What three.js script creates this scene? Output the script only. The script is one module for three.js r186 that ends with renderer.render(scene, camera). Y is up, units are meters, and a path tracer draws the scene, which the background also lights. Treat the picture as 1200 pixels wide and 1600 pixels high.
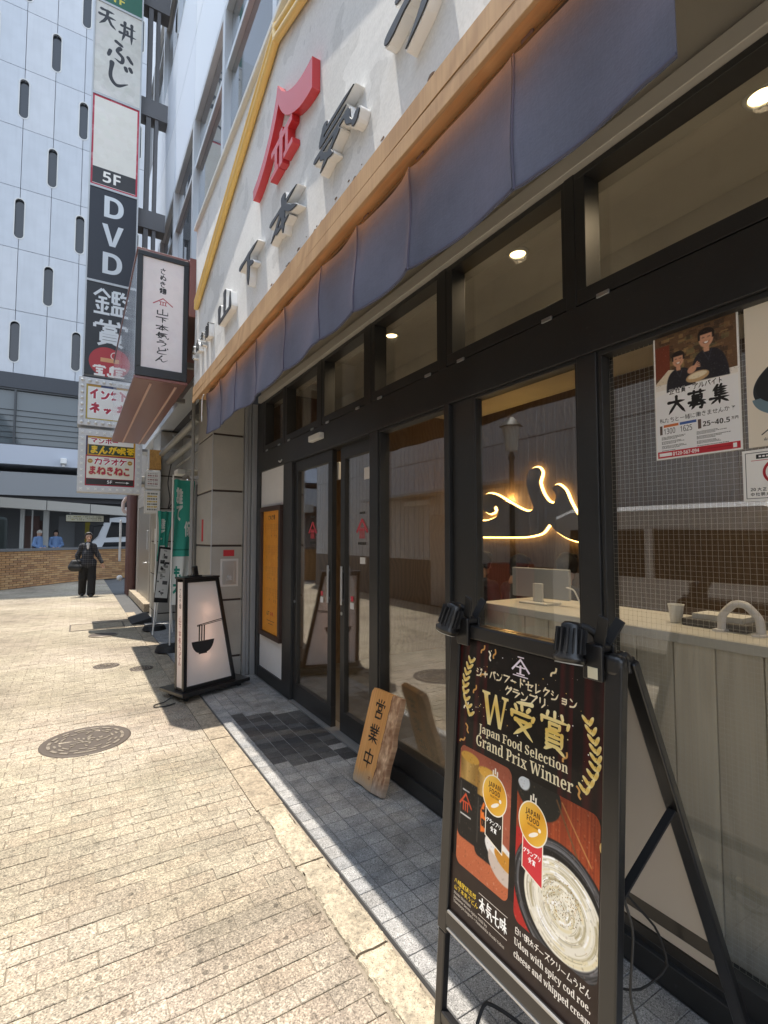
import * as THREE from 'three';
import { RoundedBoxGeometry } from 'three/addons/geometries/RoundedBoxGeometry.js';
import { mergeGeometries, mergeVertices } from 'three/addons/utils/BufferGeometryUtils.js';
import { MarchingCubes } from 'three/addons/objects/MarchingCubes.js';
import { RectAreaLightUniformsLib } from 'three/addons/lights/RectAreaLightUniformsLib.js';

// ---------------------------------------------------------------- camera, sky, sun, exposure
const scene = new THREE.Scene();
const D2R = Math.PI / 180;
const camera = new THREE.PerspectiveCamera(91.45, 0.75, 0.05, 300);
camera.position.set(0, 1.55, 0);
camera.rotation.order = 'YXZ';
camera.rotation.set(3.08 * D2R, -31.55 * D2R, 0);
camera.updateMatrixWorld(); camera.updateProjectionMatrix();
const renderer = new THREE.WebGLRenderer({ antialias: true });
renderer.toneMapping = THREE.LinearToneMapping;
renderer.toneMappingExposure = 1.5;
renderer.shadowMap.enabled = true;
RectAreaLightUniformsLib.init();

const SUN = new THREE.Vector3(-0.1, 1, -0.17).normalize();
{
  const W = 256, H = 128, d = new Float32Array(W * H * 4);
  for (let j = 0; j < H; j++) {
    const up = ((j + 0.5) / H - 0.5) * Math.PI, y = Math.sin(up);
    for (let i = 0; i < W; i++) {
      const az = ((i + 0.5) / W - 0.5) * 2 * Math.PI, o = (j * W + i) * 4;
      const c = Math.max(0, Math.cos(up) * (Math.cos(az) * SUN.x + Math.sin(az) * SUN.z) + y * SUN.y);
      const t = Math.pow(Math.max(0, y), 0.5), g = 0.35 * Math.pow(c, 6);
      d[o] = 1.42 * (1 - t) + 0.74 * t + g; d[o + 1] = 1.48 * (1 - t) + 0.96 * t + g; d[o + 2] = 1.55 * (1 - t) + 1.3 * t + g; d[o + 3] = 1;
      if (y < 0) { d[o] = 0.45; d[o + 1] = 0.42; d[o + 2] = 0.38; }
    }
  }
  const sky = new THREE.DataTexture(d, W, H, THREE.RGBAFormat, THREE.FloatType);
  sky.mapping = THREE.EquirectangularReflectionMapping; sky.magFilter = THREE.LinearFilter; sky.needsUpdate = true;
  scene.background = sky; scene.environment = sky;
  scene.backgroundIntensity = 1; scene.environmentIntensity = 1;
}
const sun = new THREE.DirectionalLight(new THREE.Color(1, 0.93, 0.83), 4.8);
sun.name = 'sun';
sun.position.copy(SUN).multiplyScalar(60); sun.castShadow = true;
Object.assign(sun.shadow.camera, { left: -30, right: 30, top: 30, bottom: -30, near: 1, far: 120 });
sun.shadow.mapSize.set(4096, 4096);
scene.add(sun, sun.target);

// ---------------------------------------------------------------- helpers
let seed = 7;
const rnd = () => { seed = (seed * 1664525 + 1013904223) >>> 0; return seed / 4294967296; };
const rr = (a, b) => a + (b - a) * rnd();
const pick = (a) => a[Math.floor(rnd() * a.length)];
const taken = new Map();
function numbered(n) { const k = taken.get(n) || 0; taken.set(n, k + 1); return k ? n + '_' + String(k).padStart(3, '0') : n; }
function tag(o, label, category, group) { o.userData.label = label; o.userData.category = category; if (group) o.userData.group = group; return o; }
function thing(name, label, category, pos = [0, 0, 0], turn = 0, group) {
  const o = new THREE.Group(); o.name = numbered(name); o.position.set(...pos); o.rotation.y = turn;
  tag(o, label, category, group); scene.add(o); return o;
}
function structure(name, geo, mat) {
  const o = geo ? new THREE.Mesh(geo, mat) : new THREE.Group(); o.name = numbered(name); o.userData.kind = 'structure';
  o.castShadow = o.receiveShadow = true; scene.add(o); return o;
}
function part(parent, name, geo, mat, world = true) {          // geometry given in the scene's metres; moved to the parent's origin
  const m = new THREE.Mesh(geo, mat); m.name = name; m.castShadow = m.receiveShadow = true; parent.add(m);
  if (world && !(geo.userData.done)) {
    let p = parent; const v = new THREE.Vector3();
    while (p && p !== scene) { v.add(p.position); p = p.parent; }
    geo.translate(-v.x, -v.y, -v.z);
  }
  return m;
}
const lp = (parent, name, geo, mat) => part(parent, name, geo, mat, false);   // geometry already in the parent's own axes
function boxuv(g, ou = 0, ov = 0) {                              // texture coordinates in metres, by the way each face points
  if (g.index) g = g.toNonIndexed();
  const p = g.attributes.position, n = g.attributes.normal, uv = new Float32Array(p.count * 2);
  for (let i = 0; i < p.count; i += 3) {
    let nx = 0, ny = 0, nz = 0;
    for (let k = 0; k < 3; k++) { nx += n.getX(i + k); ny += n.getY(i + k); nz += n.getZ(i + k); }
    nx = Math.abs(nx); ny = Math.abs(ny); nz = Math.abs(nz);
    for (let k = 0; k < 3; k++) {
      const x = p.getX(i + k), y = p.getY(i + k), z = p.getZ(i + k);
      const [u, v] = ny >= nx && ny >= nz ? [x, z] : nx >= nz ? [z, y] : [x, y];
      uv[(i + k) * 2] = u + ou; uv[(i + k) * 2 + 1] = v + ov;
    }
  }
  g.setAttribute('uv', new THREE.BufferAttribute(uv, 2)); return g;
}
function bx(x0, x1, y0, y1, z0, z1, r = 0) {
  const w = Math.abs(x1 - x0), h = Math.abs(y1 - y0), d = Math.abs(z1 - z0);
  const g = r > 0 ? new RoundedBoxGeometry(w, h, d, 1, Math.min(r, w / 2.01, h / 2.01, d / 2.01)) : new THREE.BoxGeometry(w, h, d);
  g.translate((x0 + x1) / 2, (y0 + y1) / 2, (z0 + z1) / 2);
  return boxuv(g);
}
function clean(g) { let q = g.index ? g.toNonIndexed() : g; for (const k of Object.keys(q.attributes)) if (!['position', 'normal', 'uv'].includes(k)) q.deleteAttribute(k); if (!q.attributes.uv) q = boxuv(q); return q; }
const mg = (...l) => mergeGeometries(l.flat().map(clean));
const V = (x, y, z) => new THREE.Vector3(x, y, z);
function tube(pts, r, seg = 24, rad = 8, closed = false) {
  return new THREE.TubeGeometry(new THREE.CatmullRomCurve3(pts.map((p) => V(...p)), closed, 'catmullrom', 0.3), seg, r, rad, closed);
}
function bar(a, b, w, d = w, r = 0) {                            // a straight bar of rectangular section between two points
  const A = V(...a), B = V(...b), L = A.distanceTo(B), g = r ? new RoundedBoxGeometry(w, L, d, 1, r) : new THREE.BoxGeometry(w, L, d);
  const up = B.clone().sub(A).normalize();
  let zx = V(0, 0, 1); if (Math.abs(up.z) > 0.9) zx = V(1, 0, 0);
  const xx = new THREE.Vector3().crossVectors(up, zx).normalize(); zx = new THREE.Vector3().crossVectors(xx, up);
  g.applyMatrix4(new THREE.Matrix4().makeBasis(xx, up, zx)); g.translate((A.x + B.x) / 2, (A.y + B.y) / 2, (A.z + B.z) / 2);
  return boxuv(g);
}
function rod(a, b, r0, r1 = r0, seg = 10) {
  const A = V(...a), B = V(...b), g = new THREE.CylinderGeometry(r1, r0, A.distanceTo(B), seg);
  g.applyQuaternion(new THREE.Quaternion().setFromUnitVectors(V(0, 1, 0), B.clone().sub(A).normalize()));
  g.translate((A.x + B.x) / 2, (A.y + B.y) / 2, (A.z + B.z) / 2); return g;
}
// a flat printed sheet: centre, the directions of its width and height, full uv 0..1
function sheet(c, u, v, w, h) {
  const g = new THREE.PlaneGeometry(w, h), U = V(...u).normalize(), Y = V(...v).normalize(), N = new THREE.Vector3().crossVectors(U, Y);
  g.applyMatrix4(new THREE.Matrix4().makeBasis(U, Y, N)); g.translate(...c); return g;
}
function extrude(pts, depth, bevel = 0, holes = []) {
  const s = new THREE.Shape(pts.map((p) => new THREE.Vector2(...p)));
  for (const h of holes) s.holes.push(new THREE.Path(h.map((p) => new THREE.Vector2(...p))));
  return new THREE.ExtrudeGeometry(s, { depth, bevelEnabled: bevel > 0, bevelSize: bevel, bevelThickness: bevel, bevelSegments: 1, curveSegments: 8 });
}

// ---------------------------------------------------------------- noise and textures
function hash(x, y, s) { let h = Math.imul(x, 374761393) ^ Math.imul(y, 668265263) ^ Math.imul(s, 2147483647 - 58); h = Math.imul(h ^ (h >>> 13), 1274126177); return ((h ^ (h >>> 16)) >>> 0) / 4294967296; }
function vn(u, v, n, m, s) {                                      // value noise that repeats after n x m cells
  const x = u * n, y = v * m, xi = Math.floor(x), yi = Math.floor(y); let fx = x - xi, fy = y - yi;
  fx = fx * fx * (3 - 2 * fx); fy = fy * fy * (3 - 2 * fy);
  const X0 = ((xi % n) + n) % n, X1 = (X0 + 1) % n, Y0 = ((yi % m) + m) % m, Y1 = (Y0 + 1) % m;
  const a = hash(X0, Y0, s), b = hash(X1, Y0, s), c = hash(X0, Y1, s), d = hash(X1, Y1, s);
  return (a + (b - a) * fx) * (1 - fy) + (c + (d - c) * fx) * fy;
}
const fbm = (u, v, n, s, o = 4) => { let a = 0, k = 0.5, t = 0; for (let i = 0; i < o; i++) { a += k * vn(u, v, n << i, n << i, s + i); t += k; k *= 0.5; } return a / t; };
const S8 = (x) => Math.max(0, Math.min(255, Math.round(255 * (x <= 0.0031308 ? 12.92 * x : 1.055 * Math.pow(x, 1 / 2.4) - 0.055))));
function tex(size, metres, fn, srgb = true) {                     // fn(u, v) gives linear colours (or a grey value)
  const n = Array.isArray(size) ? size : [size, size], d = new Uint8Array(n[0] * n[1] * 4);
  for (let j = 0; j < n[1]; j++) for (let i = 0; i < n[0]; i++) {
    const c = fn(i / n[0], j / n[1]), o = (j * n[0] + i) * 4;
    if (typeof c === 'number') d[o] = d[o + 1] = d[o + 2] = srgb ? S8(c) : Math.max(0, Math.min(255, c * 255));
    else { d[o] = S8(c[0]); d[o + 1] = S8(c[1]); d[o + 2] = S8(c[2]); }
    d[o + 3] = 255;
  }
  const t = new THREE.DataTexture(d, n[0], n[1]); t.wrapS = t.wrapT = THREE.RepeatWrapping; t.magFilter = THREE.LinearFilter; t.minFilter = THREE.LinearMipmapLinearFilter;
  if (srgb) t.colorSpace = THREE.SRGBColorSpace;
  const m = Array.isArray(metres) ? metres : [metres, metres]; t.repeat.set(1 / m[0], 1 / m[1]); t.needsUpdate = true; return t;
}
const std = (color, roughness = 0.7, more = {}) => new THREE.MeshStandardMaterial({ color: Array.isArray(color) ? new THREE.Color().setRGB(...color) : color === 1 ? 0xffffff : color, roughness, ...more });
const phys = (color, roughness, more) => new THREE.MeshPhysicalMaterial({ color: Array.isArray(color) ? new THREE.Color().setRGB(...color) : color === 1 ? 0xffffff : color, roughness, ...more });
// ---------------------------------------------------------------- a small stroke alphabet for the Japanese lettering (grid 0..99, y down, ~ = curved)
const STROKES = {
  山: '50085085 1435148586858635', 下: '08149214 50145094 52387454', 本: '08289228 50065096 483228600778 523272609478 30726872', 気: '30051838 26188818 24347434 1050765078729092 90929674 56602092 24624890',
  天: '17158315 08449244 5015464832720894 524870789494', 丼: '14259025 06609460 320630621894 70067094 46424856', 鑑: '26050430 26054830 16364036 08524652 27362788 12621878 42623676 04904890 56085648 56087808 56287628 56487848 66086648 86047825 80209620 84329440 56609260 56605688 92609288 68606888 80608088 50889888',
  賞: '50035020 28062418 72067618 08220836 08229422 94229036 34323444 34326632 66326644 34446644 26522684 26527452 74527484 26627462 26737473 26847484 40861898 60868498', 宝: '50035014 10161030 10169016 90168628 24387638 26607460 12889088 50385088 62687078',
  島: '50043812 26142660 26147614 76147638 26267626 26387638 26509050 90508886 88867690 10681090 10907090 40584090 70687090', 麺: '08144614 10264426 04385038 27062738 22480874 16564056 40560492 16564892 54089808 74087020 56225690 56229422 94229490 68226890 82228290 68448244 68668266 56909490',
  喫: '06300674 06302830 28302874 06742874 38146214 40276027 36406440 50045046 66149014 90148842 78147046 36609660 664864623696 66629796', 茶: '08189218 34063428 66066628 50260856 50269456 26587458 50465096 38722488 62727888',
  誰: '14084008 06204820 14324032 14444044 14581488 14584058 40584088 14884088 62064840 56285696 74067224 56289628 56489448 56689468 56909890 76287690', 受: '82062612 22203032 46184830 74206430 10381052 10389038 90388450 24567856 78562096 30568896',
  七: '06549040 4408448260908890 88909078', 味: '06280672 06283028 30283072 06723072 42308830 36529652 66066696 64543684 68549684', 八: '36201092 601264549290', 幡: '06280670 06283628 36283668 20062096 88065812 46269626 70127052 68284450 72289850 52585296 52589058 90589096 52769076 70587096 52969096',
  屋: '16109010 90109030 16309030 16101460 14600496 28447844 50463460 34607658 32767676 54645492 18929492', 礒: '04144014 22140650 12501290 12503850 38503888 12883888 58046414 84047814 50189218 56308630 46429642 70187042 46609660 58485890 82509692', 五: '16149014 46144088 20467646 76467086 06889488',
  郎: '14144614 46144644 14284628 14444644 14141490 14903680 36804690 62106296 62109010 90107240 72409264 92646074', 白: '50044018 20202094 20208020 80208094 20568056 20948094', 明: '08120880 08124012 40124080 08444044 08804080 56105270 52704096 56109010 90109094 90948088 56369036 56609060',
  太: '08329232 50064640 46400894 52409494 44745490', 営: '24063018 50035018 76067018 10261042 10269026 90268640 34363458 34366636 66366658 34586658 24682496 24687668 76687696 24967696', 業: '38063826 60066026 18102624 82107424 08289228 28323640 72326440 14429042 24567656 08729272 50425098 46741094 54749294',
  中: '50045098 14261466 14268626 86268666 14668666', 正: '10129012 52125288 52468446 26462688 06889488', 社: '24062818 08244224 42241052 26442696 28504260 54389438 74087488 48889888', 員: '32063226 32066806 68066826 32266826 24362480 24367636 76367680 24507650 24657665 24807680 38821698 62828498',
  大: '08349234 50065040 50400896 52409496', 募: '08129212 34043422 66046622 28282852 28287228 72287252 28407240 28527252 08609260 38600880 62609280 28767676 76767096 70966092 48662096', 集: '42042030 32183256 60045414 32188618 32308230 32428242 32549054 58185854 06689468 50585098 46701094 54709294',
  私: '40061014 04304830 26122696 24320870 28324660 70105884 58849080 80589896', 一: '06509450', 緒: '22040824 08242630 38180848 08484046 24442496 12641084 36644080 52189018 70047040 46409640 92085060 58565896 58568856 88568896 58768876 58968896',
  働: '20040640 14281496 32106208 28226622 34323460 34326232 62326260 34466246 34606260 30726472 28866686 48084886 68309630 96309090 90908488 82066894', 万: '08149214 46141894 42428042 80427490 74906088', 円: '14121496 14128612 86128696 86967694 50125052 14528652', 保: '26040446 16301696 38123844 38128812 88128844 38448844 32609660 64446496 62643686 66649686',
  さ: '16308822 46066648 ~2258228044937693', き: '18228016 14428638 44066862 ~2664268044937494', ぬ: '~182028703884 ~5010405020801268144640307034886078845884567076729490', う: '~34086616 ~18425032784870704496', と: '~28083246 ~78302856208240928490', ん: '~520630501092306046565080629280769262',
  ふ: '~40066018 ~52304446606656903882 ~24561882 ~76549078', し: '~3208307048928272', ま: '18208220 20428042 ~5004507040902086227052708492', か: '~08306028626050924084 ~380830501090 ~74249254', ね: '26062696 ~083028281062067240406624864086806290587872709690', こ: '~24207422 ~2056208250908284',
  て: '~10208814504046747692', い: '~1424166026843470 ~68288460', た: '08285624 ~340626501092 ~56468446 ~547052888890', ち: '14248420 ~420630506044846070903694', に: '~180814501892 ~48268424 ~466450848884', せ: '06409434 ~681066605260 ~2814288050908488', は: '~180814501892 40309428 ~680868705890468066749288', の: '~54164070228012563024702288605890', も: '18307230 16506850 ~42064070508876846862',
  イ: '78060856 50345096', ン: '14203838 ~128856788830', タ: '30208220 82202096 34060846 30445866', ー: '08508852', ネ: '46045414 18268026 80260872 48505096 56528272', ッ: '20443062 44405060 80423892', ト: '34063496 36407260', マ: '08169016 90164260 32545878', ホ: '08309230 50065096 28501080 72509080', カ: '10309030 90308094 80946086 46081094',
  ラ: '20128012 10368836 88363094', オ: '06329432 66066690 66905288 62341284', ケ: '34060850 26309430 64302096', シ: '16123226 08383050 ~128858789024', ャ: '20567446 74466262 36364496', ハ: '34200890 62129690', フ: '10149014 90142094', セ: '04409430 94306660 32083288 32888888', レ: '26062690 26909050', ク: '40061250 30228622 86222494',
  ョ: '30447644 76447690 30667666 30907690', リ: '24102460 76087656 76564096', ア: '08149214 92145640 50344480 44802496', ル: '32123250 32500490 62086286 62869460', チ: '78061818 06449444 50145060 50602696', ス: '14128212 82120892 52548892', ム: '44061084 10848880 72549094',
  '゛': '74087822 88049418', '゜': '~84049208861678088404', '・': '46465454', '？': '~3020503080303850 48507250 50805088', '→': '02509850 78309850 78709850', '~': '~0856306070449240',
};
const VOICED = { ど: 'と゛', じ: 'し゛', が: 'か゛', で: 'て゛', ボ: 'ホ゛', ジ: 'シ゛', パ: 'ハ゜', ド: 'ト゛', グ: 'ク゛', プ: 'フ゜', バ: 'ハ゛', ズ: 'ス゛' };
const glyphCache = new Map();
function glyph(ch) {
  if (!glyphCache.has(ch)) {
    const out = [];
    for (const c of VOICED[ch] || ch) {
      const src = (STROKES[c] || '').split(' ');
      for (const s of src) {
        if (!s) continue;
        const curved = s[0] === '~', q = s.replace(/[^0-9]/g, ''), pts = [];
        for (let i = 0; i + 3 < q.length; i += 4) pts.push([+q.slice(i, i + 2) / 100, +q.slice(i + 2, i + 4) / 100]);
        if (pts.length < 2) continue;
        if (curved) out.push(new THREE.CatmullRomCurve3(pts.map((p) => V(p[0], p[1], 0))).getPoints(pts.length * 5).map((p) => [p.x, p.y]));
        else out.push(pts);
      }
    }
    glyphCache.set(ch, out);
  }
  return glyphCache.get(ch);
}
// draws one character into a box; brush = strokes that swell and taper
function drawGlyph(c, ch, x, y, w, h, weight, color, brush = false) {
  c.strokeStyle = c.fillStyle = color; c.lineJoin = 'round'; c.lineCap = brush ? 'round' : 'square';
  for (const st of glyph(ch)) {
    const P = st.map(([a, b]) => [x + a * w, y + b * h]);
    if (!brush) { c.lineWidth = weight; c.lineCap = 'butt'; c.lineJoin = 'miter'; c.beginPath(); P.forEach((p, i) => (i ? c.lineTo(...p) : c.moveTo(...p))); c.stroke(); continue; }
    let L = 0; const len = [0]; for (let i = 1; i < P.length; i++) { L += Math.hypot(P[i][0] - P[i - 1][0], P[i][1] - P[i - 1][1]); len.push(L); }
    const n = Math.max(6, Math.ceil(L / (weight * 0.3))); let k = 0, prev = null;
    for (let i = 0; i <= n; i++) {
      const t = (i / n) * L; while (k < P.length - 2 && len[k + 1] < t) k++;
      const f = (t - len[k]) / Math.max(1e-6, len[k + 1] - len[k]), q = [P[k][0] + (P[k + 1][0] - P[k][0]) * f, P[k][1] + (P[k + 1][1] - P[k][1]) * f];
      const s = i / n, wd = weight * (0.72 + 0.5 * Math.pow(Math.abs(1 - 2 * Math.min(s * 1.6, 0.5)), 2) * (s < 0.32 ? 1 : 0) + (s > 0.75 ? -0.5 * (s - 0.75) / 0.25 : 0) + 0.18 * Math.sin(s * 3));
      if (prev) { c.lineWidth = Math.max(0.4, wd); c.beginPath(); c.moveTo(...prev); c.lineTo(...q); c.stroke(); }
      prev = q;
    }
  }
}
function jp(c, text, x, y, size, o = {}) {                        // a line of Japanese text, top left at x, y; o.v writes downwards
  const { v = false, weight = 0.1, color = '#111', brush = false, gap = 1.02, sx = 1, sy = 1 } = o; let i = 0;
  for (const ch of text) {
    const small = 'ッャョ'.includes(ch) ? 0.85 : 1, px = v ? x : x + i * size * sx * gap, py = v ? y + i * size * sy * gap : y;
    if (v && ch === 'ー') { c.fillStyle = color; c.fillRect(px + size * sx * 0.45, py + size * sy * 0.08, size * weight, size * sy * 0.84); } else drawGlyph(c, ch, px + (1 - small) * size * 0.5, py + (1 - small) * size * sy, size * sx * small, size * sy * small, size * weight, color, brush);
    i++;
  }
}
function canvas(w, h, bg, draw) {
  const cv = document.createElement('canvas'); cv.width = w; cv.height = h; const c = cv.getContext('2d');
  if (bg) { c.fillStyle = bg; c.fillRect(0, 0, w, h); }
  draw(c, w, h); return cv;
}
function print(w, h, bg, draw) {
  const t = new THREE.CanvasTexture(canvas(w, h, bg, draw)); t.colorSpace = THREE.SRGBColorSpace; t.anisotropy = 8; return t;
}
function speck(c, w, h, n, colors, r0, r1, a = 0.15) { for (let i = 0; i < n; i++) { c.globalAlpha = a * rnd(); c.fillStyle = pick(colors); c.beginPath(); c.arc(rnd() * w, rnd() * h, rr(r0, r1), 0, 7); c.fill(); } c.globalAlpha = 1; }
// the outline of a drawn mark, as extruded shapes: walks round the filled pixels of a canvas
function traced(cv, w, h, depth, bevel = 0, grow = 0) {
  const W = cv.width, H = cv.height, a = cv.getContext('2d').getImageData(0, 0, W, H).data, on = (x, y) => x >= 0 && y >= 0 && x < W && y < H ? a[(y * W + x) * 4 + 3] / 255 : 0;
  const next = new Map(), lerp = (p, q) => Math.min(0.98, Math.max(0.02, (0.5 - p) / (q - p)));
  const K = (x, y) => Math.round(x * 256) + ',' + Math.round(y * 256);
  const add = (p, q) => next.set(K(...p), [p, q]);
  for (let y = -1; y < H; y++) for (let x = -1; x < W; x++) {
    const A = on(x, y), B = on(x + 1, y), C = on(x + 1, y + 1), D = on(x, y + 1), m = (A > 0.5 ? 1 : 0) | (B > 0.5 ? 2 : 0) | (C > 0.5 ? 4 : 0) | (D > 0.5 ? 8 : 0);
    if (m === 0 || m === 15) continue;
    const T = [x + lerp(A, B), y], R = [x + 1, y + lerp(B, C)], Bo = [x + lerp(D, C), y + 1], L = [x, y + lerp(A, D)];
    switch (m) {                                                  // filled side kept on the left
      case 1: add(T, L); break; case 2: add(R, T); break; case 3: add(R, L); break; case 4: add(Bo, R); break; case 5: add(T, R); add(Bo, L); break; case 6: add(Bo, T); break; case 7: add(Bo, L); break;
      case 8: add(L, Bo); break; case 9: add(T, Bo); break; case 10: add(L, T); add(R, Bo); break; case 11: add(R, Bo); break; case 12: add(L, R); break; case 13: add(T, R); break; case 14: add(L, T); break;
    }
  }
  const loops = [];
  while (next.size) {
    let [k, [p, q]] = next.entries().next().value; const loop = []; let guard = 0;
    while (next.has(k) && guard++ < 20000) { [p, q] = next.get(k); next.delete(k); loop.push(p); k = K(...q); }
    if (loop.length < 8) continue;
    const keep = []; const N = loop.length;                       // thin out: keep bends
    const far = (i, j) => { const P = loop[i], Q = loop[j % N]; let best = 0, at = -1; for (let m = i + 1; m < j; m++) { const r = loop[m % N], dx = Q[0] - P[0], dy = Q[1] - P[1], l = Math.hypot(dx, dy) || 1, d = Math.abs((r[0] - P[0]) * dy - (r[1] - P[1]) * dx) / l; if (d > best) { best = d; at = m; } } return [best, at]; };
    const split = (i, j) => { const [b, m] = far(i, j); if (b > 0.55) { split(i, m); split(m, j); } else keep.push(loop[i]); };
    split(0, Math.floor(N / 2)); split(Math.floor(N / 2), N);
    if (keep.length < 3) continue;
    loops.push(keep.map((p) => new THREE.Vector2((p[0] + 0.5) / W * w - w / 2, h / 2 - (p[1] + 0.5) / H * h)));
  }
  const info = loops.map((l) => ({ l, area: THREE.ShapeUtils.area(l) })), big = Math.max(...info.map((i) => Math.abs(i.area)));
  const sign = Math.sign(info.find((i) => Math.abs(i.area) === big).area), shapes = info.filter((i) => Math.sign(i.area) === sign && Math.abs(i.area) > big * 0.004).map((i) => ({ s: new THREE.Shape(i.l), l: i.l }));
  const inside = (pt, poly) => { let c = false; for (let i = 0, j = poly.length - 1; i < poly.length; j = i++) if ((poly[i].y > pt.y) !== (poly[j].y > pt.y) && pt.x < ((poly[j].x - poly[i].x) * (pt.y - poly[i].y)) / (poly[j].y - poly[i].y) + poly[i].x) c = !c; return c; };
  for (const i of info) if (Math.sign(i.area) !== sign && Math.abs(i.area) > big * 0.002) { const host = shapes.find((s) => inside(i.l[0], s.l)); if (host) host.s.holes.push(new THREE.Path(i.l)); }
  return new THREE.ExtrudeGeometry(shapes.map((s) => s.s), { depth, bevelEnabled: bevel > 0, bevelSize: bevel, bevelThickness: bevel, bevelOffset: -bevel + grow, bevelSegments: 1 });
}
// ---------------------------------------------------------------- materials
const paverTex = tex(2048, 3, (u, v) => {
  const g = vn(u, v, 720, 720, 3), g2 = vn(u, v, 330, 330, 5), cx = Math.floor(u * 46), cy = Math.floor(v * 46), sx = u * 46 - cx - 0.2 - 0.6 * hash(cx, cy, 77), sy = v * 46 - cy - 0.2 - 0.6 * hash(cx, cy, 78), sr = 0.05 + 0.13 * hash(cx, cy, 79), spot = hash(cx, cy, 80) > 0.86 && sx * sx + sy * sy < sr * sr * (0.7 + 0.6 * g2), b = fbm(u, v, 5, 11, 4), s = fbm(u, v, 24, 31, 3);
  const st = fbm(u, v, 3, 17, 5); let k = 0.80 + 0.5 * (b - 0.5) + 0.35 * (s - 0.5) - 0.5 * Math.max(0, st - 0.54); if (g > 0.7) k *= 1.5; else if (g < 0.26) k *= 0.55; k *= 0.82 + 0.36 * g2; if (spot) k *= 0.55;
  return [0.40 * k, (0.345 - 0.03 * (st - 0.5)) * k, (0.262 + 0.03 * (b - 0.5)) * k];
});
const paverBump = tex(1024, 0.75, (u, v) => 0.5 * vn(u, v, 300, 300, 41) + 0.3 * vn(u, v, 120, 120, 42) + 0.2 * vn(u, v, 30, 30, 43), false);
const paverMats = [[1, 1, 1], [0.96, 0.945, 0.94], [1.03, 1.02, 1.0], [0.98, 0.95, 0.93], [0.94, 0.94, 0.935]].map((c) => std(c, 0.9, { map: paverTex, bumpMap: paverBump, bumpScale: 0.0016 }));
const tileTex = tex(1024, 0.8, (u, v) => {
  const g = vn(u, v, 300, 300, 8), b = fbm(u, v, 6, 18, 4), d = fbm(u, v, 18, 19, 3); let k = 0.82 + 0.5 * (b - 0.5) + 0.4 * (d - 0.5); if (g > 0.74) k *= 1.5; else if (g < 0.27) k *= 0.5;
  return [0.35 * k, 0.345 * k, 0.34 * k];
});
const tileMats = [[1, 1, 1], [0.88, 0.89, 0.9], [1.1, 1.1, 1.09], [0.95, 0.94, 0.92]].map((c) => std(c, 0.82, { map: tileTex, bumpMap: paverBump, bumpScale: 0.0008 }));
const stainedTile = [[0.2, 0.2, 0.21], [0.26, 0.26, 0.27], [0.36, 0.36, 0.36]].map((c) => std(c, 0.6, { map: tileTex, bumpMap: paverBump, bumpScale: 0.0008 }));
const jointMat = std([0.26, 0.22, 0.17], 1), tileJoint = std([0.17, 0.17, 0.17], 1), paleJoint = std([0.42, 0.42, 0.41], 1);
const kerbTex = tex(1024, 1, (u, v) => {
  const g = vn(u, v, 260, 260, 61), b = fbm(u, v, 6, 63, 5), s = fbm(u, v, 30, 65, 3); const gg = vn(u, v, 420, 420, 67), q = fbm(u, v, 70, 69, 3); let k = 0.86 + 0.45 * (b - 0.5) + 0.35 * (s - 0.5) + 0.7 * (q - 0.5); if (g > 0.8) k *= 0.55; k *= 0.8 + 0.4 * gg;
  return [0.56 * k, 0.49 * k, 0.38 * k];
});
const kerbMats = [[0.74, 0.70, 0.66], [0.86, 0.84, 0.80], [0.93, 0.91, 0.87]].map((c) => std(c, 0.95, { map: kerbTex, bumpMap: paverBump, bumpScale: 0.003 }));
const asphalt = std(1, 0.95, { map: tex(512, 2, (u, v) => 0.09 * (0.7 + 0.6 * vn(u, v, 200, 200, 71) * (0.6 + 0.6 * fbm(u, v, 5, 73)))) });
const iron = std([0.11, 0.09, 0.075], 0.65, { metalness: 0.35 }), ironWorn = std([0.34, 0.29, 0.23], 0.45, { metalness: 0.5 });
const black = std([0.014, 0.015, 0.018], 0.36), blackMatte = std([0.012, 0.012, 0.013], 0.6), blackFrame = phys([0.013, 0.0125, 0.013], 0.3, { clearcoat: 0.3, clearcoatRoughness: 0.2 });
const frameTex = tex(512, 1.5, (u, v) => 0.018 + 0.012 * fbm(u, v, 8, 91, 4) + (vn(u, v, 180, 180, 93) > 0.965 ? 0.02 : 0));
const shopBlack = std(1, 0.42, { map: frameTex });
const alu = std([0.55, 0.56, 0.57], 0.38, { metalness: 0.85 }), aluDull = std([0.42, 0.42, 0.42], 0.5, { metalness: 0.7 }), whitePlastic = std([0.75, 0.75, 0.73], 0.45), steel = std([0.5, 0.48, 0.45], 0.3, { metalness: 0.9 });
const glass = phys([0.97, 0.98, 0.975], 0, { transmission: 1, ior: 1.95, thickness: 0 });
const tintGlass = phys([0.5, 0.56, 0.6], 0.02, { transmission: 1, ior: 1.6, thickness: 0 });
const plasterTex = tex(1024, 2.2, (u, v) => { const b = fbm(u, v, 4, 101, 5), s = vn(u, v, 300, 300, 103), d = fbm(u, v, 14, 107, 3); const k = 0.86 + 0.22 * (b - 0.5) + 0.1 * (s - 0.5) - (d > 0.66 ? 0.10 : 0); return [0.90 * k, 0.89 * k, 0.865 * k]; });
const plasterBump = tex(1024, 2.2, (u, v) => 0.6 * fbm(u, v, 7, 111, 5) + 0.3 * vn(u, v, 60, 60, 113) + 0.1 * vn(u, v, 240, 240, 115), false);
const plaster = std(1, 0.9, { map: plasterTex, bumpMap: plasterBump, bumpScale: 0.0018 });
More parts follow.
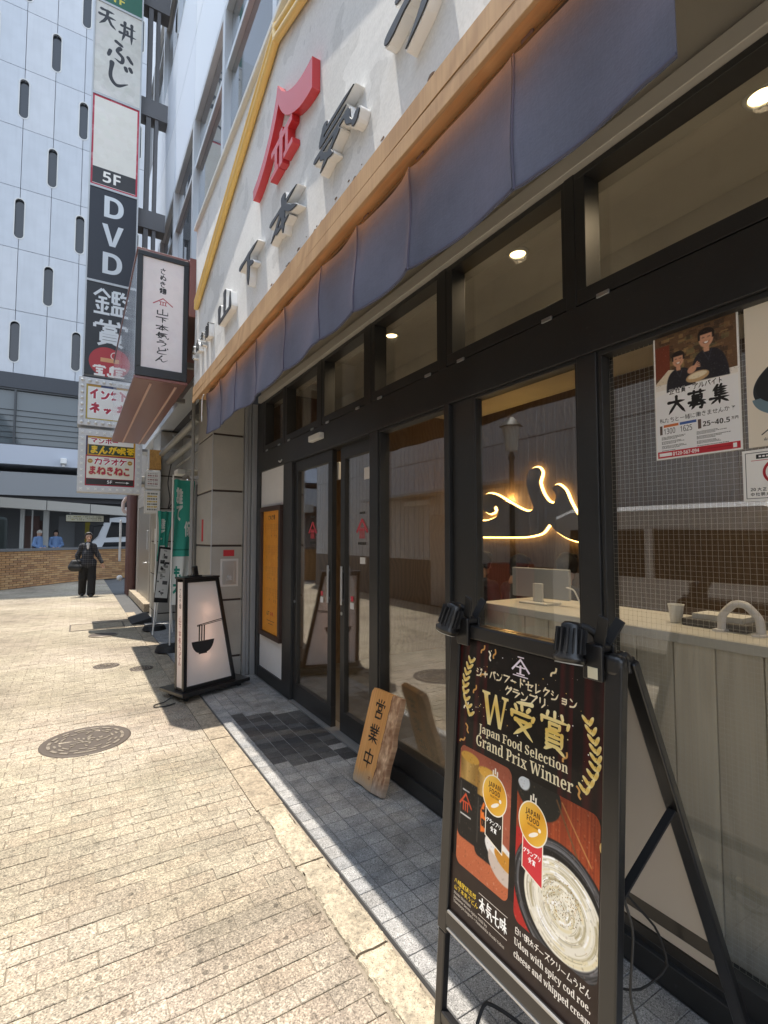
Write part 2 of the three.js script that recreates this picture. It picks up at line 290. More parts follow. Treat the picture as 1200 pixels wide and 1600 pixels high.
function woodTex(n, base, dark, s, metres = [1, 1], rings = 26) {
  return tex(n, metres, (u, v) => { const w = fbm(u, v, 3, s, 3), g = vn(u, v, 180, 6, s + 3), l = 0.5 + 0.5 * Math.sin((u * rings + w * 4.5) * 6.283), k = 0.55 * l + 0.45 * g; return base.map((b, i) => b + (dark[i] - b) * k * 0.75); });
}
const concreteTile = tex(1024, 1.4, (u, v) => { const b = fbm(u, v, 5, 121, 5), s = vn(u, v, 400, 400, 123); const k = 0.85 + 0.3 * (b - 0.5) + 0.1 * (s - 0.5); return [0.43 * k, 0.41 * k, 0.37 * k]; });
const pierMats = [[1, 1, 1], [0.93, 0.94, 0.95], [1.06, 1.04, 1.0]].map((c) => std(c, 0.55, { map: concreteTile }));
const darkSeal = std([0.05, 0.034, 0.028], 0.7);

// ---------------------------------------------------------------- ground
structure('ground', (() => { const g = new THREE.PlaneGeometry(240, 240); g.rotateX(-Math.PI / 2); g.translate(0, -0.03, -40); return boxuv(g); })(), asphalt);

function slabGeo(x0, x1, z0, z1, top, h, bev, tilt = [0, 0]) {      // a chamfered block seen from above: top, bevels, sides
  const T = (x, z, y) => [x, y + (x - (x0 + x1) / 2) * tilt[0] + (z - (z0 + z1) / 2) * tilt[1], z];
  const a = [[x0, z0], [x0, z1], [x1, z1], [x1, z0]], b = [[x0 + bev, z0 + bev], [x0 + bev, z1 - bev], [x1 - bev, z1 - bev], [x1 - bev, z0 + bev]];
  const P = [], q = (...v) => { P.push(v[0], v[1], v[2], v[0], v[2], v[3]); };
  const t = b.map(([x, z]) => T(x, z, top)), m = a.map(([x, z]) => T(x, z, top - bev)), l = a.map(([x, z]) => [x, top - h, z]);
  q(t[0], t[1], t[2], t[3]);
  for (let i = 0; i < 4; i++) { const j = (i + 1) % 4; q(t[i], m[i], m[j], t[j]); q(m[i], l[i], l[j], m[j]); }
  const g = new THREE.BufferGeometry(); g.setAttribute('position', new THREE.Float32BufferAttribute(P.flat(), 3)); g.computeVertexNormals();
  return boxuv(g);
}
{
  const bed = structure('paving'); bed.position.set(0, 0, 0);
  part(bed, 'joint_sand', bx(-3.4, 0.915, -0.028, -0.0055, -24, 6), jointMat);
  const cells = [], LX = 0.19, LZ = 0.0862, J = 0.0015;
  for (let r = 0; r < 340; r++) {
    const z1 = 5 - r * LZ, z0 = z1 - LZ; if (z0 < -23.9) break;
    for (let c = -19; c < 6; c++) {
      const xs = 0.017 + c * LX + (r % 2 ? LX / 2 : 0); let a = xs, b = xs + LX; if (b < -3.4 || a > 0.9) continue; b = Math.min(b, 0.914); if (b - a < 0.03) continue;
      const P = V((a + b) / 2, 0, (z0 + z1) / 2).project(camera), inFrame = P.z < 1 && Math.abs(P.x) < 1.02 && Math.abs(P.y) < 1.02;
      cells.push({ a, b, z0, z1, seen: inFrame && z1 < -0.6, d: Math.hypot((a + b) / 2, 1.55, (z0 + z1) / 2) });
    }
  }
  const near = new Set(cells.filter((c) => c.seen).sort((p, q) => p.d - q.d).slice(0, 300)), rest = [];
  for (const c of cells) {
    const far = c.d > 9, gap = J * rr(0.7, 1.6), g = slabGeo(c.a + gap, c.b - gap, c.z0 + gap, c.z1 - gap, rr(-0.0018, 0.0012), 0.02, far ? 0.002 : rr(0.0012, 0.0028), [rr(-0.006, 0.006), rr(-0.012, 0.012)]);
    if (near.has(c)) part(bed, 'paver', g, pick(paverMats)); else {
      const t = rr(0.94, 1.03), col = new Float32Array(g.attributes.position.count * 3); for (let i = 0; i < col.length; i += 3) { col[i] = t; col[i + 1] = t * rr(0.99, 1); col[i + 2] = t * rr(0.97, 1); }
      g.setAttribute('color', new THREE.BufferAttribute(col, 3)); rest.push(g);
    }
  }
  const m = part(bed, 'paver_field', mergeGeometries(rest), std(1, 0.9, { map: paverTex, bumpMap: paverBump, bumpScale: 0.0016, vertexColors: true })); m.userData.kind = 'stuff';
}
{                                                                   // kerb stones between the paving and the shop tiles
  const k = structure('kerb');
  part(k, 'bedding', bx(0.915, 1.08, -0.028, -0.012, -12, 3), jointMat);
  let z = 3; let i = 0;
  while (z > -11.6) {
    const L = rr(0.56, 0.64), rough = z > -2.75, g0 = new THREE.BoxGeometry(0.158, 0.04, L - 0.012, rough ? 18 : 3, 1, rough ? 66 : 8), p = g0.attributes.position;
    for (let v = 0; v < p.count; v++) {
      const x = p.getX(v), y = p.getY(v), w = p.getZ(v); if (y < 0) continue;
      const n = fbm((x + 3) / 4, (w + z + 9) / 4, 110, 400, 3) - 0.5, edge = Math.abs(x) > 0.07 ? 1 : 0;
      p.setY(v, y + (rough ? 0.010 : 0.003) * n - edge * (rough ? 0.006 * Math.max(0, vn(0.3, (w + z + 9) / 8, 5, 90, 402)) : 0.002));
      if (rough && edge) p.setX(v, x + (x < 0 ? 1 : -1) * (0.026 * Math.max(0, vn(0.7, (w + z + 9) / 8, 5, 130, 404) - 0.35) + 0.012 * vn(0.2, (w + z + 9) / 8, 5, 700, 405)));
    }
    g0.computeVertexNormals(); g0.translate(0.998, -0.021 + (rough ? 0.004 : 0), z - L / 2);
    part(k, 'kerb_stone', boxuv(g0), rough ? pick([kerbMats[1], kerbMats[2]]) : kerbMats[0]); z -= L; i++;
  }
}
{                                                                   // grey tiles in front of the shop
  const e = structure('entrance_paving');
  part(e, 'tile_bed', bx(1.083, 1.79, -0.025, 0.0065, -5.72, 3), tileJoint);
  part(e, 'worn_joint_bed', bx(1.20, 1.74, -0.02, 0.0095, -4.42, -3.28), paleJoint);
  const X = [1.083, 1.186, 1.29, 1.401, 1.515, 1.636, 1.755], LZ = 0.0935, rest = [];
  for (let r = 0; r < 91; r++) for (let c = 0; c < 6; c++) {
    const z1 = 2.8 - r * LZ, z0 = z1 - LZ; if (z0 < -5.72) continue;
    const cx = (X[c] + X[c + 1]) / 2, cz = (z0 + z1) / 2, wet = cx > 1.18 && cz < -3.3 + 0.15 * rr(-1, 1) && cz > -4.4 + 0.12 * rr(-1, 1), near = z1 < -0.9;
    const g = slabGeo(X[c] + 0.0016, X[c + 1] - 0.0016, z0 + 0.0016, z1 - 0.0016, 0.0125 + rr(-0.0008, 0.0008), 0.02, 0.0016, [rr(-0.004, 0.004), rr(-0.004, 0.004)]);
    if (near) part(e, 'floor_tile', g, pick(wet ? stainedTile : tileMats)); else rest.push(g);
  }
  part(e, 'floor_tile_field', mergeGeometries(rest), tileMats[0]).userData.kind = 'stuff';
}
// cast iron covers
function manhole(x, z, r, label, turn, pattern) {
  const t = thing('manhole_cover', label, 'manhole cover', [x, 0.0015, z], turn, undefined);
  const rim = new THREE.LatheGeometry([[0, 0], [r * 0.9, 0], [r * 0.905, 0.005], [r, 0.005], [r + 0.012, 0.001], [r + 0.012, -0.01]].map((p) => new THREE.Vector2(...p)), 64);
  lp(t, 'plate', clean(rim), iron);
  const cv = canvas(220, 220, null, (c) => {
    c.translate(110, 110); c.strokeStyle = '#000'; c.lineCap = 'butt';
    for (const [rad, w, n, d] of pattern) { c.lineWidth = w; for (let i = 0; i < n; i++) { const a = (i / n) * 6.283 + rr(-0.05, 0.05); c.beginPath(); c.arc(0, 0, rad, a, a + (6.283 / n) * d * rr(0.7, 1.1)); c.stroke(); } }
    c.lineWidth = 5; for (let i = 0; i < 26; i++) { const a = rnd() * 6.283, q = rr(5, 58); c.save(); c.rotate(a); c.translate(q, 0); c.rotate(rr(-1, 1)); c.beginPath(); c.moveTo(-7, 0); c.lineTo(7, rr(-3, 3)); c.stroke(); c.restore(); }
  });
  const g = traced(cv, r * 2, r * 2, 0.004); g.rotateX(-Math.PI / 2); g.translate(0, 0.0005, 0);
  lp(t, 'relief', clean(g), ironWorn);
}
manhole(0.105, -4.55, 0.295, 'large round cast iron manhole cover set in the sunlit pavers', 0.3, [[92, 8, 16, 0.75], [78, 6, 12, 0.5], [66, 5, 10, 0.6]]);
manhole(0.35, -7.05, 0.13, 'small round iron cover out in the pavers beside the shadow edge', 0, [[88, 10, 10, 0.7], [70, 8, 8, 0.5]]);
manhole(0.70, -6.7, 0.115, 'small rust brown iron cover touching the edge of the shadow', 0.6, [[88, 10, 10, 0.7], [64, 9, 8, 0.5]]);
{                                                                   // rectangular inspection cover and a dark ramp at the kerb
  const t = thing('inspection_cover', 'rectangular framed inspection cover filled with pavers', 'inspection cover', [0.35, 0.002, -10.3], 0);
  lp(t, 'frame', mg(bx(-0.42, 0.42, -0.01, 0.006, 0.34, 0.36), bx(-0.42, 0.42, -0.01, 0.006, -0.36, -0.34), bx(-0.42, -0.40, -0.01, 0.006, -0.34, 0.34), bx(0.40, 0.42, -0.01, 0.006, -0.34, 0.34)), iron);
  lp(t, 'infill', bx(-0.398, 0.398, -0.01, 0.003, -0.338, 0.338), paverMats[1]);
  const t2 = thing('drain_cover', 'small dark oval drain cover beyond the two round covers', 'drain cover', [0.40, 0.001, -9.3], 0);
  lp(t2, 'plate', (() => { const g = new THREE.CylinderGeometry(0.2, 0.2, 0.01, 32); g.translate(0, 0.003, 0); return clean(g); })(), iron);
  lp(t2, 'rim', clean(new THREE.TorusGeometry(0.2, 0.008, 6, 32).rotateX(Math.PI / 2).translate(0, 0.007, 0)), ironWorn);
  const t3 = thing('kerb_ramp', 'dark rubber kerb ramp lying by the step of the steel door', 'kerb ramp', [1.05, 0, -10.6], 0);
  lp(t3, 'wedge', (() => { const g = extrude([[-0.16, 0], [0.16, 0], [0.16, 0.09], [0.12, 0.09], [-0.16, 0.012]], 0.9, 0.004); g.translate(0, 0.003, -0.45); return boxuv(g); })(), blackMatte);
}
// ---------------------------------------------------------------- the noodle shop: ground floor front and room
const FX = 1.77;                                                  // outer face of the black shop front
const shop = thing('noodle_shop', 'ground floor noodle shop front with black frames and large glass panes', 'shop', [FX, 0, -2.5]);
const shelf = std(1, 0.8, { map: tex(512, 2, (u, v) => { const k = 0.8 + 0.4 * (fbm(u, v, 6, 141, 4) - 0.5); return [0.52 * k, 0.49 * k, 0.43 * k]; }) });
const brownWall = std(1, 0.75, { map: woodTex(512, [0.17, 0.115, 0.072], [0.085, 0.053, 0.031], 151, [0.9, 1.6], 14) });
const ceilingMat = std(1, 0.9, { map: tex(512, 2, (u, v) => { const k = 0.9 + 0.2 * (fbm(u, v, 8, 145, 3) - 0.5); return [0.68 * k, 0.64 * k, 0.56 * k]; }) });
// fixed upright members: [z0, z1, how far they stand proud, bottom]
const Y1 = 2.31, Y2 = 2.525, YT = 3.11;
const post = (z0, z1, y0, y1, d = 0.1, out = 0) => part(shop, 'post', bx(FX - out, FX + d, y0, y1, z0, z1, 0.004), shopBlack);
post(-4.84, -4.60, 0.012, Y1); post(-3.085, -2.97, 0.012, Y1); post(-2.215, -2.17, 0.012, Y1, 0.12, 0.012); post(-2.17, -1.992, 0.012, Y1, 0.045, -0.012); post(-1.337, -1.245, 0.012, Y1, 0.12); post(-5.72, -5.60, 0.012, YT + 0.02, 0.12); post(0.55, 0.7, 0.012, YT, 0.12);
part(shop, 'header', bx(FX - 0.006, FX + 0.12, Y1, Y2, -5.6, 0.55, 0.004), shopBlack);
part(shop, 'plinth', bx(FX + 0.004, FX + 0.1, 0.012, 0.135, -5.6, -4.84), shopBlack);
part(shop, 'white_panel', bx(FX + 0.02, FX + 0.06, 0.135, Y1, -5.6, -4.84), std(1, 0.8, { map: tex(256, 1, (u, v) => 0.74 + 0.08 * (fbm(u, v, 8, 161) - 0.5)) }));
part(shop, 'lintel_trim', bx(FX - 0.035, FX + 0.09, YT, YT + 0.075, -5.6, 1.3, 0.005), std([0.52, 0.50, 0.46], 0.45, { metalness: 0.15 }));
part(shop, 'soffit_wall', bx(FX + 0.0, FX + 0.09, YT + 0.075, 3.62, -5.6, 1.3), shelf);
part(shop, 'soffit', bx(1.0, FX, 3.54, 3.62, -5.6, 1.3), shelf);
// big fixed panes with thin frames
function pane(y0, y1, z0, z1, name, deep = 0.05, fr = 0.03, mesh = false, bottom = 0.1) {
  const w = part(shop, name, mg(bx(FX + 0.01, FX + deep + 0.03, y0, y0 + bottom, z0, z1, 0.003), bx(FX + 0.01, FX + deep + 0.03, y1 - fr, y1, z0, z1, 0.003), bx(FX + 0.01, FX + deep + 0.03, y0 + bottom, y1 - fr, z0, z0 + fr, 0.003), bx(FX + 0.01, FX + deep + 0.03, y0 + bottom, y1 - fr, z1 - fr, z1, 0.003)), shopBlack);
  part(w, 'pane', bx(FX + deep, FX + deep + 0.006, y0 + bottom - 0.01, y1 - fr + 0.01, z0 + fr - 0.01, z1 - fr + 0.01), glass);
  if (mesh) {
    const l = []; for (let y = y0 + bottom; y < y1 - fr; y += 0.0182) l.push(new THREE.BoxGeometry(0.0007, 0.0008, z1 - z0 - 2 * fr).translate(FX + deep + 0.01, y, (z0 + z1) / 2));
    for (let z = z0 + fr; z < z1 - fr; z += 0.0182) l.push(new THREE.BoxGeometry(0.0007, y1 - y0 - bottom - fr, 0.0008).translate(FX + deep + 0.0115, (y0 + bottom + y1 - fr) / 2, z));
    part(w, 'wire_mesh', mg(l), std([0.62, 0.6, 0.55], 0.4, { metalness: 0.5 })).userData.kind = 'stuff';
  }
  return w;
}
pane(0.012, Y1, -2.97, -2.215, 'fixed_window', 0.05, 0.018, false, 0.21);
pane(0.012, Y1, -1.992, -1.337, 'fixed_window', 0.03, 0.016, false, 0.16);
pane(0.012, Y1, -1.245, 0.55, 'fixed_window', 0.05, 0.02, true, 0.17);
for (const [z0, z1] of [[-2.97, -2.215], [-1.245, 0.55]]) part(shop, 'sill_rail', bx(FX - 0.012, FX + 0.012, 0.012, 0.10, z0, z1, 0.003), shopBlack);
part(shop, 'sill_rail', bx(FX - 0.012, FX + 0.012, 0.012, 0.09, -1.985, -1.337, 0.003), shopBlack);
// sliding doors
function door(z0, z1, x, hz) {
  const d = part(shop, 'sliding_door', mg(bx(x, x + 0.045, 0.02, 0.18, z0, z1, 0.003), bx(x, x + 0.045, 2.20, 2.30, z0, z1, 0.003), bx(x, x + 0.045, 0.18, 2.20, z0, z0 + 0.075, 0.003), bx(x, x + 0.045, 0.18, 2.20, z1 - 0.075, z1, 0.003)), shopBlack);
  part(d, 'pane', bx(x + 0.02, x + 0.026, 0.17, 2.21, z0 + 0.07, z1 - 0.07), glass);
  part(d, 'handle', bx(x - 0.02, x - 0.006, 1.02, 1.33, hz - 0.012, hz + 0.012, 0.005), alu);
  part(d, 'handle_post', mg(bx(x - 0.007, x, 1.05, 1.07, hz - 0.006, hz + 0.006), bx(x - 0.007, x, 1.28, 1.30, hz - 0.006, hz + 0.006)), alu);
  part(d, 'lock', clean(rod([x - 0.006, 0.95, z0 + 0.03], [x + 0.01, 0.95, z0 + 0.03], 0.014)), alu);
  return d;
}
door(-4.60, -3.76, FX + 0.03, -3.805); door(-3.66, -3.085, FX + 0.06, -3.615);
part(shop, 'door_track', bx(FX + 0.0, FX + 0.12, 2.30, Y1, -4.6, -3.085), shopBlack);
part(shop, 'door_sill', bx(FX - 0.01, FX + 0.14, 0.0, 0.02, -4.6, -3.085, 0.002), aluDull);
part(shop, 'strip_light', bx(FX + 0.09, FX + 0.115, 2.05, 2.2, -3.82, -3.76, 0.008), whitePlastic);
part(shop, 'door_sensor', bx(FX - 0.055, FX - 0.006, 2.40, 2.455, -4.08, -3.84, 0.008), whitePlastic);
part(shop, 'cup_hook', clean(tube([[FX - 0.01, 2.36, -4.86], [FX - 0.03, 2.33, -4.86], [FX - 0.045, 2.345, -4.86]], 0.007, 10, 6)), whitePlastic);
// upper row of top-hung windows, each with its sash, pane and two hinges
const UW = [[-5.45, -4.86], [-4.78, -4.0], [-3.88, -3.15], [-3.03, -2.27], [-2.17, -1.38], [-1.30, -0.42], [-0.34, 0.5]];
for (const [z0, z1] of UW) {
  const w = part(shop, 'transom_window', mg(bx(FX + 0.0, FX + 0.1, Y2 + 0.008, Y2 + 0.07, z0 - 0.03, z1 + 0.0, 0.003), bx(FX, FX + 0.1, YT - 0.03, YT - 0.001, z0 - 0.03, z1, 0.003), bx(FX, FX + 0.1, Y2 + 0.07, YT - 0.03, z0 - 0.03, z0 + 0.02, 0.003), bx(FX, FX + 0.1, Y2 + 0.07, YT - 0.03, z1 - 0.02, z1, 0.003)), shopBlack);
  part(w, 'pane', bx(FX + 0.085, FX + 0.091, Y2 + 0.06, YT - 0.02, z0 + 0.01, z1 - 0.01), glass);
  for (const h of [z0 + 0.1, z1 - 0.1]) part(w, 'hinge', bx(FX - 0.012, FX - 0.002, Y2 - 0.006, Y2 + 0.012, h - 0.028, h + 0.028, 0.002), alu);
}
for (let i = 0; i <= UW.length; i++) { const a = i ? UW[i - 1][1] : -5.6, b = i < UW.length ? UW[i][0] - 0.03 : 0.55; if (b - a > 0.01) part(shop, 'transom_post', bx(FX - 0.003, FX + 0.11, Y2, YT, a, b, 0.003), shopBlack); }
// the room behind the glass
const RX = 4.9, RZ0 = -5.7, RZ1 = 1.3;
part(shop, 'room_floor', bx(FX + 0.14, RX, -0.02, 0.0, RZ0, RZ1), std(1, 0.5, { map: tex(512, 0.9, (u, v) => { const k = 0.8 + 0.4 * fbm(u, v, 6, 171); return [0.13 * k, 0.12 * k, 0.11 * k]; }) }));
part(shop, 'room_ceiling', bx(FX + 0.1, RX, 3.3, 3.4, RZ0, RZ1), ceilingMat);
part(shop, 'back_wall', bx(RX, RX + 0.15, -0.02, 3.4, RZ0, RZ1), brownWall);
part(shop, 'end_wall', bx(FX + 0.12, RX + 0.15, -0.02, 3.4, RZ0 - 0.15, RZ0), brownWall);
part(shop, 'end_wall', bx(FX + 0.12, RX + 0.15, -0.02, 3.4, RZ1, RZ1 + 0.15), brownWall);
part(shop, 'front_upper_wall', bx(FX + 0.09, FX + 0.2, YT, 3.4, RZ0, RZ1), shelf);
part(shop, 'front_wall', bx(FX, FX + 0.2, -0.02, YT, 0.7, RZ1), shelf);
part(shop, 'partition', bx(FX + 0.12, FX + 0.16, 0, Y1, -5.6, -4.84), brownWall);
part(shop, 'ceiling_beam', bx(2.75, 3.05, 2.98, 3.3, RZ0, RZ1, 0.005), ceilingMat);
// lamps in the ceiling
const glowWarm = std([0.9, 0.8, 0.5], 0.5, { emissive: new THREE.Color(1, 0.72, 0.32), emissiveIntensity: 5 });
const LAMP_AT = [[2.25, -0.82], [2.25, -2.10], [2.25, -3.54], [3.7, -1.4], [4.45, -0.4]];
for (const [x, z] of LAMP_AT) {
  const window_ = x < 3, t = thing('downlight', window_ ? 'warm ceiling downlight behind the transom window ' + (z > -1 ? 'over the recruitment poster' : z > -3 ? 'over the pane that frames the wave sign' : 'over the end of the sliding doors') : (x < 4 ? 'round warm downlight in the middle of the room ceiling' : 'round warm downlight close to the back wall of the room'), 'downlight', [x, 3.3, z], 0, window_ ? 'downlights along the window side' : 'downlights deep in the room');
  lp(t, 'trim', clean(new THREE.TorusGeometry(0.055, 0.012, 6, 24).rotateX(Math.PI / 2).translate(0, -0.004, 0)), whitePlastic);
  lp(t, 'lens', clean(new THREE.CylinderGeometry(0.05, 0.05, 0.006, 24).translate(0, -0.006, 0)), glowWarm);
  const l = new THREE.SpotLight(new THREE.Color(1, 0.76, 0.48), 3.8, 0, 1.2, 0.7, 2); l.name = 'downlight_beam'; l.position.set(0, -0.02, 0); l.target.position.set(0, -2, 0); l.castShadow = true; l.shadow.radius = 2; t.add(l, l.target);
}
// back-lit wave on the wall
{
  const pts = [[-0.116, 0.398], [0.132, 0.398], [0.366, 0.398], [0.555, 0.455], [0.58, 0.547], [0.533, 0.602], [0.484, 0.576], [0.493, 0.527], [0.408, 0.503], [0.307, 0.543], [0.246, 0.625], [0.279, 0.732], [0.382, 0.771], [0.53, 0.742], [0.719, 0.653], [0.942, 0.539], [1.095, 0.489], [1.191, 0.539], [1.1, 0.748], [1.079, 0.923], [1.156, 1.018], [1.259, 1.029], [1.309, 0.962], [1.271, 0.845], [1.32, 0.708], [1.407, 0.599], [1.498, 0.571], [1.537, 0.661], [1.483, 0.757], [1.558, 0.787], [1.652, 0.712], [1.726, 0.558], [1.826, 0.406], [1.951, 0.307], [2.013, 0.234], [2.005, 0.164], [1.946, 0.121], [1.819, 0.127], [1.674, 0.165], [1.531, 0.241], [1.42, 0.329], [1.301, 0.228], [1.055, 0.185], [0.607, 0.181], [0.129, 0.186], [-0.119, 0.187]];
  const t = thing('wave_sign', 'dark wave shaped sign with a glowing golden outline on the back wall', 'wall sign', [RX - 0.01, 1.4, -5.5]);
  const curve = new THREE.CatmullRomCurve3(pts.map((p) => V(p[0], p[1], 0)), true, 'catmullrom', 0.4), P = curve.getPoints(300);
  const g = extrude(P.map((p) => [p.x, p.y]), 0.03, 0.004); g.applyMatrix4(new THREE.Matrix4().makeBasis(V(0, 0, 1), V(0, 1, 0), V(-1, 0, 0))); g.translate(-0.03, 0, 0);
  lp(t, 'plate', boxuv(g), std([0.10, 0.065, 0.04], 0.6));
  const e = new THREE.TubeGeometry(new THREE.CatmullRomCurve3(P.filter((_, i) => i % 2 === 0).map((p) => V(-0.018, p.y, p.x)), true), 220, 0.024, 8, true);
  lp(t, 'led_outline', clean(e), std([0.9, 0.7, 0.3], 0.5, { emissive: new THREE.Color(1, 0.58, 0.16), emissiveIntensity: 6 }));
  for (const [zz, yy] of [[0.3, 0.72], [0.75, 0.66], [1.12, 0.95], [1.55, 0.72], [0.4, 0.2], [1.1, 0.2], [1.75, 0.16]]) { const l = new THREE.PointLight(new THREE.Color(1, 0.6, 0.2), 0.35); l.name = 'led_glow'; l.position.set(-0.05, yy, zz); l.castShadow = true; t.add(l); }
}
// counter of pale upright boards just inside the windows
{
  const boards = [0, 1, 2, 3].map((i) => std([0.92 + 0.05 * i, 0.92 + 0.05 * i, 0.9 + 0.05 * i], 0.6, { map: woodTex(512, [0.68, 0.62, 0.52], [0.50, 0.44, 0.35], 181 + i * 7, [0.6, 2.4], 5) }));
  const t = thing('window_counter', 'pale wooden board fronted counter standing behind the window glass', 'counter', [1.95, 0, -0.7]);
  part(t, 'worktop', bx(1.93, 2.42, 1.16, 1.20, -2.12, 0.5, 0.006), std([0.55, 0.54, 0.50], 0.45));
  for (let z = -2.1; z < 0.48; z += 0.148) part(t, 'board', bx(1.945, 1.97, 0.005, 1.16, z, z + 0.144, 0.004), pick(boards));
  part(t, 'back_board', bx(2.38, 2.40, 0.005, 1.16, -2.1, 0.48), boards[0]);
}
// ---------------------------------------------------------------- fascia sign, beam and door curtain
const SX = 0.92, ST = 4.56, SB = 2.94, SZ0 = -5.0, SZ1 = 1.3;
const letterWhite = std([0.78, 0.78, 0.77], 0.5), letterDark = std([0.035, 0.037, 0.042], 0.45), redPaint = phys([0.55, 0.035, 0.04], 0.35, { clearcoat: 0.4 });
const gold = phys([0.86, 0.58, 0.17], 0.3, { clearcoat: 0.4 });
const sign = thing('fascia_sign', 'white plaster shop sign with raised black letters and a red roof emblem', 'sign', [SX, SB, -2.5]);
{
  part(sign, 'panel', bx(SX, SX + 0.12, SB, ST, SZ0, SZ1), plaster);
  part(sign, 'top_cap', bx(SX - 0.03, SX + 0.35, ST, ST + 0.04, SZ0 - 0.01, SZ1, 0.004), std([0.6, 0.6, 0.58], 0.6));
  part(sign, 'end_panel', bx(SX, 1.26, SB, ST, SZ0 - 0.012, SZ0 - 0.002), std([0.72, 0.72, 0.7], 0.6));
  part(sign, 'backing', bx(SX + 0.12, 1.26, 3.62, ST, SZ0, SZ1), plaster);
  // a ragged line of flaked, rusty render above the beam
  const chips = []; for (let i = 0; i < 150; i++) { const z = i < 130 ? rr(-2.75, -1.1) : rr(-4.6, -0.5), s = rr(0.004, 0.018), pts = []; for (let k = 0; k < 7; k++) { const a = (k / 7) * 6.283; pts.push([Math.cos(a) * s * rr(0.6, 1.3), Math.sin(a) * s * 0.45 * rr(0.5, 1.2)]); } const g = extrude(pts, rr(0.001, 0.003)); g.rotateY(-Math.PI / 2); g.translate(SX - 0.0002, SB + 0.03 + 0.07 * rnd() * rnd(), z); chips.push(boxuv(g)); }
  part(sign, 'rust_flakes', mg(chips), std(1, 0.95, { map: tex(256, 0.2, (u, v) => { const k = fbm(u, v, 8, 201, 4); return [0.34 * k + 0.05, 0.24 * k + 0.03, 0.17 * k + 0.02]; }) })).userData.kind = 'stuff';
  const face = (cv, w, h, z, y, body, front, name) => {             // a box letter: body plus a thin face
    const put = (g, x) => { g.applyMatrix4(new THREE.Matrix4().makeBasis(V(0, 0, 1), V(0, 1, 0), V(-1, 0, 0))); g.translate(x, y, z); return boxuv(g); };
    const b = part(sign, name, put(traced(cv, w, h, 0.042), SX - 0.001), body);
    if (front) part(b, 'face', put(traced(cv, w * 0.985, h * 0.985, 0.003, 0.001, -0.003), SX - 0.0445), front);
  };
  const letter = (ch, z0, z1, y0, y1, wt = 13) => face(canvas(128, 128, null, (c) => drawGlyph(c, ch, 10, 10, 108, 108, wt, '#000', true)), z1 - z0, y1 - y0, (z0 + z1) / 2, (y0 + y1) / 2, letterWhite, letterDark, 'letter');
  [...'さぬき麺'].forEach((ch, i) => letter(ch, -4.90 + i * 0.19, -4.74 + i * 0.19, 3.20, 3.36, 12));
  letter('山', -3.92, -3.40, 3.13, 3.40, 19); letter('下', -3.32, -2.80, 3.11, 3.40, 17); letter('本', -2.70, -2.17, 3.12, 3.38, 16); letter('気', -2.10, -1.55, 3.13, 3.39, 14); letter('う', -1.50, -1.02, 3.12, 3.42, 18); letter('ど', -0.9, -0.42, 3.12, 3.40, 15); letter('ん', -0.32, 0.18, 3.12, 3.40, 16);
  const roof = canvas(220, 100, null, (c) => { c.fillStyle = '#000'; c.beginPath(); c.moveTo(104, 4); c.bezierCurveTo(126, 40, 170, 62, 216, 60); c.lineTo(216, 96); c.bezierCurveTo(166, 94, 124, 66, 108, 32); c.bezierCurveTo(84, 68, 44, 92, 4, 97); c.lineTo(2, 82); c.bezierCurveTo(52, 72, 92, 40, 104, 4); c.fill(); });
  face(roof, 0.95, 0.44, -2.53, 3.86, redPaint, null, 'emblem_roof');
  const em = canvas(150, 100, null, (c) => { c.fillStyle = '#000'; c.fillRect(8, 16, 134, 17); c.fillRect(64, 2, 20, 95); c.fillRect(32, 24, 17, 62); c.fillRect(101, 24, 17, 62); c.fillRect(4, 80, 54, 14); c.fillRect(92, 80, 54, 14); });
  face(em, 0.36, 0.21, -2.49, 3.66, redPaint, null, 'emblem_mark');
  // gable of double gold tubes
  for (const dy of [0, 0.062]) {
    const g = mg(rod([SX - 0.025, 3.72 + dy, -4.84], [SX - 0.025, 4.415 + dy, -2.64], 0.022), rod([SX - 0.025, 4.415 + dy, -2.64], [SX - 0.025, 3.6 + dy, -0.35], 0.022), new THREE.SphereGeometry(0.024, 10, 8).translate(SX - 0.025, 4.415 + dy, -2.64));
    part(sign, 'gold_tube', g, gold);
  }
  part(sign, 'tube_end_cap', mg(rod([SX - 0.025, 3.71, -4.84], [SX - 0.025, 3.79, -4.84], 0.02), rod([SX, 3.74, -4.84], [SX - 0.03, 3.74, -4.84], 0.012)), gold);
  part(sign, 'tube_joint', clean(rod([SX - 0.028, 4.395, -2.64], [SX - 0.028, 4.50, -2.64], 0.021)), gold);
}
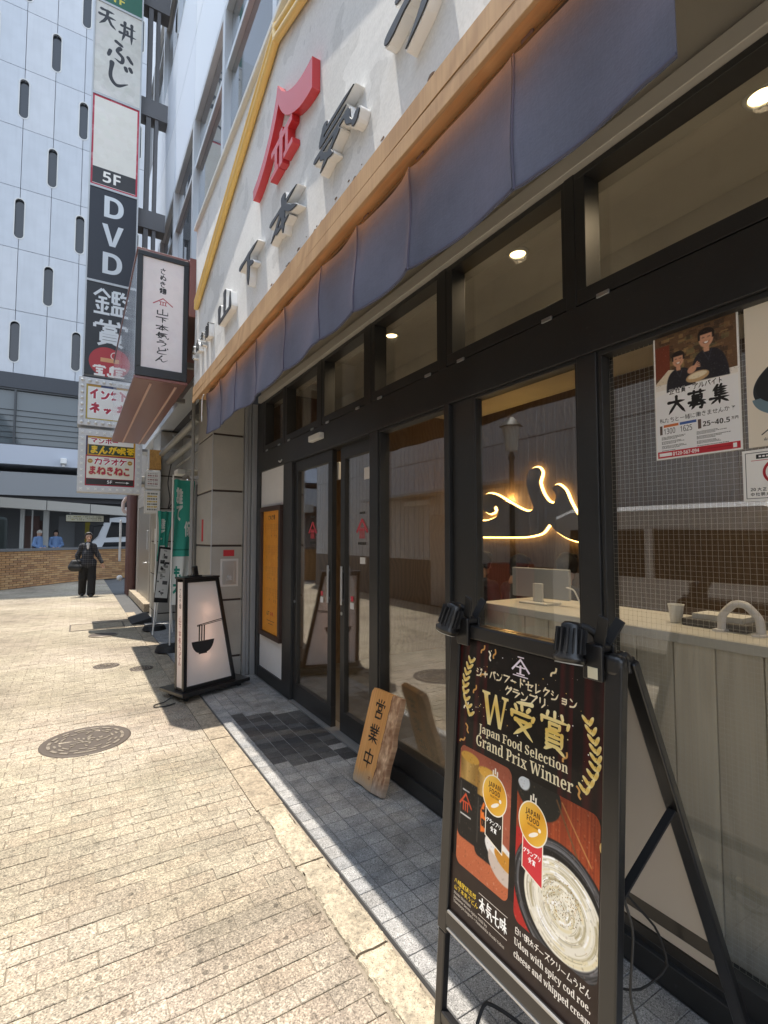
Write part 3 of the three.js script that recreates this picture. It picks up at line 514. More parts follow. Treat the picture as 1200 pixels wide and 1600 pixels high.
{
  const beamTex = woodTex(1024, [0.56, 0.35, 0.18], [0.36, 0.20, 0.095], 211, [1.1, 1.1], 3);
  const wood = std(1, 0.7, { map: (() => { const t = beamTex; return t; })() });
  const b = thing('timber_beam', 'long orange stained timber beam under the white sign', 'beam', [SX, 2.8, -2.5]);
  const g = new THREE.BoxGeometry(0.11, 0.075, SZ1 - SZ0 - 0.25, 1, 1, 60), p = g.attributes.position;
  for (let i = 0; i < p.count; i++) p.setXYZ(i, p.getX(i) + 0.006 * (vn(0.2, (p.getZ(i) + 8) / 16, 3, 40, 215) - 0.5), p.getY(i) + 0.008 * (vn(0.7, (p.getZ(i) + 8) / 16, 3, 30, 216) - 0.5), p.getZ(i));
  g.computeVertexNormals(); g.translate(SX + 0.005, 2.8975, (SZ0 + 0.2 + SZ1) / 2); part(b, 'beam', boxuv(g), wood);
  part(b, 'lip', bx(SX - 0.05, SX - 0.036, 2.80, 2.8585, SZ0 + 0.2, SZ1, 0.003), wood);
  part(b, 'ledge', bx(SX - 0.0355, SX + 0.11, 2.846, 2.8585, SZ0 + 0.2, SZ1, 0.003), wood);
  // warm lamp strip under the beam, which colours the top of the curtain
  const strip = part(b, 'led_strip', bx(SX - 0.026, SX - 0.018, 2.8385, 2.844, -4.4, -0.3), std([0.9, 0.6, 0.3], 0.5, { emissive: new THREE.Color(1, 0.42, 0.12), emissiveIntensity: 0.9 }));
  const L = new THREE.RectAreaLight(new THREE.Color(1, 0.42, 0.13), 21, 4.1, 0.005); L.name = 'led_strip_light'; L.position.set(-0.022, 2.8375 - 2.8, 0.15); b.add(L);
  L.rotation.set(-Math.PI / 2, 0, Math.PI / 2);
}
{
  const t = thing('noren_curtain', 'faded navy blue cloth curtain of sewn panels hanging over the entrance', 'curtain', [SX + 0.01, 2.44, -2.5]);
  const cloth = tex(1024, 1.3, (u, v) => { const b = fbm(u, v, 4, 221, 5), w = vn(u, v, 420, 60, 223) * 0.5 + vn(u, v, 60, 420, 224) * 0.5; const k = 0.85 + 0.5 * (b - 0.5) + 0.12 * (w - 0.5); return [0.155 * k, 0.17 * k, 0.24 * k]; });
  const creases = tex(1024, [1.1, 1.1], (u, v) => { const w = fbm(u, v, 4, 261, 3), r = Math.abs(fbm(u, v, 5, 263, 4) - 0.5) * 2, q = Math.abs(vn(u + w * 0.2, v, 9, 3, 265) - 0.5) * 2; return 0.45 * r + 0.4 * q + 0.15 * vn(u, v, 300, 300, 267); }, false);
  const mats = [[1, 1, 1], [0.95, 0.95, 0.96], [1.05, 1.04, 1.02]].map((c) => phys(c, 0.85, { map: cloth, bumpMap: creases, bumpScale: 0.0022, sheen: 0.5, sheenColor: new THREE.Color(0.25, 0.25, 0.32), sheenRoughness: 0.6 }));
  const E = [-4.43, -3.99, -3.52, -3.05, -2.55, -2.07, -1.72, -1.35, -0.88, -0.46];
  const hem = std([0.10, 0.105, 0.165], 0.9);
  for (let i = 0; i + 1 < E.length; i++) {
    const z0 = E[i], z1 = E[i + 1], W = z1 - z0, N = 26, M = 18, P = [], UVs = [], I = [], ph = rr(0, 6);
    for (let side = 0; side < 2; side++) for (let m = 0; m <= M; m++) for (let n = 0; n <= N; n++) {
      const s = n / N, v = m / M, zz = z0 + W * s, top = 2.808 - 0.022 * Math.sin(s * Math.PI) * (0.6 + 0.4 * Math.sin(ph)), bot = 2.448 + 0.010 * Math.sin(zz * 2.3) + 0.006 * Math.sin(zz * 5.1 + 1) - 0.006 * Math.sin(s * Math.PI), y = top + (bot - top) * v;
      const sd = Math.min(s, 1 - s) * W, fold = 0.010 * Math.sin(zz * 6.3 + 1.4 * Math.sin(zz * 2)) * (0.25 + 0.75 * v) + 0.005 * Math.sin(zz * 15 + v * 2.5) * (0.3 + v) + 0.007 * Math.exp(-Math.pow(sd / 0.02, 2)) + 0.004 * Math.sin(zz * 31 + v * 6) * Math.exp(-sd * 14);
      P.push(SX + 0.012 - fold + side * 0.0025, y, z0 + 0.001 + (W - 0.002) * s); UVs.push(z0 + W * s, y);
    }
    const at = (s, m, n) => s * (M + 1) * (N + 1) + m * (N + 1) + n;
    for (let m = 0; m < M; m++) for (let n = 0; n < N; n++) { I.push(at(0, m, n), at(0, m + 1, n), at(0, m + 1, n + 1), at(0, m, n), at(0, m + 1, n + 1), at(0, m, n + 1), at(1, m, n), at(1, m + 1, n + 1), at(1, m + 1, n), at(1, m, n), at(1, m, n + 1), at(1, m + 1, n + 1)); }
    for (let n = 0; n < N; n++) I.push(at(0, M, n), at(1, M, n), at(1, M, n + 1), at(0, M, n), at(1, M, n + 1), at(0, M, n + 1));
    for (let m = 0; m < M; m++) for (const n of [0, N]) I.push(at(0, m, n), at(1, m, n), at(1, m + 1, n), at(0, m, n), at(1, m + 1, n), at(0, m + 1, n));
    const g = new THREE.BufferGeometry(); g.setAttribute('position', new THREE.Float32BufferAttribute(P, 3)); g.setAttribute('uv', new THREE.Float32BufferAttribute(UVs, 2)); g.setIndex(I); g.computeVertexNormals();
    const pn = part(t, 'cloth_panel', g, pick(mats)); const sp0 = []; for (let m = 0; m <= M; m++) { const k = at(0, m, 0) * 3; sp0.push(V(P[k] - 0.001, P[k + 1], P[k + 2] + 0.006)); } part(pn, 'seam', clean(new THREE.TubeGeometry(new THREE.CatmullRomCurve3(sp0), 20, 0.0028, 5)), hem);
    const hp = []; for (let n = 0; n <= N; n++) { const k = at(0, M, n) * 3; hp.push([P[k] - 0.001, P[k + 1] + 0.006, P[k + 2]]); }
    part(pn, 'hem', clean(new THREE.TubeGeometry(new THREE.CatmullRomCurve3(hp.map((q) => V(...q))), 30, 0.004, 5)), hem);
    if (i % 2 === 0 || i > 5) part(pn, 'hanging_loop', bx(SX + 0.024, SX + 0.030, 2.77, 2.84, z0 + 0.02, z0 + 0.06, 0.002), hem);
  }
  part(t, 'rod', clean(rod([SX + 0.03, 2.822, -4.45], [SX + 0.03, 2.815, -0.4], 0.012)), blackMatte);
  // droppings and scuffs that whiten the cloth near its hem
  const sp = []; for (const [y, z] of [[2.475, -0.52], [2.50, -0.555], [2.53, -0.50], [2.49, -0.80], [2.50, -0.775], [2.545, -0.72], [2.60, -0.70], [2.53, -0.90], [2.56, -1.15], [2.49, -1.62], [2.50, -1.75], [2.50, -2.9], [2.49, -3.1], [2.52, -3.15], [2.62, -0.5]]) { const s = rr(0.005, 0.012), g = new THREE.SphereGeometry(1, 7, 5); g.scale(0.0012, s * rr(1, 2.4), s); g.translate(SX - 0.045, y, z); sp.push(g); }
  const ladle = mg(rod([SX - 0.048, 2.6, -4.38], [SX - 0.048, 2.74, -4.37], 0.004), rod([SX - 0.048, 2.74, -4.37], [SX - 0.048, 2.76, -4.31], 0.004), new THREE.SphereGeometry(1, 10, 6).scale(0.002, 0.035, 0.018).translate(SX - 0.046, 2.575, -4.385));
  part(t, 'white_motif', ladle, std([0.7, 0.7, 0.7], 0.8));
}
// ---------------------------------------------------------------- things standing in front of the shop
// framed menu on the white panel
{
  const t = thing('menu_board', 'framed tall orange menu on the white panel beside the doors', 'menu board', [FX + 0.02, 0.5, -5.19]);
  const y0 = 0.50, y1 = 1.90, z0 = -5.52, z1 = -4.87, x = FX + 0.018;
  part(t, 'frame', mg(bx(x - 0.04, x, y0, y0 + 0.05, z0, z1, 0.004), bx(x - 0.04, x, y1 - 0.05, y1, z0, z1, 0.004), bx(x - 0.04, x, y0 + 0.05, y1 - 0.05, z0, z0 + 0.05, 0.004), bx(x - 0.04, x, y0 + 0.05, y1 - 0.05, z1 - 0.05, z1, 0.004)), std([0.055, 0.028, 0.02], 0.5));
  const pr = print(512, 1200, '#e89a2c', (c, w, h) => {
    speck(c, w, h, 900, ['#f3b24a', '#d98418'], 2, 26, 0.25); c.fillStyle = '#5a2a10'; c.font = 'bold 40px serif'; jp(c, 'さぬき麺', 150, 40, 50, { weight: 0.12, color: '#5a2a10', brush: true });
    c.globalAlpha = 0.75; for (let b = 0; b < 4; b++) for (let k = 0; k < 9; k++) { const x = 60 + k * 46, y = 130 + b * 210, n = 4 + Math.floor(rnd() * 6); jp(c, [...'本気山下中大一麺白天'].slice(0, n).join(''), x, y, 15, { v: true, weight: 0.11, color: pick(['#6b3413', '#84421a', '#9a5a20']) }); }
    c.globalAlpha = 1; jp(c, '山下', 130, 990, 44, { weight: 0.15, color: '#3a1a0c', brush: true }); jp(c, '本気', 240, 990, 44, { weight: 0.15, color: '#c9361f', brush: true }); c.fillStyle = '#6b3413'; c.fillRect(140, 1080, 220, 5); c.fillRect(180, 1110, 140, 5);
  });
  part(t, 'menu_sheet', sheet([x - 0.012, (y0 + y1) / 2, (z0 + z1) / 2], [0, 0, 1], [0, 1, 0], z1 - z0 - 0.1, y1 - y0 - 0.1), std(1, 0.5, { map: pr }));
}
// leaning plank with brush lettering
{
  const W = 0.31, H = 0.56, pr = print(620, 1120, '#d99a52', (c, w, h) => {
    const grd = [[0.86, 0.60, 0.30], [0.80, 0.52, 0.24]];
    for (let y = 0; y < h; y += 4) for (let x = 0; x < w; x += 4) {
      const u = x / w, v = y / h, g = fbm(u * 0.7, v * 0.12 + 0.1, 10, 231, 3), st = vn(u, v, 90, 4, 233), rag = 0.68 + 0.06 * (fbm(v, 0.3, 8, 235, 3) - 0.5) - 0.06 * v;
      let r = 222 + 28 * (g - 0.5) - 22 * st, gg = 163 + 34 * (g - 0.5) - 22 * st, b = 96 + 40 * (g - 0.5) - 18 * st;
      if (u > rag) { const k = fbm(u, v, 14, 237, 4), q = fbm(u, v, 40, 239, 2); r = 178 + 130 * (k - 0.5) + 40 * (q - 0.5); gg = 140 + 140 * (k - 0.5) + 40 * (q - 0.5); b = 108 + 130 * (k - 0.5) + 30 * (q - 0.5); if (Math.abs(u - rag) < 0.02) { r *= 0.72; gg *= 0.62; b *= 0.55; } }
      const wth = Math.max(0, v - 0.84 + 0.1 * (fbm(u, v, 6, 241, 3) - 0.5)) * 6; if (wth > 0) { const f = Math.min(0.75, wth); r += (170 - r) * f; gg += (160 - gg) * f; b += (150 - b) * f; }
      c.fillStyle = `rgb(${r | 0},${gg | 0},${b | 0})`; c.fillRect(x, y, 4, 4);
    }
    [...'営業中'].forEach((ch, i) => drawGlyph(c, ch, 130 - i * 8, 90 + i * 300, 215, 235, 24, '#1a0f08', true));
    drawGlyph(c, '本', 290, 975, 56, 56, 5, '#8a4a2a', true);
  });
  const pts = [[-W / 2, -H / 2 + 0.02], [-W / 2 + 0.01, -H / 2]]; for (let i = 0; i <= 8; i++) pts.push([-W / 2 + 0.03 + (W - 0.045) * (i / 8), -H / 2 - 0.002 + 0.004 * Math.sin(i)]);
  for (let i = 0; i <= 10; i++) pts.push([W / 2 - 0.012 + 0.016 * (fbm(i / 10, 0.4, 6, 245, 3) - 0.5) * 2, -H / 2 + 0.02 + (H - 0.03) * (i / 10)]); pts.push([W / 2 - 0.02, H / 2], [-W / 2 + 0.015, H / 2 + 0.003], [-W / 2, H / 2 - 0.02]);
  const g = extrude(pts, 0.034, 0.004), p = g.attributes.position, uv = g.attributes.uv; for (let i = 0; i < p.count; i++) uv.setXY(i, p.getX(i) / W + 0.5, p.getY(i) / H + 0.5);
  const t = thing('plank_sign', 'live edge wooden plank with brushed open for business characters leaning on the glass', 'plank sign', [1.582, 0.013, -2.73]);
  const U = V(0.10, 0, 0.99).normalize(), Y = V(0.165, 0.53, 0.05); Y.addScaledVector(U, -Y.dot(U)).normalize(); const N = new THREE.Vector3().crossVectors(U, Y);
  g.translate(0, H / 2 + 0.006, 0); g.applyMatrix4(new THREE.Matrix4().makeBasis(U, Y, N));
  lp(t, 'plank', g, std(1, 0.6, { map: pr }));
}
// standing lantern sign
{
  const th = 21 * D2R, t = thing('lantern_sign', 'tapered white paper lantern sign with a black noodle bowl picture on a wheeled base', 'lantern sign', [0.905, 0.0, -5.07], th);
  const b = -0.02;                                                 // local: x to the right along the front, z towards the street front
  lp(t, 'base', mg(bx(-0.03, 0.74, 0.055, 0.09, -0.40, 0.02, 0.006), bx(0.0, 0.70, 0.035, 0.056, -0.36, -0.02, 0.004)), blackFrame);
  for (const [x, z] of [[0.05, -0.05], [0.65, -0.05], [0.05, -0.33], [0.65, -0.33]]) lp(t, 'caster', clean(new THREE.CylinderGeometry(0.022, 0.022, 0.02, 14).rotateX(Math.PI / 2).translate(x, 0.022, z)), blackMatte);
  const zf = -0.06, zb = -0.185, y0 = 0.09, y1 = 1.16, X = (y, side) => side ? 0.60 - 0.225 * (y - y0) / (y1 - y0) : 0.02 - 0.012 * (y - y0) / (y1 - y0);
  const f = 0.024, bars = [];
  for (const z of [zf, zb]) { for (const s of [0, 1]) bars.push(bar([X(y0, s) + (s ? -f : f) * 0.5, y0, z], [X(y1, s) + (s ? -f : f) * 0.5, y1, z], 0.036, 0.03)); bars.push(bx(X(y0, 0), X(y0, 1), y0, y0 + 0.04, z - 0.014, z + 0.014), bx(X(y1, 0), X(y1, 1), y1 - 0.035, y1, z - 0.014, z + 0.014)); }
  for (const s of [0, 1]) bars.push(bx(X(y0, s) + (s ? -0.028 : 0.0), X(y0, s) + (s ? 0 : 0.028), y0 + 0.001, y0 + 0.038, zb, zf));
  lp(t, 'frame', mg(bars), blackFrame);
  lp(t, 'roof_plate', bx(X(y1, 0) - 0.012, X(y1, 1) + 0.012, y1, y1 + 0.018, zb - 0.025, zf + 0.025, 0.004), blackFrame);
  lp(t, 'grip', mg(bar([0.17, y1 + 0.01, -0.12], [0.15, y1 + 0.12, -0.12], 0.05, 0.035, 0.006), bx(0.10, 0.22, y1 + 0.015, y1 + 0.03, -0.16, -0.09)), blackFrame);
  const paper = phys([0.85, 0.82, 0.80], 1, { transmission: 0.35, thickness: 0 });
  const panel = (z) => { const s = new THREE.Shape([[X(y0, 0) + 0.02, y0 + 0.03], [X(y0, 1) - 0.02, y0 + 0.03], [X(y1, 1) - 0.02, y1 - 0.03], [X(y1, 0) + 0.02, y1 - 0.03]].map((p) => new THREE.Vector2(...p))); return new THREE.ExtrudeGeometry(s, { depth: 0.003, bevelEnabled: false }).translate(0, 0, z); };
  const front = lp(t, 'front_panel', boxuv(panel(zf - 0.004)), paper); lp(t, 'rear_panel', boxuv(panel(zb)), paper);
  const inkMat = std([0.02, 0.02, 0.022], 0.6);
  const bowl = new THREE.Shape(); bowl.moveTo(0.17, 0.545); bowl.bezierCurveTo(0.18, 0.47, 0.22, 0.435, 0.25, 0.43); bowl.lineTo(0.25, 0.418); bowl.lineTo(0.34, 0.418); bowl.lineTo(0.34, 0.43); bowl.bezierCurveTo(0.38, 0.44, 0.41, 0.48, 0.42, 0.545); bowl.lineTo(0.17, 0.545);
  const flat = (g) => g.translate(-0.07, 0, zf - 0.0005);
  lp(front, 'bowl_motif', mg(flat(new THREE.ExtrudeGeometry(bowl, { depth: 0.0015, bevelEnabled: false })), ...[0.175, 0.202, 0.229].map((x) => bx(x, x + 0.013, 0.546, 0.70, zf - 0.0005, zf + 0.001)), bar([0.155, 0.70, zf + 0.0003], [0.442, 0.737, zf + 0.0003], 0.008, 0.001), bar([0.155, 0.690, zf + 0.0003], [0.442, 0.722, zf + 0.0003], 0.006, 0.001)), inkMat);
  lp(t, 'rear_bowl_motif', mg(new THREE.ExtrudeGeometry(bowl, { depth: 0.0015, bevelEnabled: false }).translate(0, 0, zb - 0.0022), ...[0.245, 0.272, 0.299].map((x) => bx(x, x + 0.013, 0.546, 0.70, zb - 0.0022, zb - 0.0007)), bar([0.16, 0.71, zb - 0.0015], [0.33, 0.70, zb - 0.0015], 0.008, 0.001)), inkMat);
  const sp = print(128, 1024, '#efe6df', (c) => { jp(c, 'さぬき麺', 40, 60, 50, { v: true, weight: 0.12, color: '#9a8f88', brush: true }); jp(c, '山下本気うどん', 32, 330, 68, { v: true, weight: 0.15, color: '#b58f8a', brush: true }); });
  lp(t, 'side_panel', sheet([0.012, (y0 + y1) / 2, (zf + zb) / 2], [0, 0, 1], [-0.012, 1, 0], zf - zb - 0.03, y1 - y0 - 0.06), phys(1, 0.9, { map: sp, transmission: 0.25, thickness: 0 }));
  lp(t, 'far_side_panel', (() => { const L = Math.hypot(0.225, y1 - y0); return sheet([0.60 - 0.1125 - 0.012, (y0 + y1) / 2, (zf + zb) / 2], [0, 0, -1], [-0.225, y1 - y0, 0], zf - zb - 0.03, L - 0.06); })(), paper);
  lp(t, 'lamp_tube', clean(rod([0.24, 0.28, -0.125], [0.22, 0.95, -0.125], 0.014)), std([0.9, 0.8, 0.7], 0.5, { emissive: new THREE.Color(1, 0.62, 0.4), emissiveIntensity: 1.5 }));
  for (const y of [0.4, 0.62, 0.84]) { const l = new THREE.PointLight(new THREE.Color(1, 0.66, 0.5), 0.05); l.name = 'lamp_tube_light'; l.position.set(0.255, y, -0.125); l.castShadow = true; l.shadow.radius = 4; t.add(l); }
  const cord = thing('power_cord', 'short black power cord looped on the pavers by the lantern sign', 'power cord', [0.75, 0.004, -5.2]);
  lp(cord, 'cord', clean(tube([[0.08, 0.05, 0.0], [0.0, 0.008, 0.02], [-0.09, 0.004, 0.05], [-0.1, 0.004, 0.12], [0.0, 0.004, 0.14], [0.08, 0.006, 0.1]], 0.005, 40, 6)), blackMatte);
}
// folding A-frame poster board
const AZ0 = -1.335, AZ1 = -0.715;
{
  const t = thing('a_frame_board', 'black folding A frame board with an award poster for udon and spice', 'A frame board', [1.06, 0.0, -1.03]);
  const fx = (y) => 1.012 + 0.088 * (y / 1.25), rx = (y) => 1.15 + (1.25 - y) * 0.456, TOP = 1.255;
  const lean = (y0, y1, z0, z1, w, d, f) => bar([f(y0), y0, z0], [f(y1), y1, z1], w, d, 0.006);
  const fr = part(t, 'front_frame', mg(lean(0.31, TOP, AZ0 + 0.022, AZ0 + 0.022, 0.03, 0.046, fx), lean(0.31, TOP, AZ1 - 0.022, AZ1 - 0.022, 0.03, 0.046, fx), bx(fx(TOP) - 0.016, fx(TOP) + 0.014, TOP - 0.026, TOP + 0.018, AZ0 + 0.03, AZ1 - 0.03, 0.006), bx(fx(0.36) - 0.016, fx(0.36) + 0.014, 0.335, 0.385, AZ0 + 0.04, AZ1 - 0.04, 0.006)), blackFrame);
  part(fr, 'silver_edge', mg(bx(fx(0.385) - 0.018, fx(0.385) - 0.012, 0.382, 0.388, AZ0 + 0.05, AZ1 - 0.05), bx(fx(0.34) - 0.018, fx(0.34) - 0.012, 0.332, 0.336, AZ0 + 0.05, AZ1 - 0.05)), alu);
  for (const z of [AZ0, AZ1]) { const s = z === AZ0 ? 1 : -1; part(t, 'corner_cap', bx(fx(TOP) - 0.02, fx(TOP) + 0.02, TOP - 0.035, TOP + 0.022, z - 0.002 * s, z + s * 0.05, 0.018), blackFrame); part(t, 'front_leg', bar([fx(0.014), 0.014, z + s * 0.02], [fx(0.31), 0.31, z + s * 0.02], 0.026, 0.034, 0.005), blackFrame); }
  part(t, 'crossbar', bx(fx(0.07) - 0.012, fx(0.07) + 0.012, 0.05, 0.085, AZ0 + 0.035, AZ1 - 0.035, 0.004), blackFrame);
  // poster print
  const pr = print(1024, 1600, '#0d0708', (c, w, h) => {
    const cur = (x0, x1) => { for (let x = x0; x < x1; x += 3) { const k = 0.5 + 0.5 * Math.sin(((x - x0) / (x1 - x0)) * 9), r = 28 + 72 * k; c.fillStyle = `rgb(${r | 0},${(r * 0.13) | 0},${(r * 0.17) | 0})`; c.fillRect(x, 0, 3, h * 0.4); } };
    cur(0, 90); cur(150, 250); cur(760, 840); cur(900, 1024); c.fillStyle = '#0d0708'; c.globalAlpha = 0.45; c.fillRect(0, 0, w, h * 0.4); c.globalAlpha = 1;
    c.fillStyle = '#2a1d19'; c.fillRect(0, h * 0.80, w, h * 0.2); speck(c, w, h, 500, ['#39281f', '#1b1210'], 4, 40, 0.25);
    c.save(); c.scale(1, 0.94);
    const goldGrad = (y0, y1) => { const g = c.createLinearGradient(0, y0, 0, y1); g.addColorStop(0, '#fff2c0'); g.addColorStop(0.5, '#e9c463'); g.addColorStop(1, '#f7e6a4'); return g; };
    for (let i = 0; i < 70; i++) { c.fillStyle = pick(['#f4e3b0', '#fff', '#e0b860']); c.beginPath(); c.arc(rr(90, 930), rr(30, 620), rr(1, 4), 0, 7); c.fill(); }
    for (const [x, y, a] of [[205, 40, 0.5], [262, 70, -0.3], [300, 50, 0.2], [215, 190, 0.8], [150, 300, 0.4], [80, 420, 0.7], [95, 560, -0.5], [800, 470, 0.4], [880, 610, -0.4], [720, 60, 0.6], [60, 640, 0.9]]) { c.save(); c.translate(x, y); c.rotate(a); c.strokeStyle = pick(['#f6e2b4', '#d9a25a', '#fff3d8']); c.lineWidth = 11; c.beginPath(); c.moveTo(0, -28); c.quadraticCurveTo(18, -6, 2, 6); c.quadraticCurveTo(-8, 18, 4, 32); c.stroke(); c.restore(); }
    for (const [cx, sgn, y0] of [[110, 1, 130], [925, -1, 250]]) for (let i = 0; i < 9; i++) { const v = i / 8, x = cx + sgn * 46 * Math.sin(v * 3.1) * -1 + sgn * (v > 0.7 ? 40 * (v - 0.7) : 0), y = y0 + v * 330; for (const s of [-1, 1]) { c.save(); c.translate(x + s * 16, y); c.rotate(s * 0.6 + (sgn > 0 ? 0.2 : -0.2)); c.fillStyle = goldGrad(-30, 30); c.beginPath(); c.ellipse(0, 0, 10, 27, 0, 0, 7); c.fill(); c.restore(); } c.fillStyle = '#d8b45c'; c.beginPath(); c.arc(x, y, 5, 0, 7); c.fill(); }
    c.fillStyle = '#f3e6f0'; c.strokeStyle = '#f3e6f0'; c.lineWidth = 12; c.beginPath(); c.moveTo(440, 110); c.lineTo(500, 45); c.lineTo(565, 110); c.stroke(); c.fillRect(470, 84, 64, 8); c.fillRect(494, 76, 14, 48); c.fillRect(474, 122, 58, 8); c.fillRect(448, 134, 108, 7); c.fillRect(478, 28, 46, 7);
    [...'ジャパンフードセレクション'].forEach((ch, i) => drawGlyph(c, ch, 158 + i * 55, 150 + 14 * Math.sin((i / 12) * Math.PI) * -1 + 14, 50, 54, 9, '#f7e7c2', true));
    jp(c, 'グランプリ', 390, 214, 58, { weight: 0.16, color: '#f7e7c2', brush: true });
    c.fillStyle = goldGrad(250, 480); c.font = 'bold 270px serif'; c.save(); c.scale(0.72, 1); c.fillText('W', 300, 480); c.restore();
    drawGlyph(c, '受', 432, 262, 190, 215, 25, goldGrad(262, 480), true); drawGlyph(c, '賞', 640, 262, 190, 215, 21, goldGrad(262, 480), true);
    c.fillStyle = '#f9ecc6'; c.font = 'bold 70px serif'; c.textAlign = 'center'; c.save(); c.translate(512, 548); c.scale(0.84, 1); c.fillText('Japan Food Selection', 0, 0); c.restore(); c.font = 'bold 88px serif'; c.save(); c.translate(515, 632); c.scale(0.79, 1); c.fillText('Grand Prix Winner', 0, 0); c.restore(); c.textAlign = 'left';
    const rp = (x, y, ww, hh, r) => { c.beginPath(); c.moveTo(x + r, y); c.arcTo(x + ww, y, x + ww, y + hh, r); c.arcTo(x + ww, y + hh, x, y + hh, r); c.arcTo(x, y + hh, x, y, r); c.arcTo(x, y, x + ww, y, r); c.closePath(); };
    c.restore(); c.save(); c.translate(0, 632 - 668 * 1.13); c.scale(1, 1.13);
    // left picture: two spice jars on a board
    c.save(); rp(48, 668, 420, 600, 40); c.clip(); c.filter = 'blur(2.5px)'; c.fillStyle = '#a4573f'; c.fillRect(48, 660, 420, 620); speck(c, w, h, 200, ['#b86a50', '#8d4635'], 10, 60, 0.3);
    c.fillStyle = '#c26a44'; c.beginPath(); c.moveTo(48, 1060); c.lineTo(468, 1090); c.lineTo(468, 1280); c.lineTo(48, 1280); c.fill(); c.strokeStyle = '#8c3f25'; c.lineWidth = 3; for (let i = 0; i < 26; i++) { c.beginPath(); c.ellipse(230, 1180, 14 + i * 17, 5 + i * 7, 0.1, 0, 7); c.globalAlpha = 0.35; c.stroke(); } c.globalAlpha = 1;
    for (const [x, y] of [[48, 712], [200, 742]]) { c.fillStyle = '#141213'; rp(x, y + 118, 190, 300, 34); c.fill(); c.fillStyle = '#3a3836'; c.fillRect(x + 14, y + 140, 10, 220); const g = c.createLinearGradient(x, 0, x + 170, 0); g.addColorStop(0, '#7c5a26'); g.addColorStop(0.4, '#e0b566'); g.addColorStop(1, '#8c6428'); c.fillStyle = g; c.fillRect(x + 8, y, 158, 128); c.fillStyle = '#d9a544'; c.beginPath(); c.ellipse(x + 87, y + 4, 79, 26, 0, 0, 7); c.fill(); }
    c.strokeStyle = '#d6502e'; c.lineWidth = 11; c.beginPath(); c.moveTo(62, 968); c.lineTo(112, 908); c.lineTo(166, 968); c.stroke(); c.fillStyle = '#d6502e'; for (const q of [90, 108, 126]) c.fillRect(q, 948, 9, 46); c.fillRect(82, 944, 62, 8); c.fillStyle = '#eee'; c.fillRect(84, 886, 60, 7); c.fillRect(70, 1010, 92, 7);
    c.fillStyle = '#e5742a'; c.beginPath(); c.moveTo(262, 890); c.lineTo(322, 930); c.lineTo(308, 1020); c.lineTo(244, 1040); c.lineTo(238, 940); c.fill(); drawGlyph(c, '七', 252, 905, 54, 54, 10, '#17100c', true); drawGlyph(c, '味', 250, 962, 56, 56, 8, '#17100c', true);
    for (let i = 0; i < 9; i++) { c.fillStyle = pick(['#7fae3a', '#9cc455', '#5d8f2c']); c.beginPath(); c.ellipse(rr(300, 360), rr(985, 1070), 22, 11, rr(0, 3), 0, 7); c.fill(); }
    c.fillStyle = '#e9e6e4'; c.beginPath(); c.ellipse(410, 1085, 130, 62, 0.25, 0, 7); c.fill(); c.fillStyle = '#cdbdb2'; c.beginPath(); c.ellipse(420, 1130, 110, 70, 0.25, 0, 3.4); c.fill(); c.fillStyle = '#c98a2e'; c.beginPath(); c.ellipse(440, 1095, 84, 36, 0.25, 0, 7); c.fill(); c.filter = 'none';
    c.restore();
    c.save(); rp(48, 668, 420, 600, 40); c.clip(); speck(c, w, h, 5200, ['#fff', '#000', '#f0c090', '#402010'], 1, 6, 0.16); c.restore();
    // right picture: bowl of noodles in white cream
    c.save(); rp(510, 668, 490, 640, 44); c.clip(); c.filter = 'blur(2.5px)'; c.fillStyle = '#8f3a1c'; c.fillRect(500, 660, 520, 660); for (let i = 0; i < 60; i++) { c.fillStyle = pick(['#a94a22', '#7a2f16', '#c25a2c']); c.globalAlpha = 0.5; c.fillRect(500 + i * 9, 660, rr(2, 9), 660); } c.globalAlpha = 1; c.fillStyle = '#b3231f'; c.fillRect(500, 900, 130, 420); c.fillStyle = '#1c1c1a'; c.beginPath(); c.ellipse(640, 700, 150, 110, 0.2, 0, 7); c.fill(); c.fillStyle = '#d8dee2'; c.beginPath(); c.ellipse(552, 690, 40, 36, 0, 0, 7); c.fill();
    c.strokeStyle = '#6e4a2c'; c.lineWidth = 9; c.beginPath(); c.moveTo(760, 690); c.lineTo(900, 900); c.stroke(); c.strokeStyle = '#c89a5c'; c.lineWidth = 5; c.beginPath(); c.moveTo(790, 690); c.lineTo(960, 880); c.stroke();
    c.fillStyle = '#121214'; c.beginPath(); c.ellipse(790, 1110, 290, 250, 0.15, 0, 7); c.fill(); for (let i = 0; i < 26; i++) { c.strokeStyle = pick(['#5b5b60', '#9a9aa0', '#2c2c30']); c.lineWidth = rr(2, 7); c.beginPath(); c.ellipse(790, 1110, rr(235, 288), rr(198, 246), 0.15, rr(0, 6), rr(0, 6)); c.stroke(); }
    c.fillStyle = '#e9e4d6'; c.beginPath(); c.ellipse(800, 1120, 226, 188, 0.15, 0, 7); c.fill(); for (let i = 0; i < 130; i++) { const k = rr(0.12, 1); c.strokeStyle = pick(['#ffffff', '#cfc7ae', '#b9ae8e', '#f6f1e2', '#e3d9b8']); c.lineWidth = rr(4, 13); const a = rr(0, 6.28); c.beginPath(); c.ellipse(800, 1118, 222 * k, 184 * k, 0.15, a, a + rr(0.3, 1.3)); c.stroke(); }
    c.filter = 'none'; for (let i = 0; i < 240; i++) { c.fillStyle = pick(['#8a6a2c', '#b48a3c', '#5d4a22']); const k = Math.sqrt(rnd()) * 0.75, a = rr(0, 6.28); c.fillRect(800 + Math.cos(a) * 150 * k, 1085 + Math.sin(a) * 120 * k, rr(2, 5), rr(2, 5)); }
    c.restore();
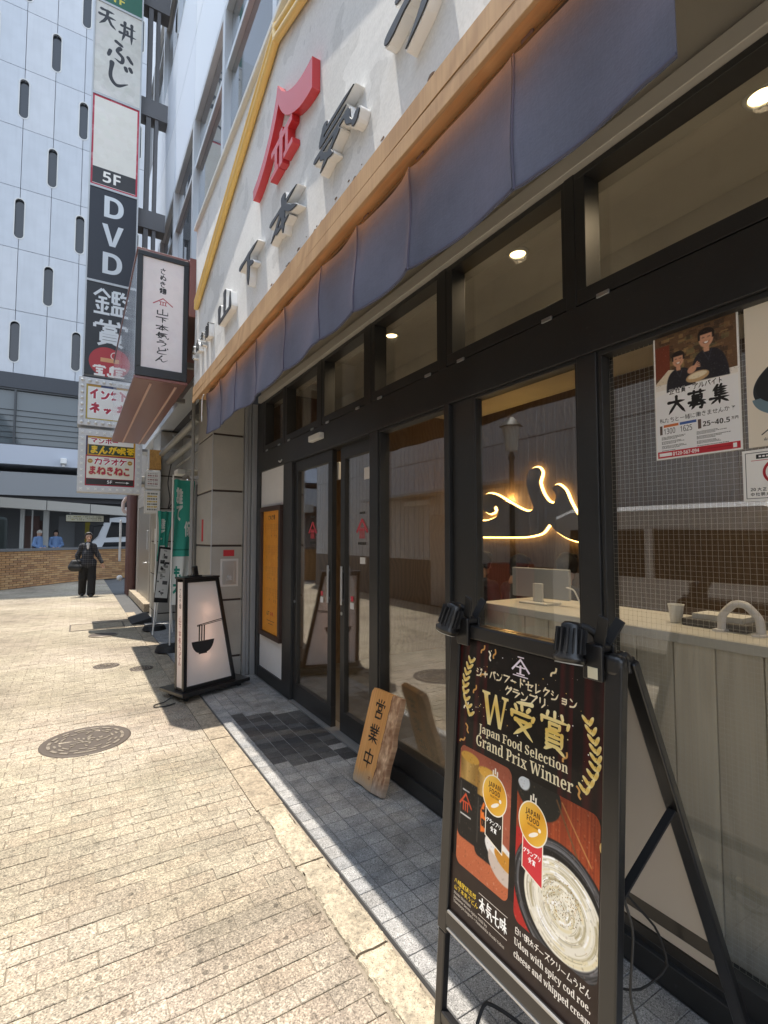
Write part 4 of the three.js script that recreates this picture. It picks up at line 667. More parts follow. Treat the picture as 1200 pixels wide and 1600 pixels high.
    c.save(); rp(510, 668, 490, 640, 44); c.clip(); speck(c, w, h, 5600, ['#fff', '#000', '#f0c090', '#401808'], 1, 6, 0.16); for (let i = 0; i < 120; i++) { const a = rr(0, 6.28), k = rr(0.1, 0.98); c.strokeStyle = pick(['#8f8466', '#a89a74', '#6f6650']); c.globalAlpha = 0.45; c.lineWidth = rr(1, 4); c.beginPath(); c.ellipse(800, 1118, 220 * k, 182 * k, 0.15, a, a + rr(0.2, 0.9)); c.stroke(); } c.globalAlpha = 1; c.restore();
    // medals
    for (const [x, y, rc] of [[345, 830, '#1b1512'], [618, 850, '#d3343c']]) { c.fillStyle = rc; c.strokeStyle = '#f3ead8'; c.lineWidth = 6; c.beginPath(); c.moveTo(x - 62, y + 30); c.lineTo(x - 62, y + 205); c.lineTo(x, y + 225); c.lineTo(x + 70, y + 245); c.lineTo(x + 66, y + 30); c.closePath(); c.fill(); c.stroke(); const g = c.createLinearGradient(x - 90, y - 90, x + 90, y + 90); g.addColorStop(0, '#f6d06a'); g.addColorStop(0.5, '#d99a24'); g.addColorStop(1, '#f0c454'); c.fillStyle = g; c.beginPath(); c.arc(x, y, 92, 0, 7); c.fill(); c.stroke(); c.fillStyle = '#f3ead8'; for (const d of [-16, 0, 16]) c.fillRect(x + d - 5, y - 118 - (d ? 0 : 12), 10, 28); c.fillStyle = '#3b2208'; c.font = 'bold 31px sans-serif'; c.textAlign = 'center'; c.fillText('JAPAN', x, y - 34); c.fillText('FOOD', x, y - 4); c.font = 'bold 13px sans-serif'; c.fillText('SELECTION', x, y + 13); c.textAlign = 'left'; c.fillStyle = '#f6efe0'; c.beginPath(); c.ellipse(x + 6, y + 44, 34, 9, -0.5, 0, 7); c.fill(); c.beginPath(); c.arc(x + 44, y + 12, 9, 0, 7); c.fill(); jp(c, 'グランプリ', x - 58, y + 118, 23, { weight: 0.16, color: '#fff' }); jp(c, '受賞', x - 24, y + 148, 25, { weight: 0.13, color: '#fff' }); }
    c.restore(); c.save(); c.translate(0, 52);
    jp(c, '八幡屋礒五郎', 44, 1348, 31, { weight: 0.12, color: '#e8c63a' }); jp(c, '山下本気うどん', 44, 1386, 29, { weight: 0.12, color: '#e8c63a' });
    c.fillStyle = '#efe9e2'; c.fillRect(252, 1322, 220, 3); c.fillRect(252, 1432, 220, 3); jp(c, '本気七味', 256, 1336, 52, { weight: 0.18, color: '#fff', brush: true, gap: 1.04, sy: 1.6 });
    c.font = '20px serif'; c.fillStyle = '#e9e2d8'; c.fillText('Honki Shichimi', 44, 1440); c.fillText('Japanese Seven-Spice Chili by', 44, 1464); c.fillText('Yawataya Isogoro × Yamashita Honki Udon', 44, 1488);
    c.restore(); jp(c, '白い明太チーズクリームうどん', 522, 1378, 32, { weight: 0.14, color: '#f4efe8', brush: true, gap: 1.0, sy: 1.15 });
    c.font = 'bold 46px serif'; c.fillStyle = '#f4efe8'; ['Udon with spicy cod roe,', 'cheese and whipped cream'].forEach((q, i) => { c.save(); c.translate(520, 1468 + i * 60); c.scale(450 / c.measureText(q).width, 1); c.fillText(q, 0, 0); c.restore(); });
    c.fillStyle = '#f0cf84'; c.beginPath(); c.arc(1030, 760, 34, 0, 7); c.fill(); c.beginPath(); c.arc(1030, 1560, 30, 0, 7); c.fill();
  });
  const yc = (0.385 + TOP - 0.028) / 2, U = [0, 0, 1], Y = [0.0704, 1, 0];
  part(t, 'poster_backing', bar([fx(0.33) + 0.004, 0.33, (AZ0 + AZ1) / 2], [fx(TOP - 0.02) + 0.004, TOP - 0.02, (AZ0 + AZ1) / 2], 0.006, AZ1 - AZ0 - 0.06), blackMatte);
  part(t, 'poster', sheet([fx(yc) - 0.0045, yc, (AZ0 + AZ1) / 2], U, Y, AZ1 - AZ0 - 0.078, TOP - 0.028 - 0.385), phys(1, 0.5, { map: pr, clearcoat: 0.2, clearcoatRoughness: 0.05, specularIntensity: 0.5 }));
  // rear leaf
  const rear = part(t, 'rear_frame', mg(lean(0.014, TOP, AZ0 + 0.02, AZ0 + 0.02, 0.026, 0.04, rx), lean(0.014, TOP, AZ1 - 0.02, AZ1 - 0.02, 0.026, 0.04, rx), bx(rx(TOP) - 0.014, rx(TOP) + 0.016, TOP - 0.03, TOP + 0.012, AZ0 + 0.01, AZ1 - 0.01, 0.008), bx(rx(0.42) - 0.012, rx(0.42) + 0.012, 0.395, 0.44, AZ0 + 0.03, AZ1 - 0.03, 0.004), bx(rx(0.30) - 0.012, rx(0.30) + 0.012, 0.285, 0.32, AZ0 + 0.03, AZ1 - 0.03, 0.004)), blackFrame);
  part(rear, 'white_panel', bar([rx(0.33), 0.33, (AZ0 + AZ1) / 2], [rx(TOP - 0.03), TOP - 0.03, (AZ0 + AZ1) / 2], 0.006, AZ1 - AZ0 - 0.07), phys([0.74, 0.70, 0.66], 0.5, { transmission: 0.25, thickness: 0 }));
  for (const z of [AZ0 + 0.02, AZ1 - 0.02]) { part(t, 'brace', bar([fx(0.72) + 0.02, 0.72, z], [rx(0.86) - 0.012, 0.86, z], 0.006, 0.02), blackMatte); part(t, 'hinge', clean(tube([[fx(TOP), TOP, z], [(fx(TOP) + rx(TOP)) / 2, TOP + 0.016, z], [rx(TOP), TOP, z]], 0.012, 8, 6)), blackFrame); }
}
// clip lamps on the board
function clipLamp(z, label, tilt) {
  const t = thing('clip_lamp', label, 'clip lamp', [1.10, 1.262, z], 0, undefined), P = [[0.0, 0.0], [0.034, 0.0], [0.036, 0.012], [0.030, 0.016], [0.027, 0.05], [0.023, 0.085], [0.016, 0.092], [0, 0.092]].map((p) => new THREE.Vector2(...p));
  const head = lp(t, 'lamp_head', clean(new THREE.LatheGeometry(P, 28)), blackFrame); head.position.set(-0.055, -0.015, 0.0); head.rotation.set(tilt, 0, -0.22);
  const fins = []; for (let i = 0; i < 14; i++) { const a = (i / 14) * 6.283, f = new THREE.BoxGeometry(0.010, 0.055, 0.0035); f.translate(0.030, 0.05, 0); f.rotateY(a); fins.push(f); } lp(head, 'fin', mg(fins), blackMatte).userData.kind = 'stuff';
  lp(head, 'lens', clean(new THREE.CylinderGeometry(0.031, 0.031, 0.003, 24).translate(0, -0.001, 0)), std([0.6, 0.6, 0.57], 0.25));
  lp(t, 'arm', clean(tube([[-0.045, 0.05, 0.0], [-0.02, 0.065, 0.012], [0.0, 0.05, 0.03], [0.004, 0.02, 0.04]], 0.009, 12, 8)), blackMatte);
  lp(t, 'clamp_jaw', mg(bx(-0.028, -0.016, -0.05, 0.03, 0.015, 0.065, 0.004), bx(0.016, 0.028, -0.05, 0.03, 0.015, 0.065, 0.004), bx(-0.026, 0.026, 0.012, 0.03, 0.02, 0.06, 0.004)), blackFrame);
  lp(t, 'clamp_lever', mg(bar([-0.014, 0.03, 0.05], [-0.03, 0.095, 0.075], 0.006, 0.026, 0.002), bar([0.014, 0.03, 0.05], [0.03, 0.085, 0.075], 0.006, 0.026, 0.002)), blackMatte);
  t.scale.setScalar(1.08); if (tilt < 0) lp(t, 'rating_label', bx(-0.0296, -0.0284, -0.045, -0.02, 0.03, 0.055), std([0.7, 0.66, 0.5], 0.6));
}
clipLamp(AZ0 + 0.03, 'black clip lamp clamped to the end of the A frame board towards the plank sign', 0.25); clipLamp(AZ1 - 0.11, 'black clip lamp with a pale label on the A frame board by its hinged corner', -0.05);
{
  const c1 = thing('lamp_cable', 'thick black cable coiled on the ground under the A frame board', 'cable', [1.12, 0.014, -1.1]);
  lp(c1, 'cable', clean(tube([[-0.02, 0.004, -0.06], [-0.06, 0.05, -0.10], [0.0, 0.10, -0.12], [0.08, 0.05, -0.06], [0.12, 0.006, 0.06], [0.05, 0.006, 0.14], [-0.02, 0.006, 0.22], [0.08, 0.006, 0.32], [0.2, 0.006, 0.25], [0.3, 0.006, 0.3]], 0.0055, 70, 7)), blackMatte);
  const c2 = thing('lamp_cable', 'thin grey cable hanging down inside the A frame board', 'cable', [1.12, 0.014, -0.85]);
  lp(c2, 'cable', clean(tube([[0.02, 1.22, 0.03], [0.06, 0.95, 0.05], [0.04, 0.72, 0.06], [0.10, 0.55, 0.06], [0.10, 0.38, 0.05], [0.16, 0.2, 0.06], [0.18, 0.004, 0.1], [0.3, 0.004, 0.2]], 0.0035, 60, 6)), std([0.05, 0.048, 0.046], 0.6));
  const c3 = thing('lamp_cable', 'looped dark cable tied at the lower bar of the A frame board', 'cable', [1.3, 0.0, -0.95]);
  lp(c3, 'cable', clean(tube([[-0.18, 1.2, -0.3], [-0.12, 0.8, -0.1], [0.1, 0.5, 0.05], [0.16, 0.42, 0.08], [0.17, 0.33, 0.1], [0.1, 0.26, 0.05], [0.0, 0.22, -0.1], [-0.08, 0.02, -0.15]], 0.0035, 60, 6)), blackMatte);
}
// notices on the inside of the glass
function notice(name, label, cat, z0, z1, y0, y1, W, H, draw, bg = '#f6f5f2') {
  const t = thing(name, label, cat, [FX + 0.045, y0, (z0 + z1) / 2]);
  part(t, 'sheet', sheet([FX + 0.0445, (y0 + y1) / 2, (z0 + z1) / 2], [0, 0, 1], [0, 1, 0], z1 - z0, y1 - y0), std(1, 0.55, { map: print(W, H, bg, draw) }));
  part(t, 'backing', bx(FX + 0.0455, FX + 0.0485, y0, y1, z0, z1), std([0.7, 0.7, 0.68], 0.8)); return t;
}
notice('recruitment_poster', 'recruitment poster with two smiling staff and large black brush characters on the glass', 'poster', -1.032, -0.752, 1.838, 2.296, 800, 1300, (c, w, h) => {
  c.fillStyle = '#6b5038'; c.fillRect(16, 16, w - 32, 560); for (let i = 0; i < 160; i++) { c.globalAlpha = 0.6; c.fillStyle = pick(['#8a6a46', '#4b3626', '#a98a5a', '#6f6b4a', '#3a2d24']); c.fillRect(rr(16, w - 90), rr(16, 440), rr(10, 90), rr(6, 50)); } c.globalAlpha = 1; c.fillStyle = '#7a3a26'; c.fillRect(16, 120, 150, 330); c.fillStyle = '#e3d5bd'; c.beginPath(); c.moveTo(16, 500); c.lineTo(150, 380); c.lineTo(230, 400); c.lineTo(200, 576); c.lineTo(16, 576); c.fill(); c.fillStyle = '#efeae2'; c.fillRect(16, 520, w - 32, 60);
  const figure = (x, y, s, hair, ch) => { c.fillStyle = '#23232b'; c.beginPath(); c.moveTo(x - 120 * s, y + 330 * s); c.quadraticCurveTo(x - 130 * s, y + 120 * s, x - 30 * s, y + 92 * s); c.lineTo(x + 40 * s, y + 92 * s); c.quadraticCurveTo(x + 150 * s, y + 110 * s, x + 165 * s, y + 340 * s); c.fill(); c.fillStyle = '#d9a384'; c.fillRect(x - 22 * s, y + 50 * s, 44 * s, 60 * s); c.beginPath(); c.ellipse(x, y, 56 * s, 72 * s, 0.05, 0, 7); c.fill(); c.fillStyle = '#201815'; c.beginPath(); c.ellipse(x, y - 38 * s, 62 * s, 48 * s, 0, 3.1, 6.3); c.fill(); c.fillRect(x - 62 * s, y - 40 * s, 16 * s, 46 * s); c.fillRect(x + 46 * s, y - 40 * s, 16 * s, 46 * s); c.strokeStyle = '#5a2f22'; c.lineWidth = 4; c.beginPath(); c.arc(x, y + 18 * s, 24 * s, 0.3, 2.8); c.stroke(); c.fillStyle = '#fff'; c.beginPath(); c.arc(x, y + 24 * s, 17 * s, 0.1, 3.0); c.fill(); c.fillStyle = '#2a1c18'; c.fillRect(x - 32 * s, y - 12 * s, 20 * s, 5); c.fillRect(x + 12 * s, y - 12 * s, 20 * s, 5); c.strokeStyle = '#3b3b46'; c.lineWidth = 8; c.beginPath(); c.moveTo(x - 26 * s, y + 98 * s); c.lineTo(x + 14 * s, y + 180 * s); c.lineTo(x + 38 * s, y + 98 * s); c.stroke(); };
  c.filter = 'blur(3px)'; figure(520, 170, 1.2); figure(250, 300, 1.02); c.fillStyle = '#d9a384'; c.beginPath(); c.ellipse(380, 440, 46, 34, -0.5, 0, 7); c.fill(); for (let i = 0; i < 4; i++) { c.save(); c.translate(400, 420); c.rotate(-0.9 + i * 0.35); c.fillRect(0, -7, 62, 13); c.restore(); } c.fillStyle = '#c9a77a'; c.beginPath(); c.ellipse(430, 520, 110, 52, -0.1, 0, 7); c.fill(); c.fillStyle = '#efe2c4'; c.beginPath(); c.ellipse(430, 508, 90, 30, -0.1, 0, 7); c.fill();
  c.filter = 'none'; speck(c, w, 570, 2600, ['#000', '#fff', '#7a5a3a', '#c9a27a'], 2, 7, 0.10);
  c.fillStyle = '#f3f4f6'; c.beginPath(); c.moveTo(16, 640); c.quadraticCurveTo(300, 560, w - 16, 600); c.lineTo(w - 16, h - 16); c.lineTo(16, h - 16); c.fill();
  for (const [wt, col] of [[0.26, '#fff'], [0.13, '#141414']]) jp(c, '正社員・アルバイト', 150, 586, 56, { weight: wt, color: col, brush: true });
  [...'大募集'].forEach((ch, i) => drawGlyph(c, ch, 128 + i * 200, 660 - i * 6, 186, 190, 30 - i * 3, '#141414', true));
  jp(c, '私たちと一緒に働きませんか？', 44, 872, 50, { weight: 0.085, color: '#2a2a2a' });
  c.fillStyle = '#5b4a44'; c.fillRect(44, 950, 26, 92); c.fillRect(420, 950, 30, 92); c.fillStyle = '#d8783c'; c.fillRect(84, 944, 150, 26); c.fillStyle = '#3e62a8'; c.fillRect(246, 944, 160, 26); c.fillStyle = '#222'; c.font = '78px sans-serif'; c.save(); c.scale(0.7, 1); c.fillText('1300', 116, 1040); c.fillText('1625', 352, 1040); c.restore(); c.font = 'bold 68px sans-serif'; c.fillText('25~40.5', 462, 1028); jp(c, '万円', 714, 980, 30, { weight: 0.12 });
  c.fillStyle = '#4a4a4a'; for (let k = 0; k < 2; k++) for (let i = 0; i < 13; i++) { if (i % 4 === 3) continue; let x = 60 + k * 345; const e = x + (k ? 300 : 250) * rr(0.5, 1); while (x < e) { const l = rr(6, 16); c.fillRect(x, 1068 + i * 11.5, l, 6); x += l + rr(2, 7); } }
  c.fillStyle = '#c62d3a'; c.fillRect(16, 1218, w - 32, 66); c.fillStyle = '#fff'; c.fillRect(32, 1234, 128, 34); c.font = 'bold 52px sans-serif'; c.save(); c.scale(0.8, 1); c.fillText('0120-567-094', 210, 1270); c.restore(); c.fillRect(722, 1230, 32, 42); c.fillStyle = '#8a2028'; for (let x = 500; x < 700; x += 14) c.fillRect(x, 1244, 9, 8);
});
notice('bowl_poster', 'cream poster with a dark bowl and a small red roof emblem on the glass', 'poster', -0.735, -0.44, 1.838, 2.30, 800, 1250, (c, w, h) => {
  c.fillStyle = '#2b2f33'; c.beginPath(); c.ellipse(440, 720, 400, 250, -0.25, 0, 7); c.fill(); c.fillStyle = '#6f8894'; c.beginPath(); c.ellipse(430, 760, 400, 240, -0.25, 0.4, 3.2); c.fill(); c.fillStyle = '#1f2326'; c.beginPath(); c.ellipse(450, 690, 390, 215, -0.25, 0, 7); c.fill(); c.fillStyle = '#c79a62'; c.beginPath(); c.ellipse(490, 690, 260, 130, -0.25, 0, 7); c.fill(); c.fillStyle = '#efe3c8'; for (let i = 0; i < 40; i++) { c.beginPath(); c.ellipse(490 + rr(-150, 150), 690 + rr(-60, 60), 60, 8, rr(-1, 1), 0, 7); c.fill(); }
  jp(c, '気', 430, 90, 220, { weight: 0.16, color: '#a82632', brush: true }); jp(c, '本', 430, 330, 200, { weight: 0.16, color: '#a82632', brush: true });
  c.strokeStyle = '#333'; c.lineWidth = 9; c.beginPath(); c.moveTo(100, 1150); c.lineTo(205, 1070); c.lineTo(310, 1150); c.stroke(); c.fillStyle = '#b4262f'; for (const x of [172, 200, 228]) c.fillRect(x, 1110, 12, 46); c.fillRect(160, 1106, 92, 10); jp(c, 'さぬき麺', 150, 1036, 26, { weight: 0.13 }); jp(c, '山下本気うどん', 112, 1176, 27, { weight: 0.13 });
}, '#ece2d0');
notice('alcohol_notice', 'small white notice with a red circle and bar over a bottle and glass', 'notice', -0.755, -0.56, 1.668, 1.83, 560, 470, (c, w, h) => {
  c.strokeStyle = '#222'; c.lineWidth = 5; c.strokeRect(26, 26, w - 52, h - 52); c.fillStyle = '#222'; c.fillRect(110, 44, 300, 40); c.fillStyle = '#fff'; for (let x = 130; x < 390; x += 28) c.fillRect(x, 56, 20, 15); c.fillStyle = '#b33'; c.fillRect(70, 96, 400, 5);
  c.strokeStyle = '#222'; c.lineWidth = 6; c.strokeRect(215, 190, 44, 90); c.strokeRect(227, 158, 20, 34); c.strokeRect(280, 200, 56, 80); c.strokeStyle = '#b1212d'; c.lineWidth = 22; c.beginPath(); c.arc(272, 212, 104, 0, 7); c.stroke(); c.beginPath(); c.moveTo(198, 142); c.lineTo(346, 286); c.stroke();
  c.fillStyle = '#222'; c.font = 'bold 40px sans-serif'; c.fillText('20', 56, 376); for (let l = 0; l < 2; l++) for (let i = 0; i < (l ? 10 : 9); i++) { jp(c, [...'大中本正社員白明太気'][(i * 3 + l) % 10], 110 + i * 40 - l * 54, 346 + l * 44, 34, { weight: 0.12 }); }
});
// ---------------------------------------------------------------- piers, neighbouring shop and its signs
function pier(label, x0, x1, z0, z1, top, joints) {
  const t = thing('tiled_pier', label, 'pier', [x0, 0, (z0 + z1) / 2]);
  part(t, 'core', bx(x0 + 0.012, x1 - 0.012, 0, top, z0 + 0.012, z1 - 0.012), darkSeal);
  let y = 0.004; for (const j of [...joints, top]) { part(t, 'slab', bx(x0, x1, y, j - 0.011, z0, z1, 0.006), pick(pierMats)); y = j + 0.011; }
  part(t, 'corner_bead', bx(x0 - 0.003, x0 + 0.004, 0.004, top, z1 - 0.004, z1 + 0.003), alu);
  return t;
}
const pier1 = pier('pale stone tiled pier beside the shop front with a metal box set in it', 1.27, 1.62, -6.55, -5.74, 3.6, [0.235, 0.866, 1.473, 2.093, 2.734]);
{
  const x = 1.475, y = 1.17, z = -5.74;
  part(pier1, 'service_box', mg(bx(x - 0.075, x + 0.075, y - 0.13, y - 0.105, z - 0.01, z + 0.012), bx(x - 0.075, x + 0.075, y + 0.105, y + 0.13, z - 0.01, z + 0.012), bx(x - 0.075, x - 0.05, y - 0.105, y + 0.105, z - 0.01, z + 0.012), bx(x + 0.05, x + 0.075, y - 0.105, y + 0.105, z - 0.01, z + 0.012), bx(x - 0.05, x + 0.05, y - 0.105, y + 0.105, z - 0.01, z + 0.002)), steel);
  part(pier1, 'service_surround', mg(bx(x - 0.10, x + 0.10, y - 0.155, y - 0.131, z, z + 0.003), bx(x - 0.10, x + 0.10, y + 0.131, y + 0.155, z, z + 0.003), bx(x - 0.10, x - 0.076, y - 0.131, y + 0.131, z, z + 0.003), bx(x + 0.076, x + 0.10, y - 0.131, y + 0.131, z, z + 0.003)), std([0.62, 0.6, 0.56], 0.8));
  part(pier1, 'service_nozzle', mg(rod([x, y - 0.05, z], [x, y - 0.05, z + 0.03], 0.022), bx(x - 0.03, x + 0.03, y - 0.085, y - 0.075, z, z + 0.02)), alu);
  part(pier1, 'red_label', bx(x - 0.07, x + 0.05, y + 0.185, y + 0.255, z, z + 0.004), std([0.5, 0.02, 0.03], 0.5));
  part(pier1, 'red_strip', bx(1.262, 1.2699, 1.52, 1.78, -6.22, -6.16), std([0.5, 0.03, 0.03], 0.5));
  for (const [a, b, d] of [[1.625, 1.66, 0.02], [1.668, 1.70, 0.0], [1.708, 1.765, 0.03]]) part(pier1, 'jamb_channel', bx(a, b, 0.012, 3.12, -5.745, -5.725 + d, 0.004), aluDull);
}
const pier2 = pier('pale stone tiled pier between the neighbouring bay and the steel door', 1.30, 1.78, -11.3, -10.2, 3.6, [0.16, 0.86, 1.5, 2.12, 2.74]);
part(pier2, 'paper_notice', bx(1.293, 1.2985, 1.45, 1.75, -10.75, -10.55), whitePlastic);
{                                                                   // recessed bay between the piers
  const t = thing('neighbour_shop', 'dark recessed neighbouring shop bay with pipes under its canopy sign', 'shop front', [1.75, 0, -8.4]);
  const dg = phys([0.02, 0.022, 0.025], 0.06, { ior: 1.5 });
  part(t, 'back_wall', bx(1.80, 1.95, 0, 3.6, -10.2, -6.55), pierMats[1]);
  part(t, 'upper_panel', bx(1.70, 1.80, 2.7, 3.6, -10.2, -6.55), pierMats[1]);
  for (const [a, b] of [[-10.15, -9.3], [-9.2, -8.2], [-8.1, -7.2]]) { const w = part(t, 'window', mg(bx(1.74, 1.80, 0.05, 0.15, a, b), bx(1.74, 1.80, 2.5, 2.6, a, b), bx(1.74, 1.80, 0.15, 2.5, a, a + 0.06), bx(1.74, 1.80, 0.15, 2.5, b - 0.06, b)), aluDull); part(w, 'pane', bx(1.765, 1.775, 0.15, 2.5, a + 0.06, b - 0.06), dg); }
  part(t, 'side_pier', bx(1.62, 1.80, 0, 3.6, -7.2, -6.55), pierMats[0]);
  part(t, 'tile_floor', bx(1.083, 1.80, -0.02, 0.012, -11.2, -6.0), tileMats[1]);
  for (const [x, y, r] of [[1.30, 3.12, 0.05], [1.42, 2.98, 0.055], [1.55, 2.90, 0.02]]) part(t, 'pipe', clean(rod([x, y, -6.7], [x, y, -10.0], r, r, 14)), std([0.33, 0.33, 0.31], 0.5, { metalness: 0.3 }));
  for (let i = 0; i < 3; i++) part(t, 'pipe_strap', bx(1.24, 1.52, 3.16, 3.2, -7.0 - i * 1.4, -6.95 - i * 1.4), aluDull);
  part(t, 'loose_wire', clean(tube([[1.45, 2.95, -9.9], [1.42, 2.6, -10.05], [1.47, 2.3, -10.1], [1.44, 2.1, -10.12], [1.5, 2.2, -10.1]], 0.009, 30, 5)), blackMatte);
  part(t, 'lamp_bracket', mg(bar([1.62, 2.62, -8.0], [1.35, 2.58, -8.0], 0.02), bx(1.25, 1.37, 2.52, 2.60, -8.25, -7.95, 0.01)), whitePlastic);
  const d = thing('downpipe', 'slim grey downpipe on the corner of the stone pier', 'pipe', [1.2, 0, -6.5]);
  lp(d, 'pipe', clean(rod([0, 0.012, 0], [0, 3.5, 0], 0.022)), std([0.28, 0.28, 0.27], 0.5)); lp(d, 'bracket', mg(bx(-0.03, 0.07, 1.0, 1.03, -0.015, 0.015), bx(-0.03, 0.07, 2.3, 2.33, -0.015, 0.015)), aluDull);
}
// long canopy sign box
{
  const x0 = 0.41, x1 = 0.86, y0 = 3.06, y1 = 4.25, z1 = -5.06, z0 = -8.6;
  const t = thing('canopy_sign', 'long box sign with a black framed white end panel of vertical lettering', 'box sign', [(x0 + x1) / 2, y0, (z0 + z1) / 2]);
  const maroon = phys([0.19, 0.065, 0.055], 0.32, { clearcoat: 0.4, clearcoatRoughness: 0.15 }), pinkLine = std([0.62, 0.42, 0.36], 0.5);
  part(t, 'underside', bx(x0 - 0.01, x1 + 0.01, y0 - 0.03, y0, z0, z1 + 0.01, 0.006), maroon);
  for (const f of [0.3, 0.8]) part(t, 'underside_strip', bx(x0 + (x1 - x0) * f, x0 + (x1 - x0) * f + 0.02, y0 - 0.038, y0 - 0.0305, z0 + 0.02, z1 - 0.1), pinkLine);
  part(t, 'top', bx(x0 - 0.01, x1 + 0.01, y1, y1 + 0.03, z0, z1 + 0.005, 0.006), maroon);
  part(t, 'rear_side', bx(x1 - 0.01, x1, y0, y1, z0, z1 - 0.03), maroon);
  part(t, 'far_end', bx(x0, x1, y0, y1, z0, z0 + 0.02), maroon);
  const fr = part(t, 'end_frame', mg(bx(x0, x1, y0, y0 + 0.085, z1 - 0.03, z1 + 0.02, 0.004), bx(x0, x1, y1 - 0.045, y1, z1 - 0.03, z1 + 0.02, 0.004), bx(x0, x0 + 0.045, y0 + 0.085, y1 - 0.045, z1 - 0.03, z1 + 0.02, 0.004), bx(x1 - 0.045, x1, y0 + 0.085, y1 - 0.045, z1 - 0.03, z1 + 0.02, 0.004)), black);
  const pr = print(360, 1060, '#ddd5d6', (c, w, h) => {
    speck(c, w, h, 120, ['#e8e2e2', '#cfc6c8'], 10, 60, 0.2); jp(c, 'さぬき麺', 148, 80, 58, { v: true, weight: 0.14, color: '#1c1a1c', brush: true, gap: 1.1 });
    c.strokeStyle = '#a8404a'; c.lineWidth = 9; c.beginPath(); c.moveTo(98, 432); c.lineTo(180, 372); c.lineTo(262, 432); c.stroke(); c.fillStyle = '#a8404a'; for (const x of [156, 176, 198]) c.fillRect(x, 402, 8, 36); c.fillRect(148, 402, 66, 6); c.fillRect(150, 434, 64, 5);
    [...'山下本気うどん'].forEach((ch, i) => drawGlyph(c, ch, 118, 474 + i * 74, 122, 64, 10, '#1c1a1c', true));
  });
  part(t, 'end_panel', sheet([(x0 + x1) / 2, (y0 + 0.085 + y1 - 0.045) / 2, z1 + 0.004], [1, 0, 0], [0, 1, 0], x1 - x0 - 0.08, y1 - y0 - 0.12), std(1, 0.4, { map: pr }));
  const side = print(1400, 520, '#b9c2cf', (c, w, h) => { speck(c, w, h, 300, ['#cdd5df', '#a7b2c2'], 10, 80, 0.25); [...'山下本気うどん'].forEach((ch, i) => drawGlyph(c, ch, 90 + i * 180, 160, 150, 190, 20, '#5d6a80', true)); });
  part(t, 'side_panel', sheet([x0 - 0.002, (y0 + y1) / 2, (z0 + z1) / 2], [0, 0, 1], [0, 1, 0], z1 - z0 - 0.04, y1 - y0 - 0.04), phys(1, 0.12, { map: side, clearcoat: 0.6 }));
  part(t, 'side_backing', bx(x0, x0 + 0.02, y0, y1, z0 + 0.02, z1 - 0.03), maroon);
  part(t, 'wall_cover', bx(x1 + 0.001, 1.262, 3.7, 4.28, z0, z1 + 0.055), maroon);
  part(t, 'bracket', mg(bx(x1, 1.27, 3.5, 3.56, -6.0, -5.94), bx(x1, 1.27, 3.5, 3.56, -7.6, -7.54)), aluDull);
}
